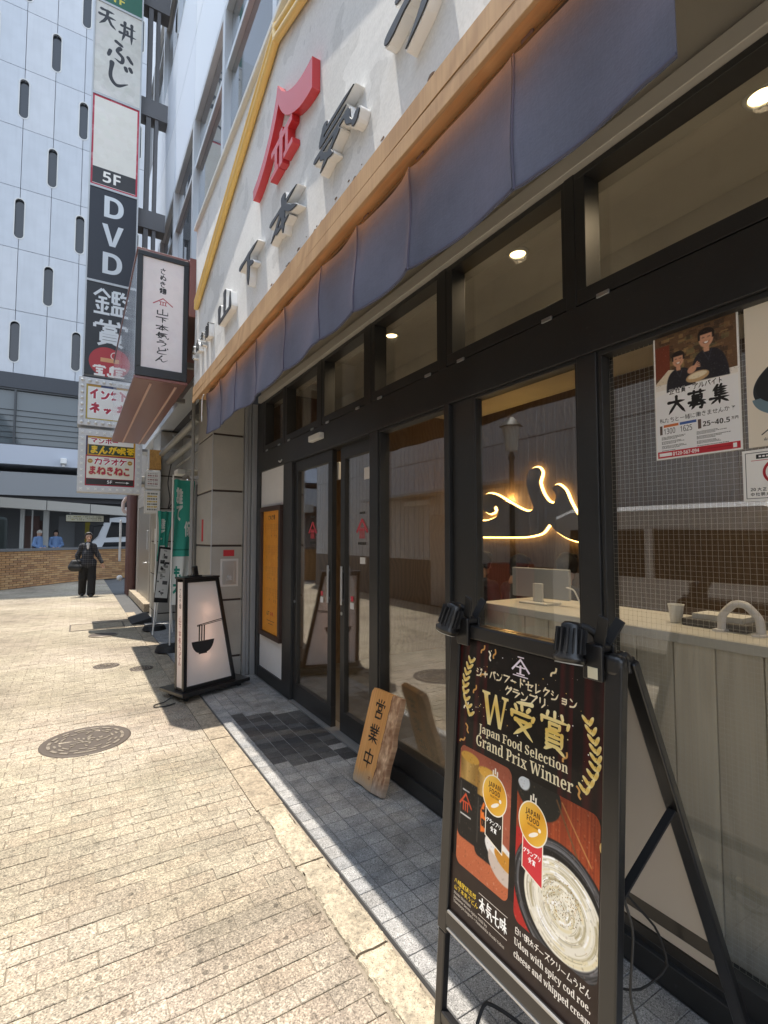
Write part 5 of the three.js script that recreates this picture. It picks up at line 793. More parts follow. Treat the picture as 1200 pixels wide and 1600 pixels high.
// tall blade sign on the corner of the next building
{
  const z = -10, T = 0.42, X0 = 0.02, X1 = 0.77;
  const t = thing('blade_sign', 'tall vertical blade sign of stacked panels with DVD in white letters', 'blade sign', [0.4, 4.4, z - T / 2]);
  const edge = std([0.42, 0.43, 0.43], 0.45, { metalness: 0.5 }), body = std([0.30, 0.31, 0.32], 0.6);
  part(t, 'side_rail', mg(bx(X0 - 0.025, X0, 4.38, 14.6, z - T, z + 0.012), bx(X1, X1 + 0.025, 4.38, 14.6, z - T, z + 0.012)), edge);
  part(t, 'rear', bx(X0, X1, 4.4, 14.6, z - T, z - 0.02), body);
  part(t, 'mount', mg(...[5.2, 7.4, 9.6, 11.8].map((y) => bx(X1 + 0.025, 1.27, y, y + 0.35, z - T + 0.05, z - 0.1)), bx(0.9, 0.98, 4.3, 14.6, z - T + 0.1, z - 0.12), bx(1.05, 1.11, 4.3, 14.6, z - T + 0.1, z - 0.12)), std([0.12, 0.12, 0.125], 0.6));
  const panels = [
    [11.36, 13.1, '#0f5a44', (c, w, h) => { c.fillStyle = '#cfc04a'; c.font = 'bold 120px sans-serif'; c.fillText('1F', 120, h - 40); }],
    [9.58, 11.32, '#c9c7bf', (c, w, h) => { speck(c, w, h, 300, ['#d8d6cf', '#b5b3aa'], 6, 60, 0.3); drawGlyph(c, '天', 22, 40, 160, 200, 28, '#26262a', true); drawGlyph(c, '丼', 200, 90, 160, 230, 26, '#26262a', true); drawGlyph(c, 'ふ', 60, 330, 300, 240, 36, '#26262a', true); drawGlyph(c, 'じ', 60, 560, 280, 260, 38, '#26262a', true); }],
    [7.86, 9.54, '#b0283e', (c, w, h) => { c.fillStyle = '#dcd8cd'; c.fillRect(16, 18, w - 32, h - 36); speck(c, w, h * 0.8, 120, ['#e6e2d8', '#cfcabd'], 6, 50, 0.25); c.fillStyle = '#2f2d2e'; c.fillRect(16, h - 188, w - 32, 166); c.fillStyle = '#ece8df'; c.font = 'bold 150px sans-serif'; c.fillText('5F', 96, h - 56); }],
    [6.13, 7.82, '#1d212c', (c, w, h) => { c.fillStyle = '#d4dadd'; c.font = 'bold 300px sans-serif'; c.textAlign = 'center';[...'DVD'].forEach((ch, i) => c.fillText(ch, w / 2, 270 + i * 284)); c.textAlign = 'left'; }],
    [4.42, 6.09, '#17181d', (c, w, h) => { drawGlyph(c, '鑑', 50, 40, 300, 280, 24, '#dfe3e4', false); drawGlyph(c, '賞', 50, 340, 300, 270, 26, '#dfe3e4', false); c.fillStyle = '#b3262c'; c.beginPath(); c.arc(w / 2 - 20, 770, 145, 0, 7); c.fill(); c.strokeStyle = '#e8e0d8'; c.lineWidth = 8; c.beginPath(); c.arc(250, 700, 34, 0, 7); c.stroke(); c.fillStyle = '#d9a06a'; c.fillRect(130, 730, 120, 40); jp(c, '宝島', 66, 800, 116, { weight: 0.17, color: '#f0ece6' }); c.fillStyle = '#f0ece6'; c.font = 'bold 100px sans-serif'; c.fillText('24', 310, 890); }],
  ];
  for (const [a, b, bg, draw] of panels) { const H = Math.round(410 * (b - a) / 0.75); part(t, 'panel', sheet([(X0 + X1) / 2, (a + b) / 2, z + 0.001], [1, 0, 0], [0, 1, 0], X1 - X0, b - a), std(1, 0.35, { map: print(400, H, bg, draw) })); part(t, 'divider', bx(X0, X1, b, b + 0.04, z - 0.02, z + 0.014), edge); }
}
function marquee(name, label, x0, x1, y0, y1, zf, draw, mark) {
  const t = thing(name, label, 'marquee sign', [(x0 + x1) / 2, y0, zf - 0.15]), b = 0.115;
  part(t, 'cabinet', bx(x0, x1, y0, y1, zf - 0.3, zf - 0.012, 0.006), std([0.52, 0.53, 0.55], 0.45));
  const pr = print(760, Math.round(760 * (y1 - y0 - 2 * b) / (x1 - x0 - 2 * b)), '#efece6', draw);
  part(t, 'border', mg(bx(x0, x1, y0, y0 + b, zf - 0.012, zf, 0.003), bx(x0, x1, y1 - b, y1, zf - 0.012, zf, 0.003), bx(x0, x0 + b, y0 + b, y1 - b, zf - 0.012, zf, 0.003), bx(x1 - b, x1, y0 + b, y1 - b, zf - 0.012, zf, 0.003)), std([0.68, 0.68, 0.68], 0.45));
  part(t, 'panel', sheet([(x0 + x1) / 2, (y0 + y1) / 2, zf - 0.010], [1, 0, 0], [0, 1, 0], x1 - x0 - 2 * b, y1 - y0 - 2 * b), std(1, 0.4, { map: pr }));
  const l = [], at = (x, y) => { if (mark) { for (const a of [0.785, -0.785]) l.push(clean(new THREE.BoxGeometry(0.055, 0.014, 0.012).rotateZ(a).translate(x, y, zf + (a > 0 ? 0.004 : 0.0055)))); } else l.push(clean(new THREE.SphereGeometry(0.026, 10, 8).translate(x, y, zf + 0.008))); };
  const nx = Math.round((x1 - x0 - b) / 0.112), ny = Math.round((y1 - y0 - b) / 0.112);
  for (let i = 0; i <= nx; i++) for (const y of [y0 + b / 2, y1 - b / 2]) at(x0 + b / 2 + (x1 - x0 - b) * i / nx, y); for (let i = 1; i < ny; i++) for (const x of [x0 + b / 2, x1 - b / 2]) at(x, y0 + b / 2 + (y1 - y0 - b) * i / ny);
  part(t, mark ? 'star_lights' : 'bulbs', mg(l), std([0.86, 0.86, 0.82], 0.3)).userData.kind = 'stuff';
  part(t, 'arm', mg(bx(x1, 1.3, y0 + 0.2, y0 + 0.25, zf - 0.2, zf - 0.15), bx(x1, 1.3, y1 - 0.3, y1 - 0.25, zf - 0.2, zf - 0.15)), aluDull); return t;
}
const outlined = (c, s, x, y, size, col, rim, wt = 0.16, sx = 1) => { jp(c, s, x, y, size, { weight: wt + 0.16, color: rim, sx }); jp(c, s, x, y, size, { weight: wt, color: col, sx }); };
marquee('marquee_sign', 'bulb bordered sign with large red katakana for internet', -0.05, 0.92, 3.52, 4.37, -10, (c, w, h) => { c.fillStyle = '#b58a2a'; c.fillRect(0, 0, w, 40); c.fillStyle = '#37406a'; c.fillRect(w * 0.3, 0, w * 0.4, 40); c.fillStyle = '#a83040'; c.fillRect(w * 0.6, 0, w * 0.2, 40); c.fillStyle = '#b8a242'; c.fillRect(0, h - 24, w, 24); c.fillRect(0, 0, 26, h); outlined(c, 'インター', 50, 70, 190, '#b5203a', '#fff', 0.2, 0.85); outlined(c, 'ネット', 50, 320, 200, '#b5203a', '#fff', 0.2, 0.95); }, false);
marquee('marquee_sign', 'star bordered karaoke and comic cafe sign under the bulb bordered one', -0.03, 0.97, 2.36, 3.46, -10, (c, w, h) => {
  c.fillStyle = '#c8962c'; c.fillRect(0, 0, w, h * 0.40); c.fillStyle = '#3a2f55'; c.fillRect(0, 0, 26, h * 0.4); c.fillStyle = '#f2efe6'; c.fillRect(30, 36, w - 60, 110); outlined(c, 'マンボー', 70, 30, 96, '#b5203a', '#fff', 0.18, 1.1); c.fillStyle = '#1f3a2a'; c.fillRect(44, 150, w - 70, 160); jp(c, 'まんが喫茶', 60, 160, 136, { weight: 0.2, color: '#f2c628' });
  c.fillStyle = '#a51f30'; c.fillRect(0, h * 0.385, w, h * 0.615); c.fillStyle = '#e8e3d6'; c.fillRect(18, h * 0.41, w - 36, h * 0.44); c.fillStyle = '#2b2422'; c.fillRect(18, h * 0.86, w - 36, h * 0.115); for (const x of [70, w - 80]) { c.fillStyle = '#b8862e'; c.beginPath(); c.arc(x, h * 0.505, 38, 0, 7); c.fill(); c.fillStyle = '#e9dcae'; c.fillRect(x - 20, h * 0.5, 40, 8); } outlined(c, 'カラオケ', 128, h * 0.43, 122, '#b5203a', '#fff', 0.17, 1.02); outlined(c, 'まねきねこ', 46, h * 0.60, 150, '#b5203a', '#d9c8a0', 0.16, 0.86); c.fillStyle = '#eee'; c.font = 'bold 76px sans-serif'; c.fillText('5F', 330, h * 0.945); c.fillRect(460, h * 0.912, 180, 9); c.beginPath(); c.moveTo(680, h * 0.918); c.lineTo(630, h * 0.895); c.lineTo(630, h * 0.94); c.fill();
}, true);
{                                                                   // added slab, hidden behind the signs, to thicken their shadow on the pavement
  const t = thing('added_shade_slab', 'added flat grey slab hidden behind the marquee signs to cast shade on the pavement', 'canopy', [0.65, 2.62, -10.95]);
  lp(t, 'slab', bx(-0.62, 0.64, 0, 0.12, -0.45, 0.5, 0.01), std([0.42, 0.42, 0.41], 0.6)); lp(t, 'edge_trim', bx(-0.632, -0.621, -0.01, 0.13, -0.45, 0.5), aluDull);
}
{                                                                   // small stacked sign boxes on the far pier
  const t = thing('wooden_sign_box', 'weathered orange wooden sign box on the far pier under the canopy', 'sign box', [1.18, 2.84, -10.12]);
  lp(t, 'box', bx(-0.08, 0.12, 0, 0.36, -0.1, 0.06, 0.006), std(1, 0.8, { map: woodTex(256, [0.55, 0.30, 0.08], [0.32, 0.15, 0.04], 301, [0.4, 0.4], 5) })); lp(t, 'white_edge', bx(-0.105, -0.081, 0, 0.36, -0.1, 0.06), whitePlastic);
  for (const [y, h, cols, lab] of [[2.47, 0.33, ['#b9b3ad', '#8c4a44'], 'small white sign box with red print under the orange wooden one'], [2.02, 0.42, ['#6a6a66', '#c7a62c'], 'small white sign box with yellow and grey print, lowest on the far pier']]) {
    const s = thing('small_sign_box', lab, 'sign box', [1.18, y, -10.12]); lp(s, 'box', bx(-0.14, 0.12, 0, h, -0.1, 0.05, 0.006), std([0.68, 0.67, 0.64], 0.5));
    lp(s, 'print', sheet([-0.01, h / 2, 0.0515], [1, 0, 0], [0, 1, 0], 0.23, h - 0.03), std(1, 0.5, { map: print(128, 200, '#e6e2da', (c, w, hh) => { for (let i = 0; i < 7; i++) { c.fillStyle = cols[i % 2]; for (let x = 14; x < 110; x += 16) c.fillRect(x, 14 + i * 25, rr(8, 14), 15); } }) }));
  }
}
// banners
function banner(label, x, z, y0, y1, w, furl, texts) {
  const t = thing('nobori_banner', label, 'banner', [x, 0.012, z]); const teal = '#3fa898';
  lp(t, 'pole', clean(rod([0, 0, 0], [0, y1 + 0.06, 0], 0.011)), whitePlastic); lp(t, 'crossbar', clean(rod([-0.02, y1, 0], [w + 0.02, y1, 0], 0.007)), whitePlastic);
  lp(t, 'foot', clean(new THREE.CylinderGeometry(0.16, 0.19, 0.07, 20).translate(0, 0.037, 0)), blackMatte);
  const N = 14, M = 30, g = new THREE.PlaneGeometry(w, y1 - y0, N, M), p = g.attributes.position;
  for (let i = 0; i < p.count; i++) { const u = p.getX(i) / w + 0.5, v = 0.5 - p.getY(i) / (y1 - y0), k = 1 - furl * Math.min(1, v * 2.2) * (0.75 + 0.2 * Math.sin(v * 9)); p.setXYZ(i, u * w * k + 0.03 * Math.sin(v * 6) * furl, p.getY(i), 0.035 * Math.sin(u * 9 + v * 5) * (0.3 + v) + furl * 0.05 * Math.sin(u * 16)); }
  g.computeVertexNormals(); g.translate(0.012, (y0 + y1) / 2, 0);
  lp(t, 'cloth', g, phys(1, 0.9, { map: print(300, 900, '#e4e8e6', (c, W, H) => { c.fillStyle = teal; c.fillRect(0, 0, W, H * 0.62); c.fillStyle = '#1f7f70'; c.fillRect(0, H * 0.56, W, 10); texts.forEach((q) => jp(c, q[0], q[1], q[2], q[3], { v: true, weight: 0.16, color: q[4] })); }), transmission: 0.2, thickness: 0 }));
  return t;
}
banner('teal and white vertical banner with white characters hanging open by the pier', 1.13, -7.5, 0.62, 2.38, 0.32, 0.10, [['誰で', 20, 60, 120, '#eef3f1'], ['保', 160, 300, 120, '#eef3f1'], ['も本', 30, 620, 110, '#1f8a78'], ['気', 170, 700, 110, '#1f8a78']]).rotation.y = 0.35;
banner('teal banner twisted tight round its pole by the far pier', 1.16, -9.35, 0.62, 2.02, 0.34, 0.62, [['誰で', 30, 80, 120, '#eef3f1'], ['保', 60, 380, 120, '#eef3f1']]).rotation.y = 0.5;
{                                                                   // easel with papers
  const t = thing('easel_stand', 'slim white easel stand holding black and white sheets', 'easel', [1.2, 0.012, -9.0], 0.25);
  lp(t, 'front_leg', mg(rod([-0.16, 0, 0.12], [0.02, 1.42, -0.06], 0.012), rod([0.16, 0, 0.12], [0.14, 1.42, -0.06], 0.012)), whitePlastic); lp(t, 'rear_leg', clean(rod([0.08, 0, -0.4], [0.08, 1.4, -0.08], 0.012)), whitePlastic);
  lp(t, 'board', bar([-0.03, 0.5, 0.085], [0.08, 1.4, -0.03], 0.22, 0.02), blackMatte);
  lp(t, 'sheets', (() => { const A = V(-0.03, 0.62, 0.085), B = V(0.075, 1.32, -0.005), Y = B.clone().sub(A); return sheet([(A.x + B.x) / 2, (A.y + B.y) / 2, (A.z + B.z) / 2 + 0.016], [1, -0.15, 0], [Y.x, Y.y, Y.z], 0.2, 0.8); })(), std(1, 0.6, { map: print(256, 600, '#d9d8d4', (c, w, h) => { for (let i = 0; i < 26; i++) { c.fillStyle = pick(['#2a2a2a', '#555', '#8a8a86', '#b9b8b2']); c.fillRect(rr(10, 130), rr(10, 560), rr(20, 110), rr(8, 46)); } }) }));
}
{                                                                   // steel door building beyond the far pier
  const t = thing('steel_door_front', 'narrow building front with a brushed steel door and brown downpipes', 'building front', [1.4, 0, -14]);
  part(t, 'wall', bx(1.42, 1.75, 0, 8.6, -16.6, -11.3), std([0.30, 0.28, 0.26], 0.6));
  const d = part(t, 'steel_door', bx(1.385, 1.42, 0.17, 2.35, -14.6, -12.3, 0.005), std([0.34, 0.32, 0.29], 0.35, { metalness: 0.6 })); part(d, 'handle', mg(rod([1.37, 1.0, -12.6], [1.31, 1.0, -12.6], 0.02), bx(1.30, 1.32, 0.98, 1.02, -12.75, -12.55), bx(1.355, 1.385, 1.3, 1.75, -12.64, -12.56, 0.006)), alu);
  part(t, 'door_jamb', mg(bx(1.37, 1.44, 0.0, 2.6, -12.3, -12.1), bx(1.37, 1.44, 0.0, 2.6, -14.9, -14.6), bx(1.37, 1.44, 2.35, 2.6, -14.6, -12.3)), std([0.42, 0.4, 0.37], 0.4, { metalness: 0.5 }));
  part(t, 'step', bx(1.24, 1.42, 0, 0.17, -15.4, -11.75, 0.01), kerbMats[0]);
  for (const z of [-15.4, -15.75, -16.1]) part(t, 'brown_pipe', clean(rod([1.30, 0, z], [1.30, 2.9, z], 0.11, 0.11, 14)), std([0.10, 0.045, 0.04], 0.5));
  part(t, 'white_pipe', clean(tube([[1.2, 2.75, -16.2], [1.12, 2.6, -16.3], [1.12, 2.4, -16.3], [1.2, 2.3, -16.3]], 0.05, 16, 8)), std([0.62, 0.5, 0.46], 0.5));
  part(t, 'white_guard', bx(1.04, 1.10, 0.9, 2.1, -16.45, -16.38, 0.02), whitePlastic); part(t, 'tap', clean(new THREE.SphereGeometry(0.08, 10, 8).translate(1.08, 0.42, -16.4)), whitePlastic);
}
// upper floors above the shops
{
  const t = thing('office_building', 'office building over the shops with pale metal panels and bands of windows', 'building', [1.27, 3.6, -6]);
  const skin = [[0.60, 0.64, 0.69], [0.57, 0.61, 0.67], [0.63, 0.66, 0.70]].map((c) => std(c, 0.45, { metalness: 0.1 })), dg = phys([0.05, 0.06, 0.07], 0.03, { ior: 1.9 }), X = 1.27, ZA = -13.4, ZB = 3.2;
  part(t, 'core', bx(X + 0.25, 7, 3.62, 27, ZA, ZB), std([0.1, 0.1, 0.11], 0.8));
  part(t, 'north_wall', bx(X, 7, 3.62, 27, ZA - 0.2, ZA), skin[0]);
  part(t, 'lower_band', bx(X, X + 0.24, 3.62, 5.1, ZA, -5.02), skin[1]);
  part(t, 'lower_band_behind_sign', bx(X + 0.05, X + 0.24, 3.64, 5.1, -5.0, ZB), skin[1]);
  const floors = [[5.1, 7.6], [10.35, 12.85], [15.6, 18.1], [20.85, 23.3]];
  floors.forEach(([a, b], f) => {
    const nb = f + 1 < floors.length ? floors[f + 1][0] : 27;
    for (let z = ZB; z > ZA + 0.1; z -= 1.75) { const q = Math.max(ZA, z - 1.75); for (const [y0, y1] of [[b, b + 1.32], [b + 1.32, nb]]) part(t, 'spandrel_panel', bx(X, X + 0.24, y0 + 0.006, y1 - 0.006, q + 0.006, z - 0.006), pick(skin)); }
    for (let z = ZB + 0.03; z > ZA + 0.1; z -= 1.75) { const q = Math.max(ZA, z - 1.75), w = part(t, 'window', mg(bx(X + 0.0, X + 0.12, a, a + 0.06, q, z), bx(X + 0.0, X + 0.12, b - 0.07, b, q, z), bx(X + 0.02, X + 0.12, b - 0.77, b - 0.70, q + 0.05, z - 0.05), bx(X - 0.01, X + 0.12, a + 0.06, b - 0.07, q, q + 0.05), bx(X - 0.01, X + 0.12, a + 0.06, b - 0.07, z - 0.05, z)), alu); part(w, 'pane', bx(X + 0.07, X + 0.08, a + 0.05, b - 0.05, q + 0.045, z - 0.045), dg); }
  });
}
// ---------------------------------------------------------------- the end of the street
{
  const Z = -24, PW = 1.03, RH = 2.5, Y0 = 8.05, white = [[1, 1, 1], [0.96, 0.97, 0.98], [1.03, 1.02, 1.01]].map((c) => std(c, 0.45, { map: tex(512, 3.1, (u, v) => { const b = fbm(u, v, 4, 501, 5), q = vn(u, v, 46, 3, 503), k = 0.92 + 0.16 * (b - 0.5) - 0.10 * Math.max(0, q - 0.55) - 0.12 * Math.max(0, fbm(u, v, 9, 505, 3) - 0.58); return [0.54 * k, 0.565 * k, 0.60 * k]; }) })), dark = phys([0.03, 0.034, 0.04], 0.1, { ior: 1.6 }), rimM = std([0.58, 0.58, 0.56], 0.5);
  const t = thing('tower_block', 'pale blue white tower of tall panels with staggered slot windows', 'tower', [-4, 0, Z]);
  part(t, 'core', bx(-16, 3.2, 4.6, 48, Z - 14, Z - 0.16), std([0.55, 0.59, 0.65], 0.6));
  const cap = (cx, cy, hw, hh, n = 8) => { const p = []; for (let i = 0; i <= n; i++) { const a = Math.PI * (i / n); p.push([cx + hw * Math.cos(a), cy + hh - hw + hw * Math.sin(a)]); } for (let i = 0; i <= n; i++) { const a = Math.PI + Math.PI * (i / n); p.push([cx + hw * Math.cos(a), cy - hh + hw + hw * Math.sin(a)]); } return p; };
  const notch = (left) => { const w = PW - 0.02, h = RH - 0.02, hw = 0.165, hh = 0.83, p = []; if (left) { p.push([0, 0], [w, 0], [w, h], [0, h]); for (let i = 0; i <= 8; i++) { const a = Math.PI / 2 - (Math.PI / 2) * (i / 8); p.push([hw * Math.cos(a), h / 2 + hh - hw + hw * Math.sin(a)]); } for (let i = 0; i <= 8; i++) { const a = -(Math.PI / 2) * (i / 8); p.push([hw * Math.cos(a), h / 2 - hh + hw + hw * Math.sin(a)]); } } else { p.push([w, 0]); for (let i = 0; i <= 8; i++) { const a = -Math.PI / 2 - (Math.PI / 2) * (i / 8); p.push([w + hw * Math.cos(a), h / 2 - hh + hw + hw * Math.sin(a)]); } for (let i = 0; i <= 8; i++) { const a = Math.PI - (Math.PI / 2) * (i / 8); p.push([w + hw * Math.cos(a), h / 2 + hh - hw + hw * Math.sin(a)]); } p.push([w, h], [0, h], [0, 0]); } return boxuv(extrude(p, 0.15)); };
  const geo = [notch(true), notch(false)]; geo.forEach((g) => (g.userData.done = true));
  const outer = cap(0, 0, 0.19, 0.85), inner = cap(0, 0, 0.15, 0.81).reverse(), rim = boxuv(extrude(outer, 0.03, 0, [inner])), gl = boxuv(extrude(cap(0, 0, 0.16, 0.82), 0.01)); rim.userData.done = gl.userData.done = true;
  for (let c = -8; c < 7; c++) for (let r = 0; r < 7; r++) {
    const x = -2.32 + c * PW, y = Y0 + r * RH, left = ((c + r) % 2 + 2) % 2 === 0;
    if (x > 3 || x < -6) continue;
    const m = part(t, 'facade_panel', geo[left ? 0 : 1], pick(white)); m.position.set(x + 0.01 + 4, y + 0.01, -0.15);
    if (left) { const w = part(t, 'slot_window', rim, rimM); w.position.set(x + 4, y + RH / 2, -0.02); const p = part(w, 'pane', gl, dark); p.position.set(0, 0, -0.1); }
  }
  // lower storeys
  part(t, 'dark_band', bx(-16, 3.2, 7.45, 8.04, Z - 0.2, Z + 0.05), std([0.045, 0.05, 0.06], 0.5));
  for (let x = -13.5; x < 3.2; x += 2.25) { const w = part(t, 'wide_window', mg(bx(x, x + 0.07, 5.2, 7.45, Z - 0.16, Z), bx(x + 0.07, x + 2.25, 5.2, 5.27, Z - 0.16, Z), bx(x + 0.07, x + 2.25, 7.38, 7.45, Z - 0.16, Z)), std([0.05, 0.055, 0.06], 0.4)); part(w, 'pane', bx(x + 0.07, x + 2.25, 5.27, 7.38, Z - 0.12, Z - 0.11), phys([0.10, 0.12, 0.13], 0.06, { ior: 1.6 })); part(w, 'blind', bx(x + 0.1, x + rr(0.7, 2.0), 5.9, 7.38, Z - 0.155, Z - 0.145), std([0.35, 0.37, 0.36], 0.8)); for (let k = 0; k < 6; k++) part(w, 'guard_wire', bx(x + 0.07, x + 2.25, 5.5 + k * 0.22, 5.515 + k * 0.22, Z - 0.09, Z - 0.07), blackMatte); }
  part(t, 'white_band', bx(-16, 3.2, 4.45, 5.2, Z - 2.6, Z + 0.12), std([0.47, 0.50, 0.56], 0.6));
  part(t, 'camera_housing', mg(bx(-0.66, -0.44, 4.55, 4.78, Z + 0.12, Z + 0.4, 0.03), rod([-0.55, 4.45, Z + 0.2], [-0.55, 4.6, Z + 0.2], 0.05)), whitePlastic);
  part(t, 'recess_back', bx(-16, 3.2, 4.15, 4.45, Z - 3, Z - 2.6), std([0.28, 0.285, 0.29], 0.7));
  part(t, 'grey_fascia', bx(-16, 3.2, 3.25, 4.15, Z - 2.6, Z + 0.02), std([0.28, 0.285, 0.29], 0.7));
  part(t, 'deep_soffit', bx(-16, 6, 3.05, 3.25, Z - 9, Z - 0.2), std([0.07, 0.07, 0.075], 0.8));
  part(t, 'rear_wall', bx(-16, 6, 0, 3.25, Z - 6.2, Z - 6), std([0.17, 0.18, 0.19], 0.7));
  for (const [x, w] of [[-2.0, 0.14], [-1.22, 0.2], [-1.62, 0.05]]) part(t, 'column', bx(x, x + w, 0, 3.1, Z - 1.4, Z - 1.1), std([0.36, 0.36, 0.34], 0.6));
  part(t, 'yellow_post', bx(0.30, 0.50, 0, 2.6, Z - 3.0, Z - 2.9), std([0.55, 0.45, 0.05], 0.5));
  part(t, 'grey_machine', bx(-0.75, -0.1, 0, 2.6, Z - 4.2, Z - 3.8), std([0.22, 0.235, 0.25], 0.5));
  part(t, 'back_shelves', mg(bx(-2.2, -1.4, 1.0, 2.4, Z - 4.4, Z - 4.2), bx(-2.1, -1.5, 2.0, 2.6, Z - 4.1, Z - 4.0)), std([0.16, 0.10, 0.09], 0.7));
}
{                                                                   // long curved beige canopy edge over the loading area
  const t = thing('canopy_edge', 'beige curved canopy edge running over the loading area behind the brick wall', 'canopy', [0, 2.62, -21.5]);
  const sh = []; for (let i = 0; i < 6; i++) { const x0 = -5 + i * 1.35, z = (x) => -20.6 - 0.35 * (x + 3.5) - 0.02 * (x + 3.5) ** 2, P = []; const g = new THREE.BoxGeometry(1.33, 0.34, 0.5, 6, 1, 1), p = g.attributes.position; for (let k = 0; k < p.count; k++) { const x = p.getX(k) + x0 + 0.675; p.setXYZ(k, x, p.getY(k) + 2.80 - 0.03 * (x + 3), p.getZ(k) + z(x)); } g.computeVertexNormals(); part(t, 'fascia_panel', boxuv(g), std([0.36, 0.345, 0.31], 0.7)); }
  for (const [x, z] of [[-3.9, -20.8], [2.6, -23.6]]) part(t, 'canopy_post', clean(rod([x, 0, z], [x, 2.7, z], 0.07)), aluDull);
  const s = thing('hanging_sign', 'pale direction sign board hanging under the canopy', 'hanging sign', [0.35, 2.2, -22.9]);
  lp(s, 'board', bx(-0.75, 0.75, 0, 0.30, -0.06, 0.06, 0.01), blackMatte); lp(s, 'print', sheet([-0.1, 0.15, 0.0615], [1, 0, 0], [0, 1, 0], 1.26, 0.24), std(1, 0.5, { map: print(512, 100, '#b9b49c', (c) => { for (let i = 0; i < 3; i++) for (let x = 20; x < 480; x += 26) if (rnd() > 0.25) { c.fillStyle = pick(['#6a6658', '#8c7a3a', '#4d4a44']); c.fillRect(x, 16 + i * 26, rr(8, 22), 12); } }) })); lp(s, 'hanger', mg(rod([-0.6, 0.3, 0], [-0.6, 0.5, 0], 0.015), rod([0.6, 0.3, 0], [0.6, 0.5, 0], 0.015)), aluDull);
}
{                                                                   // curved brown brick wall
  const path = new THREE.CatmullRomCurve3([V(-6, 0, -16.6), V(-3.4, 0, -17.8), V(-1.95, 0, -19.07), V(-1.05, 0, -20.2), V(-0.3, 0, -21.2), V(1.0, 0, -22.2), V(3.0, 0, -23.0)]), L = path.getLength();
  const t = thing('brick_wall', 'low curved wall of narrow brown bricks with a dark coping', 'wall', [-1, 0, -20]);
  const core = [], cope = [], N = 60; for (let i = 0; i < N; i++) { const a = path.getPointAt(i / N), b = path.getPointAt((i + 1) / N); core.push(bar([a.x, 0.59, a.z], [b.x, 0.59, b.z], 0.18, 1.18)); cope.push(bar([a.x, 1.215, a.z], [b.x, 1.215, b.z], 0.30, 0.07)); }
  const lay = (l) => { const g = mg(l); return g; };
  const mk = (y0, y1, hw) => { const P = [], I = []; for (let i = 0; i <= N; i++) { const a = path.getPointAt(i / N), d = path.getTangentAt(i / N), nx = -d.z, nz = d.x; for (const [s, y] of [[-1, y0], [-1, y1], [1, y1], [1, y0]]) P.push(a.x + nx * hw * s, y, a.z + nz * hw * s); } for (let i = 0; i < N; i++) for (let k = 0; k < 4; k++) { const a = i * 4 + k, b = i * 4 + (k + 1) % 4, c = a + 4, d = b + 4; I.push(a, b, c, b, d, c); } const g = new THREE.BufferGeometry(); g.setAttribute('position', new THREE.Float32BufferAttribute(P, 3)); g.setIndex(I); const q = g.toNonIndexed(); q.computeVertexNormals(); return boxuv(q); };
  part(t, 'mortar_core', mk(0, 1.16, 0.09), std([0.10, 0.08, 0.06], 0.95)); part(t, 'coping', mk(1.16, 1.24, 0.15), std([0.12, 0.12, 0.12], 0.8));
  const bricks = [], mats = [[0.36, 0.20, 0.085], [0.30, 0.16, 0.07], [0.40, 0.24, 0.11], [0.25, 0.13, 0.06], [0.33, 0.19, 0.09]], near = [];
  for (let r = 0; r < 16; r++) for (let s = 0.4 + (r % 2) * 0.13; s < L - 0.3; s += 0.262) {
    const p = path.getPointAt(s / L), d = path.getTangentAt(s / L), g = new THREE.BoxGeometry(0.25, 0.058, 0.02); g.rotateY(Math.atan2(-d.z, d.x)); g.translate(p.x - d.z * -0.098 * -1 * 1, 0.045 + r * 0.072, p.z + d.x * 0.098);
    const P = V(p.x, 0.05 + r * 0.072, p.z).project(camera), shown = Math.abs(P.x) < 1 && P.x < -0.66; if (shown) near.push(boxuv(g)); else bricks.push(boxuv(g));
  }
  const bm = mats.map((c) => std(c, 0.85)); near.forEach((g, i) => (i < 300 ? part(t, 'brick', g, pick(bm)) : bricks.push(g))); if (bricks.length) part(t, 'brick_courses', mg(bricks), bm[0]).userData.kind = 'stuff';
}
structure('terrace', bx(-16, 6, -0.02, 0.18, -38, -23.4), std([0.22, 0.22, 0.22], 0.9));
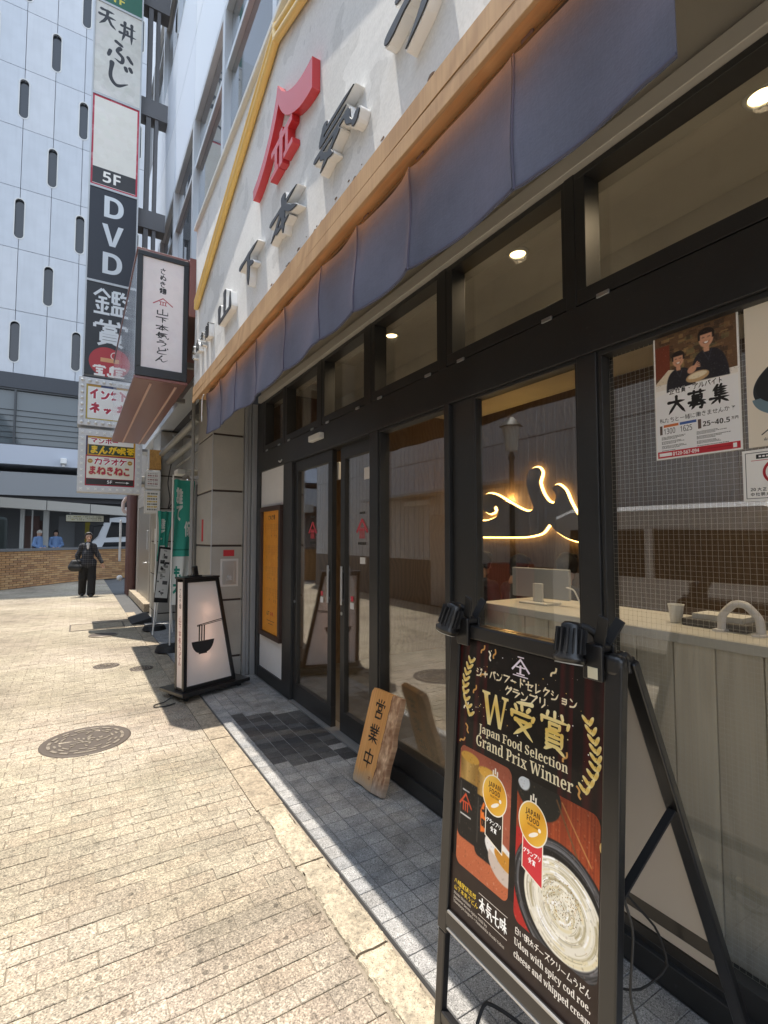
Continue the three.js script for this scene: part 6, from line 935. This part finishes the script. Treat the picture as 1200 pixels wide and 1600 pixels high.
{                                                                   // truck cab beyond the wall, and a dark covered cage trolley
  const t = thing('delivery_truck', 'white truck cab with dark side windows parked beyond the brick wall', 'truck', [1.5, 0.18, -24.6], -0.25), w = std([0.66, 0.68, 0.7], 0.35), dk = phys([0.02, 0.022, 0.025], 0.08, {});
  const g = extrude([[-0.95, 0.45], [1.0, 0.45], [1.0, 2.15], [0.2, 2.3], [-0.45, 2.22], [-0.75, 1.45], [-0.95, 1.25]], 1.9, 0.03); g.translate(0, 0, -1.9); lp(t, 'cab', boxuv(g), w);
  lp(t, 'side_window', (() => { const q = extrude([[-0.45, 1.42], [0.78, 1.5], [0.78, 2.05], [-0.25, 2.1]], 0.012); q.translate(0, 0, 0.03); return boxuv(q); })(), dk); lp(t, 'lower_panel', (() => { const q = extrude([[-0.6, 0.98], [0.35, 1.0], [0.6, 1.25], [-0.5, 1.22]], 0.012); q.translate(0, 0, 0.03); return boxuv(q); })(), dk);
  lp(t, 'windscreen', bar([-0.80, 1.45, -0.95], [-0.50, 2.15, -0.95], 0.012, 1.6), dk); lp(t, 'mirror', mg(bx(-1.05, -0.9, 1.4, 1.95, 0.12, 0.22, 0.03), rod([-0.9, 1.9, 0.16], [-0.55, 1.95, 0.05], 0.02)), blackMatte);
  for (const [x, z] of [[-0.35, -0.05], [-0.35, -1.75]]) lp(t, 'wheel', clean(new THREE.CylinderGeometry(0.42, 0.42, 0.28, 24).rotateX(Math.PI / 2).translate(x, 0.42, z - 0.06)), blackMatte); lp(t, 'wheel_arch', clean(new THREE.TorusGeometry(0.5, 0.05, 6, 20, Math.PI).translate(-0.35, 0.42, 0.02)), blackMatte);
  const b = thing('covered_trolley', 'tall dark green covered cage trolley behind the brick wall', 'trolley', [-2.75, 0, -20.9], 0.2), cov = std([0.014, 0.02, 0.018], 0.75); lp(b, 'cover', bx(-1.0, 0.72, 0.2, 2.28, -0.5, 0.4, 0.12), cov); lp(b, 'hem', bx(-1.01, 0.73, 0.18, 0.26, -0.51, 0.41, 0.03), blackMatte); for (const x of [-0.8, 0.55]) lp(b, 'caster', clean(new THREE.CylinderGeometry(0.09, 0.09, 0.06, 16).rotateX(Math.PI / 2).translate(x, 0.09, 0.2)), blackMatte);
}
// ---------------------------------------------------------------- people
function body(bones, cell, pad = 0.05, k = 0.035) {                 // skin over tapered bones: [ax,ay,az,ra, bx,by,bz,rb]
  const lo = [1e9, 1e9, 1e9], hi = [-1e9, -1e9, -1e9]; for (const b of bones) for (const o of [0, 4]) for (let i = 0; i < 3; i++) { lo[i] = Math.min(lo[i], b[o + i] - b[o + 3]); hi[i] = Math.max(hi[i], b[o + i] + b[o + 3]); }
  const size = Math.max(...[0, 1, 2].map((i) => hi[i] - lo[i])) + 2 * pad, n = Math.min(120, Math.ceil(size / cell) + 2), c = [0, 1, 2].map((i) => (lo[i] + hi[i]) / 2), mc = new MarchingCubes(n, new THREE.MeshBasicMaterial(), false, false, 400000);
  mc.isolation = 0; const half = size / 2, f = mc.field;
  for (let z = 0; z < n; z++) for (let y = 0; y < n; y++) for (let x = 0; x < n; x++) {
    const p = [((x - n / 2) / (n / 2)) * half + c[0], ((y - n / 2) / (n / 2)) * half + c[1], ((z - n / 2) / (n / 2)) * half + c[2]]; let d = 1e3;
    for (const b of bones) { const ux = b[4] - b[0], uy = b[5] - b[1], uz = b[6] - b[2], l = ux * ux + uy * uy + uz * uz || 1e-9, t = Math.max(0, Math.min(1, ((p[0] - b[0]) * ux + (p[1] - b[1]) * uy + (p[2] - b[2]) * uz) / l)), e = Math.hypot(p[0] - b[0] - ux * t, p[1] - b[1] - uy * t, p[2] - b[2] - uz * t) - (b[3] + (b[7] - b[3]) * t); const h = Math.max(0, Math.min(1, 0.5 + (0.5 * (d - e)) / k)); d = d * (1 - h) + e * h - k * h * (1 - h); }
    f[z * n * n + y * n + x] = -d;
  }
  mc.update(); const cnt = mc.count, P = mc.positionArray.slice(0, cnt * 3), Nn = mc.normalArray.slice(0, cnt * 3), g = new THREE.BufferGeometry();
  for (let i = 0; i < cnt; i++) for (let a = 0; a < 3; a++) P[i * 3 + a] = P[i * 3 + a] * half + c[a];
  g.setAttribute('position', new THREE.BufferAttribute(P, 3)); g.setAttribute('normal', new THREE.BufferAttribute(Nn, 3)); g.computeVertexNormals(); const w = mergeVertices((g.deleteAttribute('normal'), g), 1e-4); w.computeVertexNormals(); return boxuv(w.toNonIndexed());
}
const skin = std([0.52, 0.32, 0.23], 0.55), hairM = std([0.018, 0.014, 0.012], 0.5);
function head(t, x, y, z, turn, pitch = 0, cap) {                    // y = centre of the head; skin, features, hair
  const g0 = lp(t, 'head', body([[0, 0.045, -0.015, 0.085, 0, 0.03, 0.0, 0.08], [0, -0.02, 0.01, 0.066, 0, -0.075, 0.03, 0.042], [0, 0.0, 0.088, 0.010, 0, -0.022, 0.102, 0.014], [0.082, 0.0, -0.01, 0.014, 0.084, -0.03, -0.012, 0.012], [-0.082, 0.0, -0.01, 0.014, -0.084, -0.03, -0.012, 0.012], [0, -0.05, -0.02, 0.05, 0, -0.15, -0.03, 0.052]], 0.0075, 0.02, 0.018), skin);
  g0.position.set(x, y, z); g0.rotation.set(pitch, turn, 0);
  lp(g0, 'face_features', mg(...[-1, 1].map((s) => new THREE.SphereGeometry(0.009, 8, 6).scale(1.3, 0.7, 0.6).translate(s * 0.03, 0.008, 0.078)), ...[-1, 1].map((s) => bx(s * 0.03 - 0.016, s * 0.03 + 0.016, 0.026, 0.031, 0.073, 0.081)), bx(-0.022, 0.022, -0.057, -0.051, 0.066, 0.074)), std([0.06, 0.03, 0.025], 0.5));
  const hr = lp(g0, 'hair', cap ? body([[0, 0.07, -0.01, 0.088, 0, 0.05, -0.03, 0.09]], 0.009, 0.02, 0.02) : body([[0, 0.068, -0.028, 0.086, 0, 0.045, -0.05, 0.086], [0.066, 0.05, 0.0, 0.034, 0.076, -0.02, -0.02, 0.026], [-0.066, 0.05, 0.0, 0.034, -0.076, -0.02, -0.02, 0.026], [-0.045, 0.115, 0.035, 0.026, 0.03, 0.12, 0.03, 0.026], [0, 0.0, -0.07, 0.05, 0, -0.06, -0.07, 0.04]], 0.009, 0.02, 0.03), cap || hairM);
  return g0;
}
function hand(t, pos, dir, palm, name = 'hand') {                    // five fingers, slightly curled
  const b = [[0, 0, 0, 0.024, 0, -0.07, 0.004, 0.026], [-0.018, -0.03, 0, 0.02, 0.02, -0.06, 0, 0.02]]; [[-0.027, 0.066], [-0.009, 0.074], [0.009, 0.07], [0.026, 0.056]].forEach(([x, l]) => { b.push([x, -0.085, 0.004, 0.0095, x * 1.05, -0.085 - l * 0.5, 0.012, 0.009], [x * 1.05, -0.085 - l * 0.5, 0.012, 0.009, x, -0.085 - l * 0.85, 0.032, 0.008]); }); b.push([-0.026, -0.03, 0.006, 0.012, -0.05, -0.065, 0.018, 0.0105], [-0.05, -0.065, 0.018, 0.0105, -0.052, -0.09, 0.026, 0.009]);
  const h = lp(t, name, body(b, 0.005, 0.012, 0.008), skin); h.position.set(...pos); h.rotation.set(...dir); return h;
}
{                                                                   // walker in a dark checked shirt with a shoulder bag
  const t = thing('person', 'person in a dark checked shirt and wide black trousers walking with a shoulder bag', 'person', [0.26, 0.0, -15.75], -0.02);
  const check = std(1, 0.85, { map: tex(256, 0.22, (u, v) => { const a = (u * 2 % 1) < 0.12 ? 0.05 : 0, b = (v * 2 % 1) < 0.12 ? 0.05 : 0, q = (u * 2 % 1 > 0.45 && u * 2 % 1 < 0.62) || (v * 2 % 1 > 0.45 && v * 2 % 1 < 0.62) ? 0.018 : 0; return [0.018 + a + b + q, 0.019 + a + b + q, 0.026 + a + b + q]; }) });
  const bodyBones = [[0.0, 1.34, 0, 0.115, 0.0, 1.12, 0.02, 0.13], [0, 1.12, 0.02, 0.13, 0, 0.92, 0.01, 0.15], [-0.125, 1.37, 0, 0.06, 0.125, 1.37, 0, 0.06], [0, 1.42, -0.01, 0.06, 0, 1.36, 0, 0.09], [0.145, 1.355, 0, 0.062, 0.24, 1.11, -0.01, 0.055], [0.24, 1.11, -0.01, 0.055, 0.335, 0.92, 0.05, 0.048], [-0.145, 1.355, 0, 0.062, -0.23, 1.11, -0.05, 0.055], [-0.23, 1.11, -0.05, 0.055, -0.24, 0.90, 0.0, 0.048], [0.12, 0.92, 0.02, 0.10, -0.12, 0.92, 0.02, 0.10], [0.12, 0.84, 0.03, 0.085, -0.12, 0.84, 0.03, 0.085]];
  lp(t, 'shirt', body(bodyBones, 0.014, 0.05, 0.05), check);
  lp(t, 'trousers', body([[0.095, 0.88, 0, 0.115, 0.11, 0.5, 0.06, 0.10], [0.11, 0.5, 0.06, 0.10, 0.10, 0.10, 0.16, 0.096], [-0.095, 0.88, 0, 0.115, -0.10, 0.5, -0.02, 0.10], [-0.10, 0.5, -0.02, 0.10, -0.11, 0.10, -0.18, 0.092]], 0.014, 0.04, 0.03), std([0.012, 0.012, 0.013], 0.85));
  for (const [x, z] of [[0.10, 0.19], [-0.11, -0.16]]) lp(t, 'shoe', body([[x, 0.045, z - 0.05, 0.045, x, 0.04, z + 0.11, 0.036]], 0.012, 0.03, 0.02), blackMatte);
  lp(t, 'vest', body([[0, 1.40, 0.07, 0.05, 0, 1.30, 0.115, 0.028]], 0.01, 0.02, 0.02), std([0.6, 0.58, 0.56], 0.8));
  head(t, 0.01, 1.585, 0.03, 0.1, 0.1);
  hand(t, [0.345, 0.895, 0.055], [0.2, 0, 0.25]); hand(t, [-0.25, 0.87, 0.01], [0.1, Math.PI, -0.05]);
  const bag = thing('shoulder_bag', 'soft black bag hanging at the walking person\'s side', 'bag', [-0.03, 0.92, -15.68]);
  lp(bag, 'pouch', body([[-0.05, -0.12, 0, 0.11, 0.10, -0.14, 0.02, 0.10], [-0.03, 0.0, 0, 0.075, 0.08, 0.0, 0, 0.07]], 0.014, 0.04, 0.06), blackMatte); lp(bag, 'strap', clean(tube([[0.02, 0.02, 0.02], [0.09, 0.25, 0.06], [0.16, 0.47, 0.05], [0.14, 0.5, -0.05], [0.08, 0.25, -0.09], [0.03, 0.02, -0.03]], 0.012, 30, 6)), blackMatte);
}
function worker(x, z, label, turn, capOn) {
  const t = thing('person', label, 'person', [x, 0.18, z], turn), blue = std([0.16, 0.26, 0.46], 0.85);
  lp(t, 'shirt', body([[0, 1.36, 0, 0.13, 0, 1.0, 0.0, 0.145], [-0.15, 1.39, 0, 0.068, 0.15, 1.39, 0, 0.068], [0.17, 1.37, 0, 0.066, 0.24, 1.12, 0.02, 0.056], [0.24, 1.12, 0.02, 0.056, 0.12, 1.02, 0.17, 0.048], [-0.17, 1.37, 0, 0.066, -0.24, 1.12, 0.02, 0.056], [-0.24, 1.12, 0.02, 0.056, -0.12, 1.02, 0.17, 0.048]], 0.018, 0.05, 0.05), blue);
  lp(t, 'trousers', body([[0.09, 0.95, 0, 0.11, 0.1, 0.08, 0, 0.07], [-0.09, 0.95, 0, 0.11, -0.1, 0.08, 0, 0.07]], 0.02, 0.04, 0.03), std([0.02, 0.025, 0.05], 0.85));
  for (const s of [-1, 1]) { lp(t, 'shoe', body([[s * 0.1, 0.045, -0.04, 0.042, s * 0.1, 0.04, 0.11, 0.034]], 0.014, 0.03, 0.02), blackMatte); hand(t, [s * 0.10, 1.01, 0.2], [-1.2, 0, s * -0.5]); }
  head(t, 0, 1.585, 0.02, 0, 0.35, capOn ? std([0.5, 0.48, 0.44], 0.8) : null);
}
worker(-1.34, -25.1, 'worker in a pale blue shirt and light cap standing at the column', 0.7, true); worker(-0.77, -25.3, 'dark haired worker in a pale blue shirt looking down at their hands', 0.1, false);
// ---------------------------------------------------------------- the other side of the street, which the shop glass mirrors
{
  const X = -3.4, t = thing('opposite_building', 'grey ribbed metal clad building across the street', 'building', [X, 0, -4]), clad = [[0.56, 0.565, 0.57], [0.54, 0.545, 0.55], [0.58, 0.58, 0.58]].map((c) => std(c, 0.55, { metalness: 0.15 }));
  part(t, 'core', bx(X - 6, X - 0.06, 0, 8, -16, 9), std([0.25, 0.25, 0.25], 0.8));
  for (let z = -16; z < 8.9; z += 0.62) for (const [a, b] of [[1.05, 3.4], [3.42, 5.6], [5.62, 7.9]]) part(t, 'cladding_sheet', mg(bx(X - 0.06, X - 0.03, a, b, z + 0.004, z + 0.616), bx(X - 0.03, X - 0.012, a, b, z + 0.06, z + 0.09), bx(X - 0.03, X - 0.012, a, b, z + 0.30, z + 0.33), bx(X - 0.03, X - 0.012, a, b, z + 0.5, z + 0.53)), pick(clad));
  part(t, 'plinth', bx(X - 0.06, X - 0.02, 0, 1.05, -16, 9), std([0.13, 0.12, 0.11], 0.8));
  part(t, 'door', bx(X - 0.03, X + 0.0, 0.02, 2.1, -9.4, -8.4, 0.01), std([0.45, 0.42, 0.38], 0.5)); part(t, 'door_sign', bx(X + 0.001, X + 0.006, 1.0, 1.9, -8.2, -8.08), whitePlastic);
  part(t, 'wall_lamp', bx(X - 0.01, X + 0.09, 2.35, 2.47, -10.4, -9.4, 0.01), whitePlastic); part(t, 'awning', bx(X - 0.03, X + 0.5, 2.55, 2.62, -12, -6.5, 0.01), aluDull);
  const a = thing('air_conditioner', 'boxy outdoor air conditioner unit against the opposite building', 'air conditioner', [X + 0.2, 0.004, -7.6]); lp(a, 'casing', bx(-0.17, 0.17, 0.05, 0.75, -0.42, 0.42, 0.02), std([0.15, 0.15, 0.16], 0.6)); lp(a, 'grille', clean(new THREE.TorusGeometry(0.25, 0.02, 6, 24).rotateY(Math.PI / 2).translate(0.175, 0.42, 0.05)), blackMatte); lp(a, 'foot', mg(bx(-0.15, 0.15, 0, 0.05, -0.36, -0.28), bx(-0.15, 0.15, 0, 0.05, 0.28, 0.36)), aluDull);
  const v = thing('red_locker', 'red metal storage locker against the opposite building', 'locker', [X + 0.25, 0.004, -6.6]); lp(v, 'body', bx(-0.22, 0.22, 0, 1.1, -0.38, 0.38, 0.02), std([0.30, 0.05, 0.04], 0.5)); lp(v, 'door_panel', bx(0.221, 0.228, 0.08, 1.02, -0.32, 0.32), std([0.34, 0.06, 0.05], 0.45)); lp(v, 'handle', bx(0.229, 0.25, 0.5, 0.62, 0.22, 0.25, 0.006), alu);
}
{
  const t = thing('street_lamp', 'old style lantern street lamp on the far side of the street', 'street lamp', [-2.55, 0, -5.95]), dk = std([0.04, 0.045, 0.04], 0.5);
  lp(t, 'post', clean(new THREE.LatheGeometry([[0.13, 0], [0.13, 0.2], [0.07, 0.3], [0.05, 0.6], [0.04, 2.85], [0.06, 2.9], [0.03, 3.0]].map((p) => new THREE.Vector2(...p)), 20)), dk);
  lp(t, 'lantern', clean(new THREE.CylinderGeometry(0.16, 0.1, 0.4, 6).translate(0, 3.22, 0)), phys([0.8, 0.8, 0.74], 0.3, { transmission: 0.5, thickness: 0 })); lp(t, 'cap', clean(new THREE.ConeGeometry(0.21, 0.2, 6).translate(0, 3.53, 0)), dk); lp(t, 'finial', clean(new THREE.SphereGeometry(0.035, 10, 8).translate(0, 3.66, 0)), dk);
}
{
  const t = thing('parked_van', 'small white box van parked across the street', 'van', [-2.5, 0, -2.8], 0), w = phys([0.72, 0.72, 0.72], 0.25, { clearcoat: 0.6, clearcoatRoughness: 0.05 }), dk = phys([0.02, 0.022, 0.025], 0.05, {});
  const prof = [[-1.68, 0.35], [1.62, 0.35], [1.7, 0.6], [1.66, 0.95], [1.45, 1.08], [0.95, 1.78], [0.7, 1.86], [-1.4, 1.88], [-1.62, 1.8], [-1.7, 1.0]];   // along z
  const mk = (pts, x0, x1, bv = 0) => { const g = extrude(pts, x1 - x0 - 2 * bv, bv); g.applyMatrix4(new THREE.Matrix4().makeBasis(V(0, 0, 1), V(0, 1, 0), V(-1, 0, 0))); g.translate(x1 - bv, 0, 0); return boxuv(g); };
  lp(t, 'body', mk(prof, -0.72, 0.72, 0.05), w); lp(t, 'side_window', mk([[-1.45, 1.12], [-0.45, 1.12], [-0.45, 1.66], [-1.4, 1.66]], 0.721, 0.726), dk); lp(t, 'door_window', mk([[-0.35, 1.12], [1.15, 1.12], [0.85, 1.62], [-0.35, 1.66]], 0.721, 0.726), dk);
  lp(t, 'windscreen', bar([0, 1.12, 1.47], [0, 1.74, 1.03], 1.26, 0.012), dk);
  for (const z of [-1.1, 1.15]) for (const s of [-1, 1]) { const q = lp(t, 'wheel', clean(new THREE.CylinderGeometry(0.28, 0.28, 0.16, 26).rotateZ(Math.PI / 2).translate(s * 0.65, 0.281, z)), blackMatte); lp(q, 'rim', clean(new THREE.CylinderGeometry(0.17, 0.17, 0.17, 16).rotateZ(Math.PI / 2).translate(s * 0.656, 0.281, z)), aluDull); }
  for (const s of [-1, 1]) lp(t, 'headlight', clean(new THREE.SphereGeometry(0.1, 12, 8).scale(1.1, 0.9, 0.5).translate(s * 0.52, 0.78, 1.70)), whitePlastic); lp(t, 'bumper', bx(-0.7, 0.7, 0.3, 0.48, 1.62, 1.78, 0.04), std([0.1, 0.1, 0.1], 0.6)); lp(t, 'mirror', bx(0.74, 0.9, 1.1, 1.28, 1.08, 1.18, 0.03), w);
}
// ---------------------------------------------------------------- people and small things inside the shop
{
  const c = thing('dining_table', 'long dark wooden dining table at the back of the room', 'table', [4.35, 0, -3.6]), wd = std([0.13, 0.08, 0.05], 0.45); lp(c, 'table_top', bx(-0.3, 0.3, 0.70, 0.74, -1.5, 1.6, 0.008), wd); for (const [x, z] of [[-0.25, -1.4], [0.25, -1.4], [-0.25, 1.5], [0.25, 1.5]]) lp(c, 'leg', bx(x - 0.03, x + 0.03, 0, 0.70, z - 0.03, z + 0.03), wd);
  const shirts = [[0.03, 0.03, 0.035], [0.05, 0.045, 0.05], [0.025, 0.028, 0.04]];
  [[3.88, -4.25, 1.28, 1.6, 'diner in black sitting at the dining table under the curl of the wave sign'], [3.88, -3.72, 1.26, 1.4, 'diner in dark grey bending over the dining table between two others'], [3.90, -3.12, 1.29, 1.7, 'diner in navy sitting at the dining table near the monitor']].forEach(([x, z, hy, turn, label], i) => {
    const s = thing('stool', ['wooden stool under the diner in black', 'wooden stool under the diner in dark grey', 'wooden stool under the diner in navy'][i], 'stool', [x, 0, z]); lp(s, 'seat', clean(new THREE.CylinderGeometry(0.17, 0.17, 0.04, 20).translate(0, 0.44, 0)), wd); for (let k = 0; k < 4; k++) { const a = k * 1.57 + 0.78; lp(s, 'leg', clean(rod([Math.cos(a) * 0.15, 0, Math.sin(a) * 0.15], [Math.cos(a) * 0.11, 0.42, Math.sin(a) * 0.11], 0.014)), wd); }
    const t = thing('person', label, 'person', [x, 0.0, z], turn), sh = std(shirts[i], 0.85);
    lp(t, 'shirt', body([[0, 1.0, 0.02, 0.125, 0, 0.6, -0.02, 0.14], [-0.15, 1.03, 0.02, 0.065, 0.15, 1.03, 0.02, 0.065], [0.17, 1.02, 0.02, 0.062, 0.22, 0.80, 0.06, 0.052], [0.22, 0.80, 0.06, 0.052, 0.10, 0.80, 0.26, 0.042], [-0.17, 1.02, 0.02, 0.062, -0.22, 0.80, 0.06, 0.052], [-0.22, 0.80, 0.06, 0.052, -0.10, 0.80, 0.26, 0.042]], 0.018, 0.05, 0.05), sh);
    lp(t, 'trousers', body([[0.09, 0.54, 0, 0.09, 0.11, 0.54, 0.36, 0.068], [0.11, 0.54, 0.36, 0.068, 0.11, 0.09, 0.34, 0.05], [-0.09, 0.54, 0, 0.09, -0.11, 0.54, 0.36, 0.068], [-0.11, 0.54, 0.36, 0.068, -0.11, 0.09, 0.34, 0.05]], 0.018, 0.05, 0.03), std([0.02, 0.02, 0.025], 0.85));
    for (const q of [-1, 1]) { lp(t, 'shoe', body([[q * 0.11, 0.045, 0.32, 0.042, q * 0.11, 0.04, 0.45, 0.034]], 0.014, 0.03, 0.02), blackMatte); hand(t, [q * 0.10, 0.79, 0.29], [-1.3, 0, q * -0.3]); }
    head(t, 0, hy - 0.02, 0.06, 0, i === 1 ? 0.35 : 0.1);
  });
  const m = thing('register_display', 'grey register display seen from behind on the window counter', 'display', [2.15, 1.20, -1.88], 0.1); lp(m, 'screen_back', bx(-0.012, 0.012, 0.03, 0.19, -0.18, 0.18, 0.006), std([0.38, 0.39, 0.40], 0.4)); lp(m, 'bezel', bx(0.012, 0.016, 0.035, 0.185, -0.175, 0.175), blackMatte); lp(m, 'stand', mg(bx(-0.03, -0.012, 0.01, 0.11, -0.03, 0.03, 0.004), bx(-0.07, 0.06, 0, 0.012, -0.09, 0.09, 0.004)), whitePlastic); lp(m, 'cable', clean(tube([[-0.02, 0.1, 0.17], [-0.03, 0.09, 0.22], [-0.02, 0.02, 0.25]], 0.004, 16, 5)), whitePlastic);
  const a = thing('white_arch_handle', 'white curved tube handle standing on the window counter', 'handle', [2.1, 1.20, -0.90]); lp(a, 'tube', clean(tube([[0, 0, -0.065], [0, 0.06, -0.06], [0, 0.105, -0.02], [0, 0.105, 0.02], [0, 0.06, 0.06], [0, 0, 0.065]], 0.014, 30, 10)), std([0.72, 0.72, 0.76], 0.35)); lp(a, 'foot', mg(bx(-0.03, 0.03, 0, 0.008, -0.085, -0.045), bx(-0.03, 0.03, 0, 0.008, 0.045, 0.085)), std([0.72, 0.72, 0.76], 0.35));
  const p = thing('paper_cup', 'white paper cup on the window counter', 'cup', [2.15, 1.20, -1.16]); lp(p, 'cup', clean(new THREE.LatheGeometry([[0, 0.002], [0.022, 0.002], [0.03, 0.075], [0.028, 0.075], [0.021, 0.006], [0, 0.006]].map((q) => new THREE.Vector2(...q)), 20)), whitePlastic); lp(p, 'rim', clean(new THREE.TorusGeometry(0.03, 0.002, 6, 24).rotateX(Math.PI / 2).translate(0, 0.075, 0)), whitePlastic);
  const bk = thing('napkin_tray', 'dark tray of papers on the window counter beside the arch handle', 'tray', [2.2, 1.20, -1.0]); lp(bk, 'tray', bx(-0.09, 0.09, 0, 0.03, -0.12, 0.12, 0.006), std([0.05, 0.045, 0.04], 0.5)); lp(bk, 'papers', bx(-0.06, 0.06, 0.03, 0.05, -0.09, 0.09), whitePlastic);
}
// emblems and small stickers on the sliding doors
for (const d of shop.children.filter((o) => o.name === 'sliding_door')) {
  const z = d === shop.children.find((o) => o.name === 'sliding_door') ? -4.2 : -3.33, x = (z < -4 ? FX + 0.03 : FX + 0.06) + 0.0185, red = std([0.6, 0.05, 0.08], 0.5), wht = std([0.7, 0.7, 0.7], 0.6), inkd = std([0.03, 0.03, 0.03], 0.6), em = [];
  part(d, 'door_emblem', mg(bar([x, 1.60, z - 0.085], [x, 1.70, z], 0.001, 0.018), bar([x - 0.0004, 1.70, z], [x - 0.0004, 1.60, z + 0.085], 0.001, 0.018), bx(x - 0.0005, x + 0.0005, 1.615, 1.623, z - 0.045, z + 0.045), ...[-0.03, 0, 0.03].map((o) => bx(x - 0.0013, x - 0.0006, 1.56, 1.64, z + o - 0.006, z + o + 0.006)), bx(x - 0.0005, x + 0.0005, 1.555, 1.5595, z - 0.045, z + 0.045)), red);
  part(d, 'door_lettering', mg(...[-0.05, -0.025, 0, 0.025, 0.05].map((o) => bx(x - 0.0005, x + 0.0005, 1.505, 1.525, z + o - 0.009, z + o + 0.009)), ...[-0.03, -0.01, 0.012, 0.034].map((o) => bx(x - 0.0005, x + 0.0005, 1.74, 1.757, z + o - 0.007, z + o + 0.007))), inkd);
  part(d, 'push_sticker', bx(x - 0.0005, x + 0.0005, 1.0, 1.05, z < -4 ? -4.02 : -3.52, z < -4 ? -3.96 : -3.46), wht); part(d, 'push_sticker', bx(x - 0.0005, x + 0.0005, 1.06, 1.10, z < -4 ? -4.01 : -3.51, z < -4 ? -3.97 : -3.47), red);
  if (z > -4) { part(d, 'white_notice', bx(x - 0.0005, x + 0.0005, 2.0, 2.09, -3.3, -3.19), wht); part(d, 'hours_notice', bx(x - 0.0005, x + 0.0005, 1.36, 1.41, -3.36, -3.28), wht); }
}
renderer.render(scene, camera);
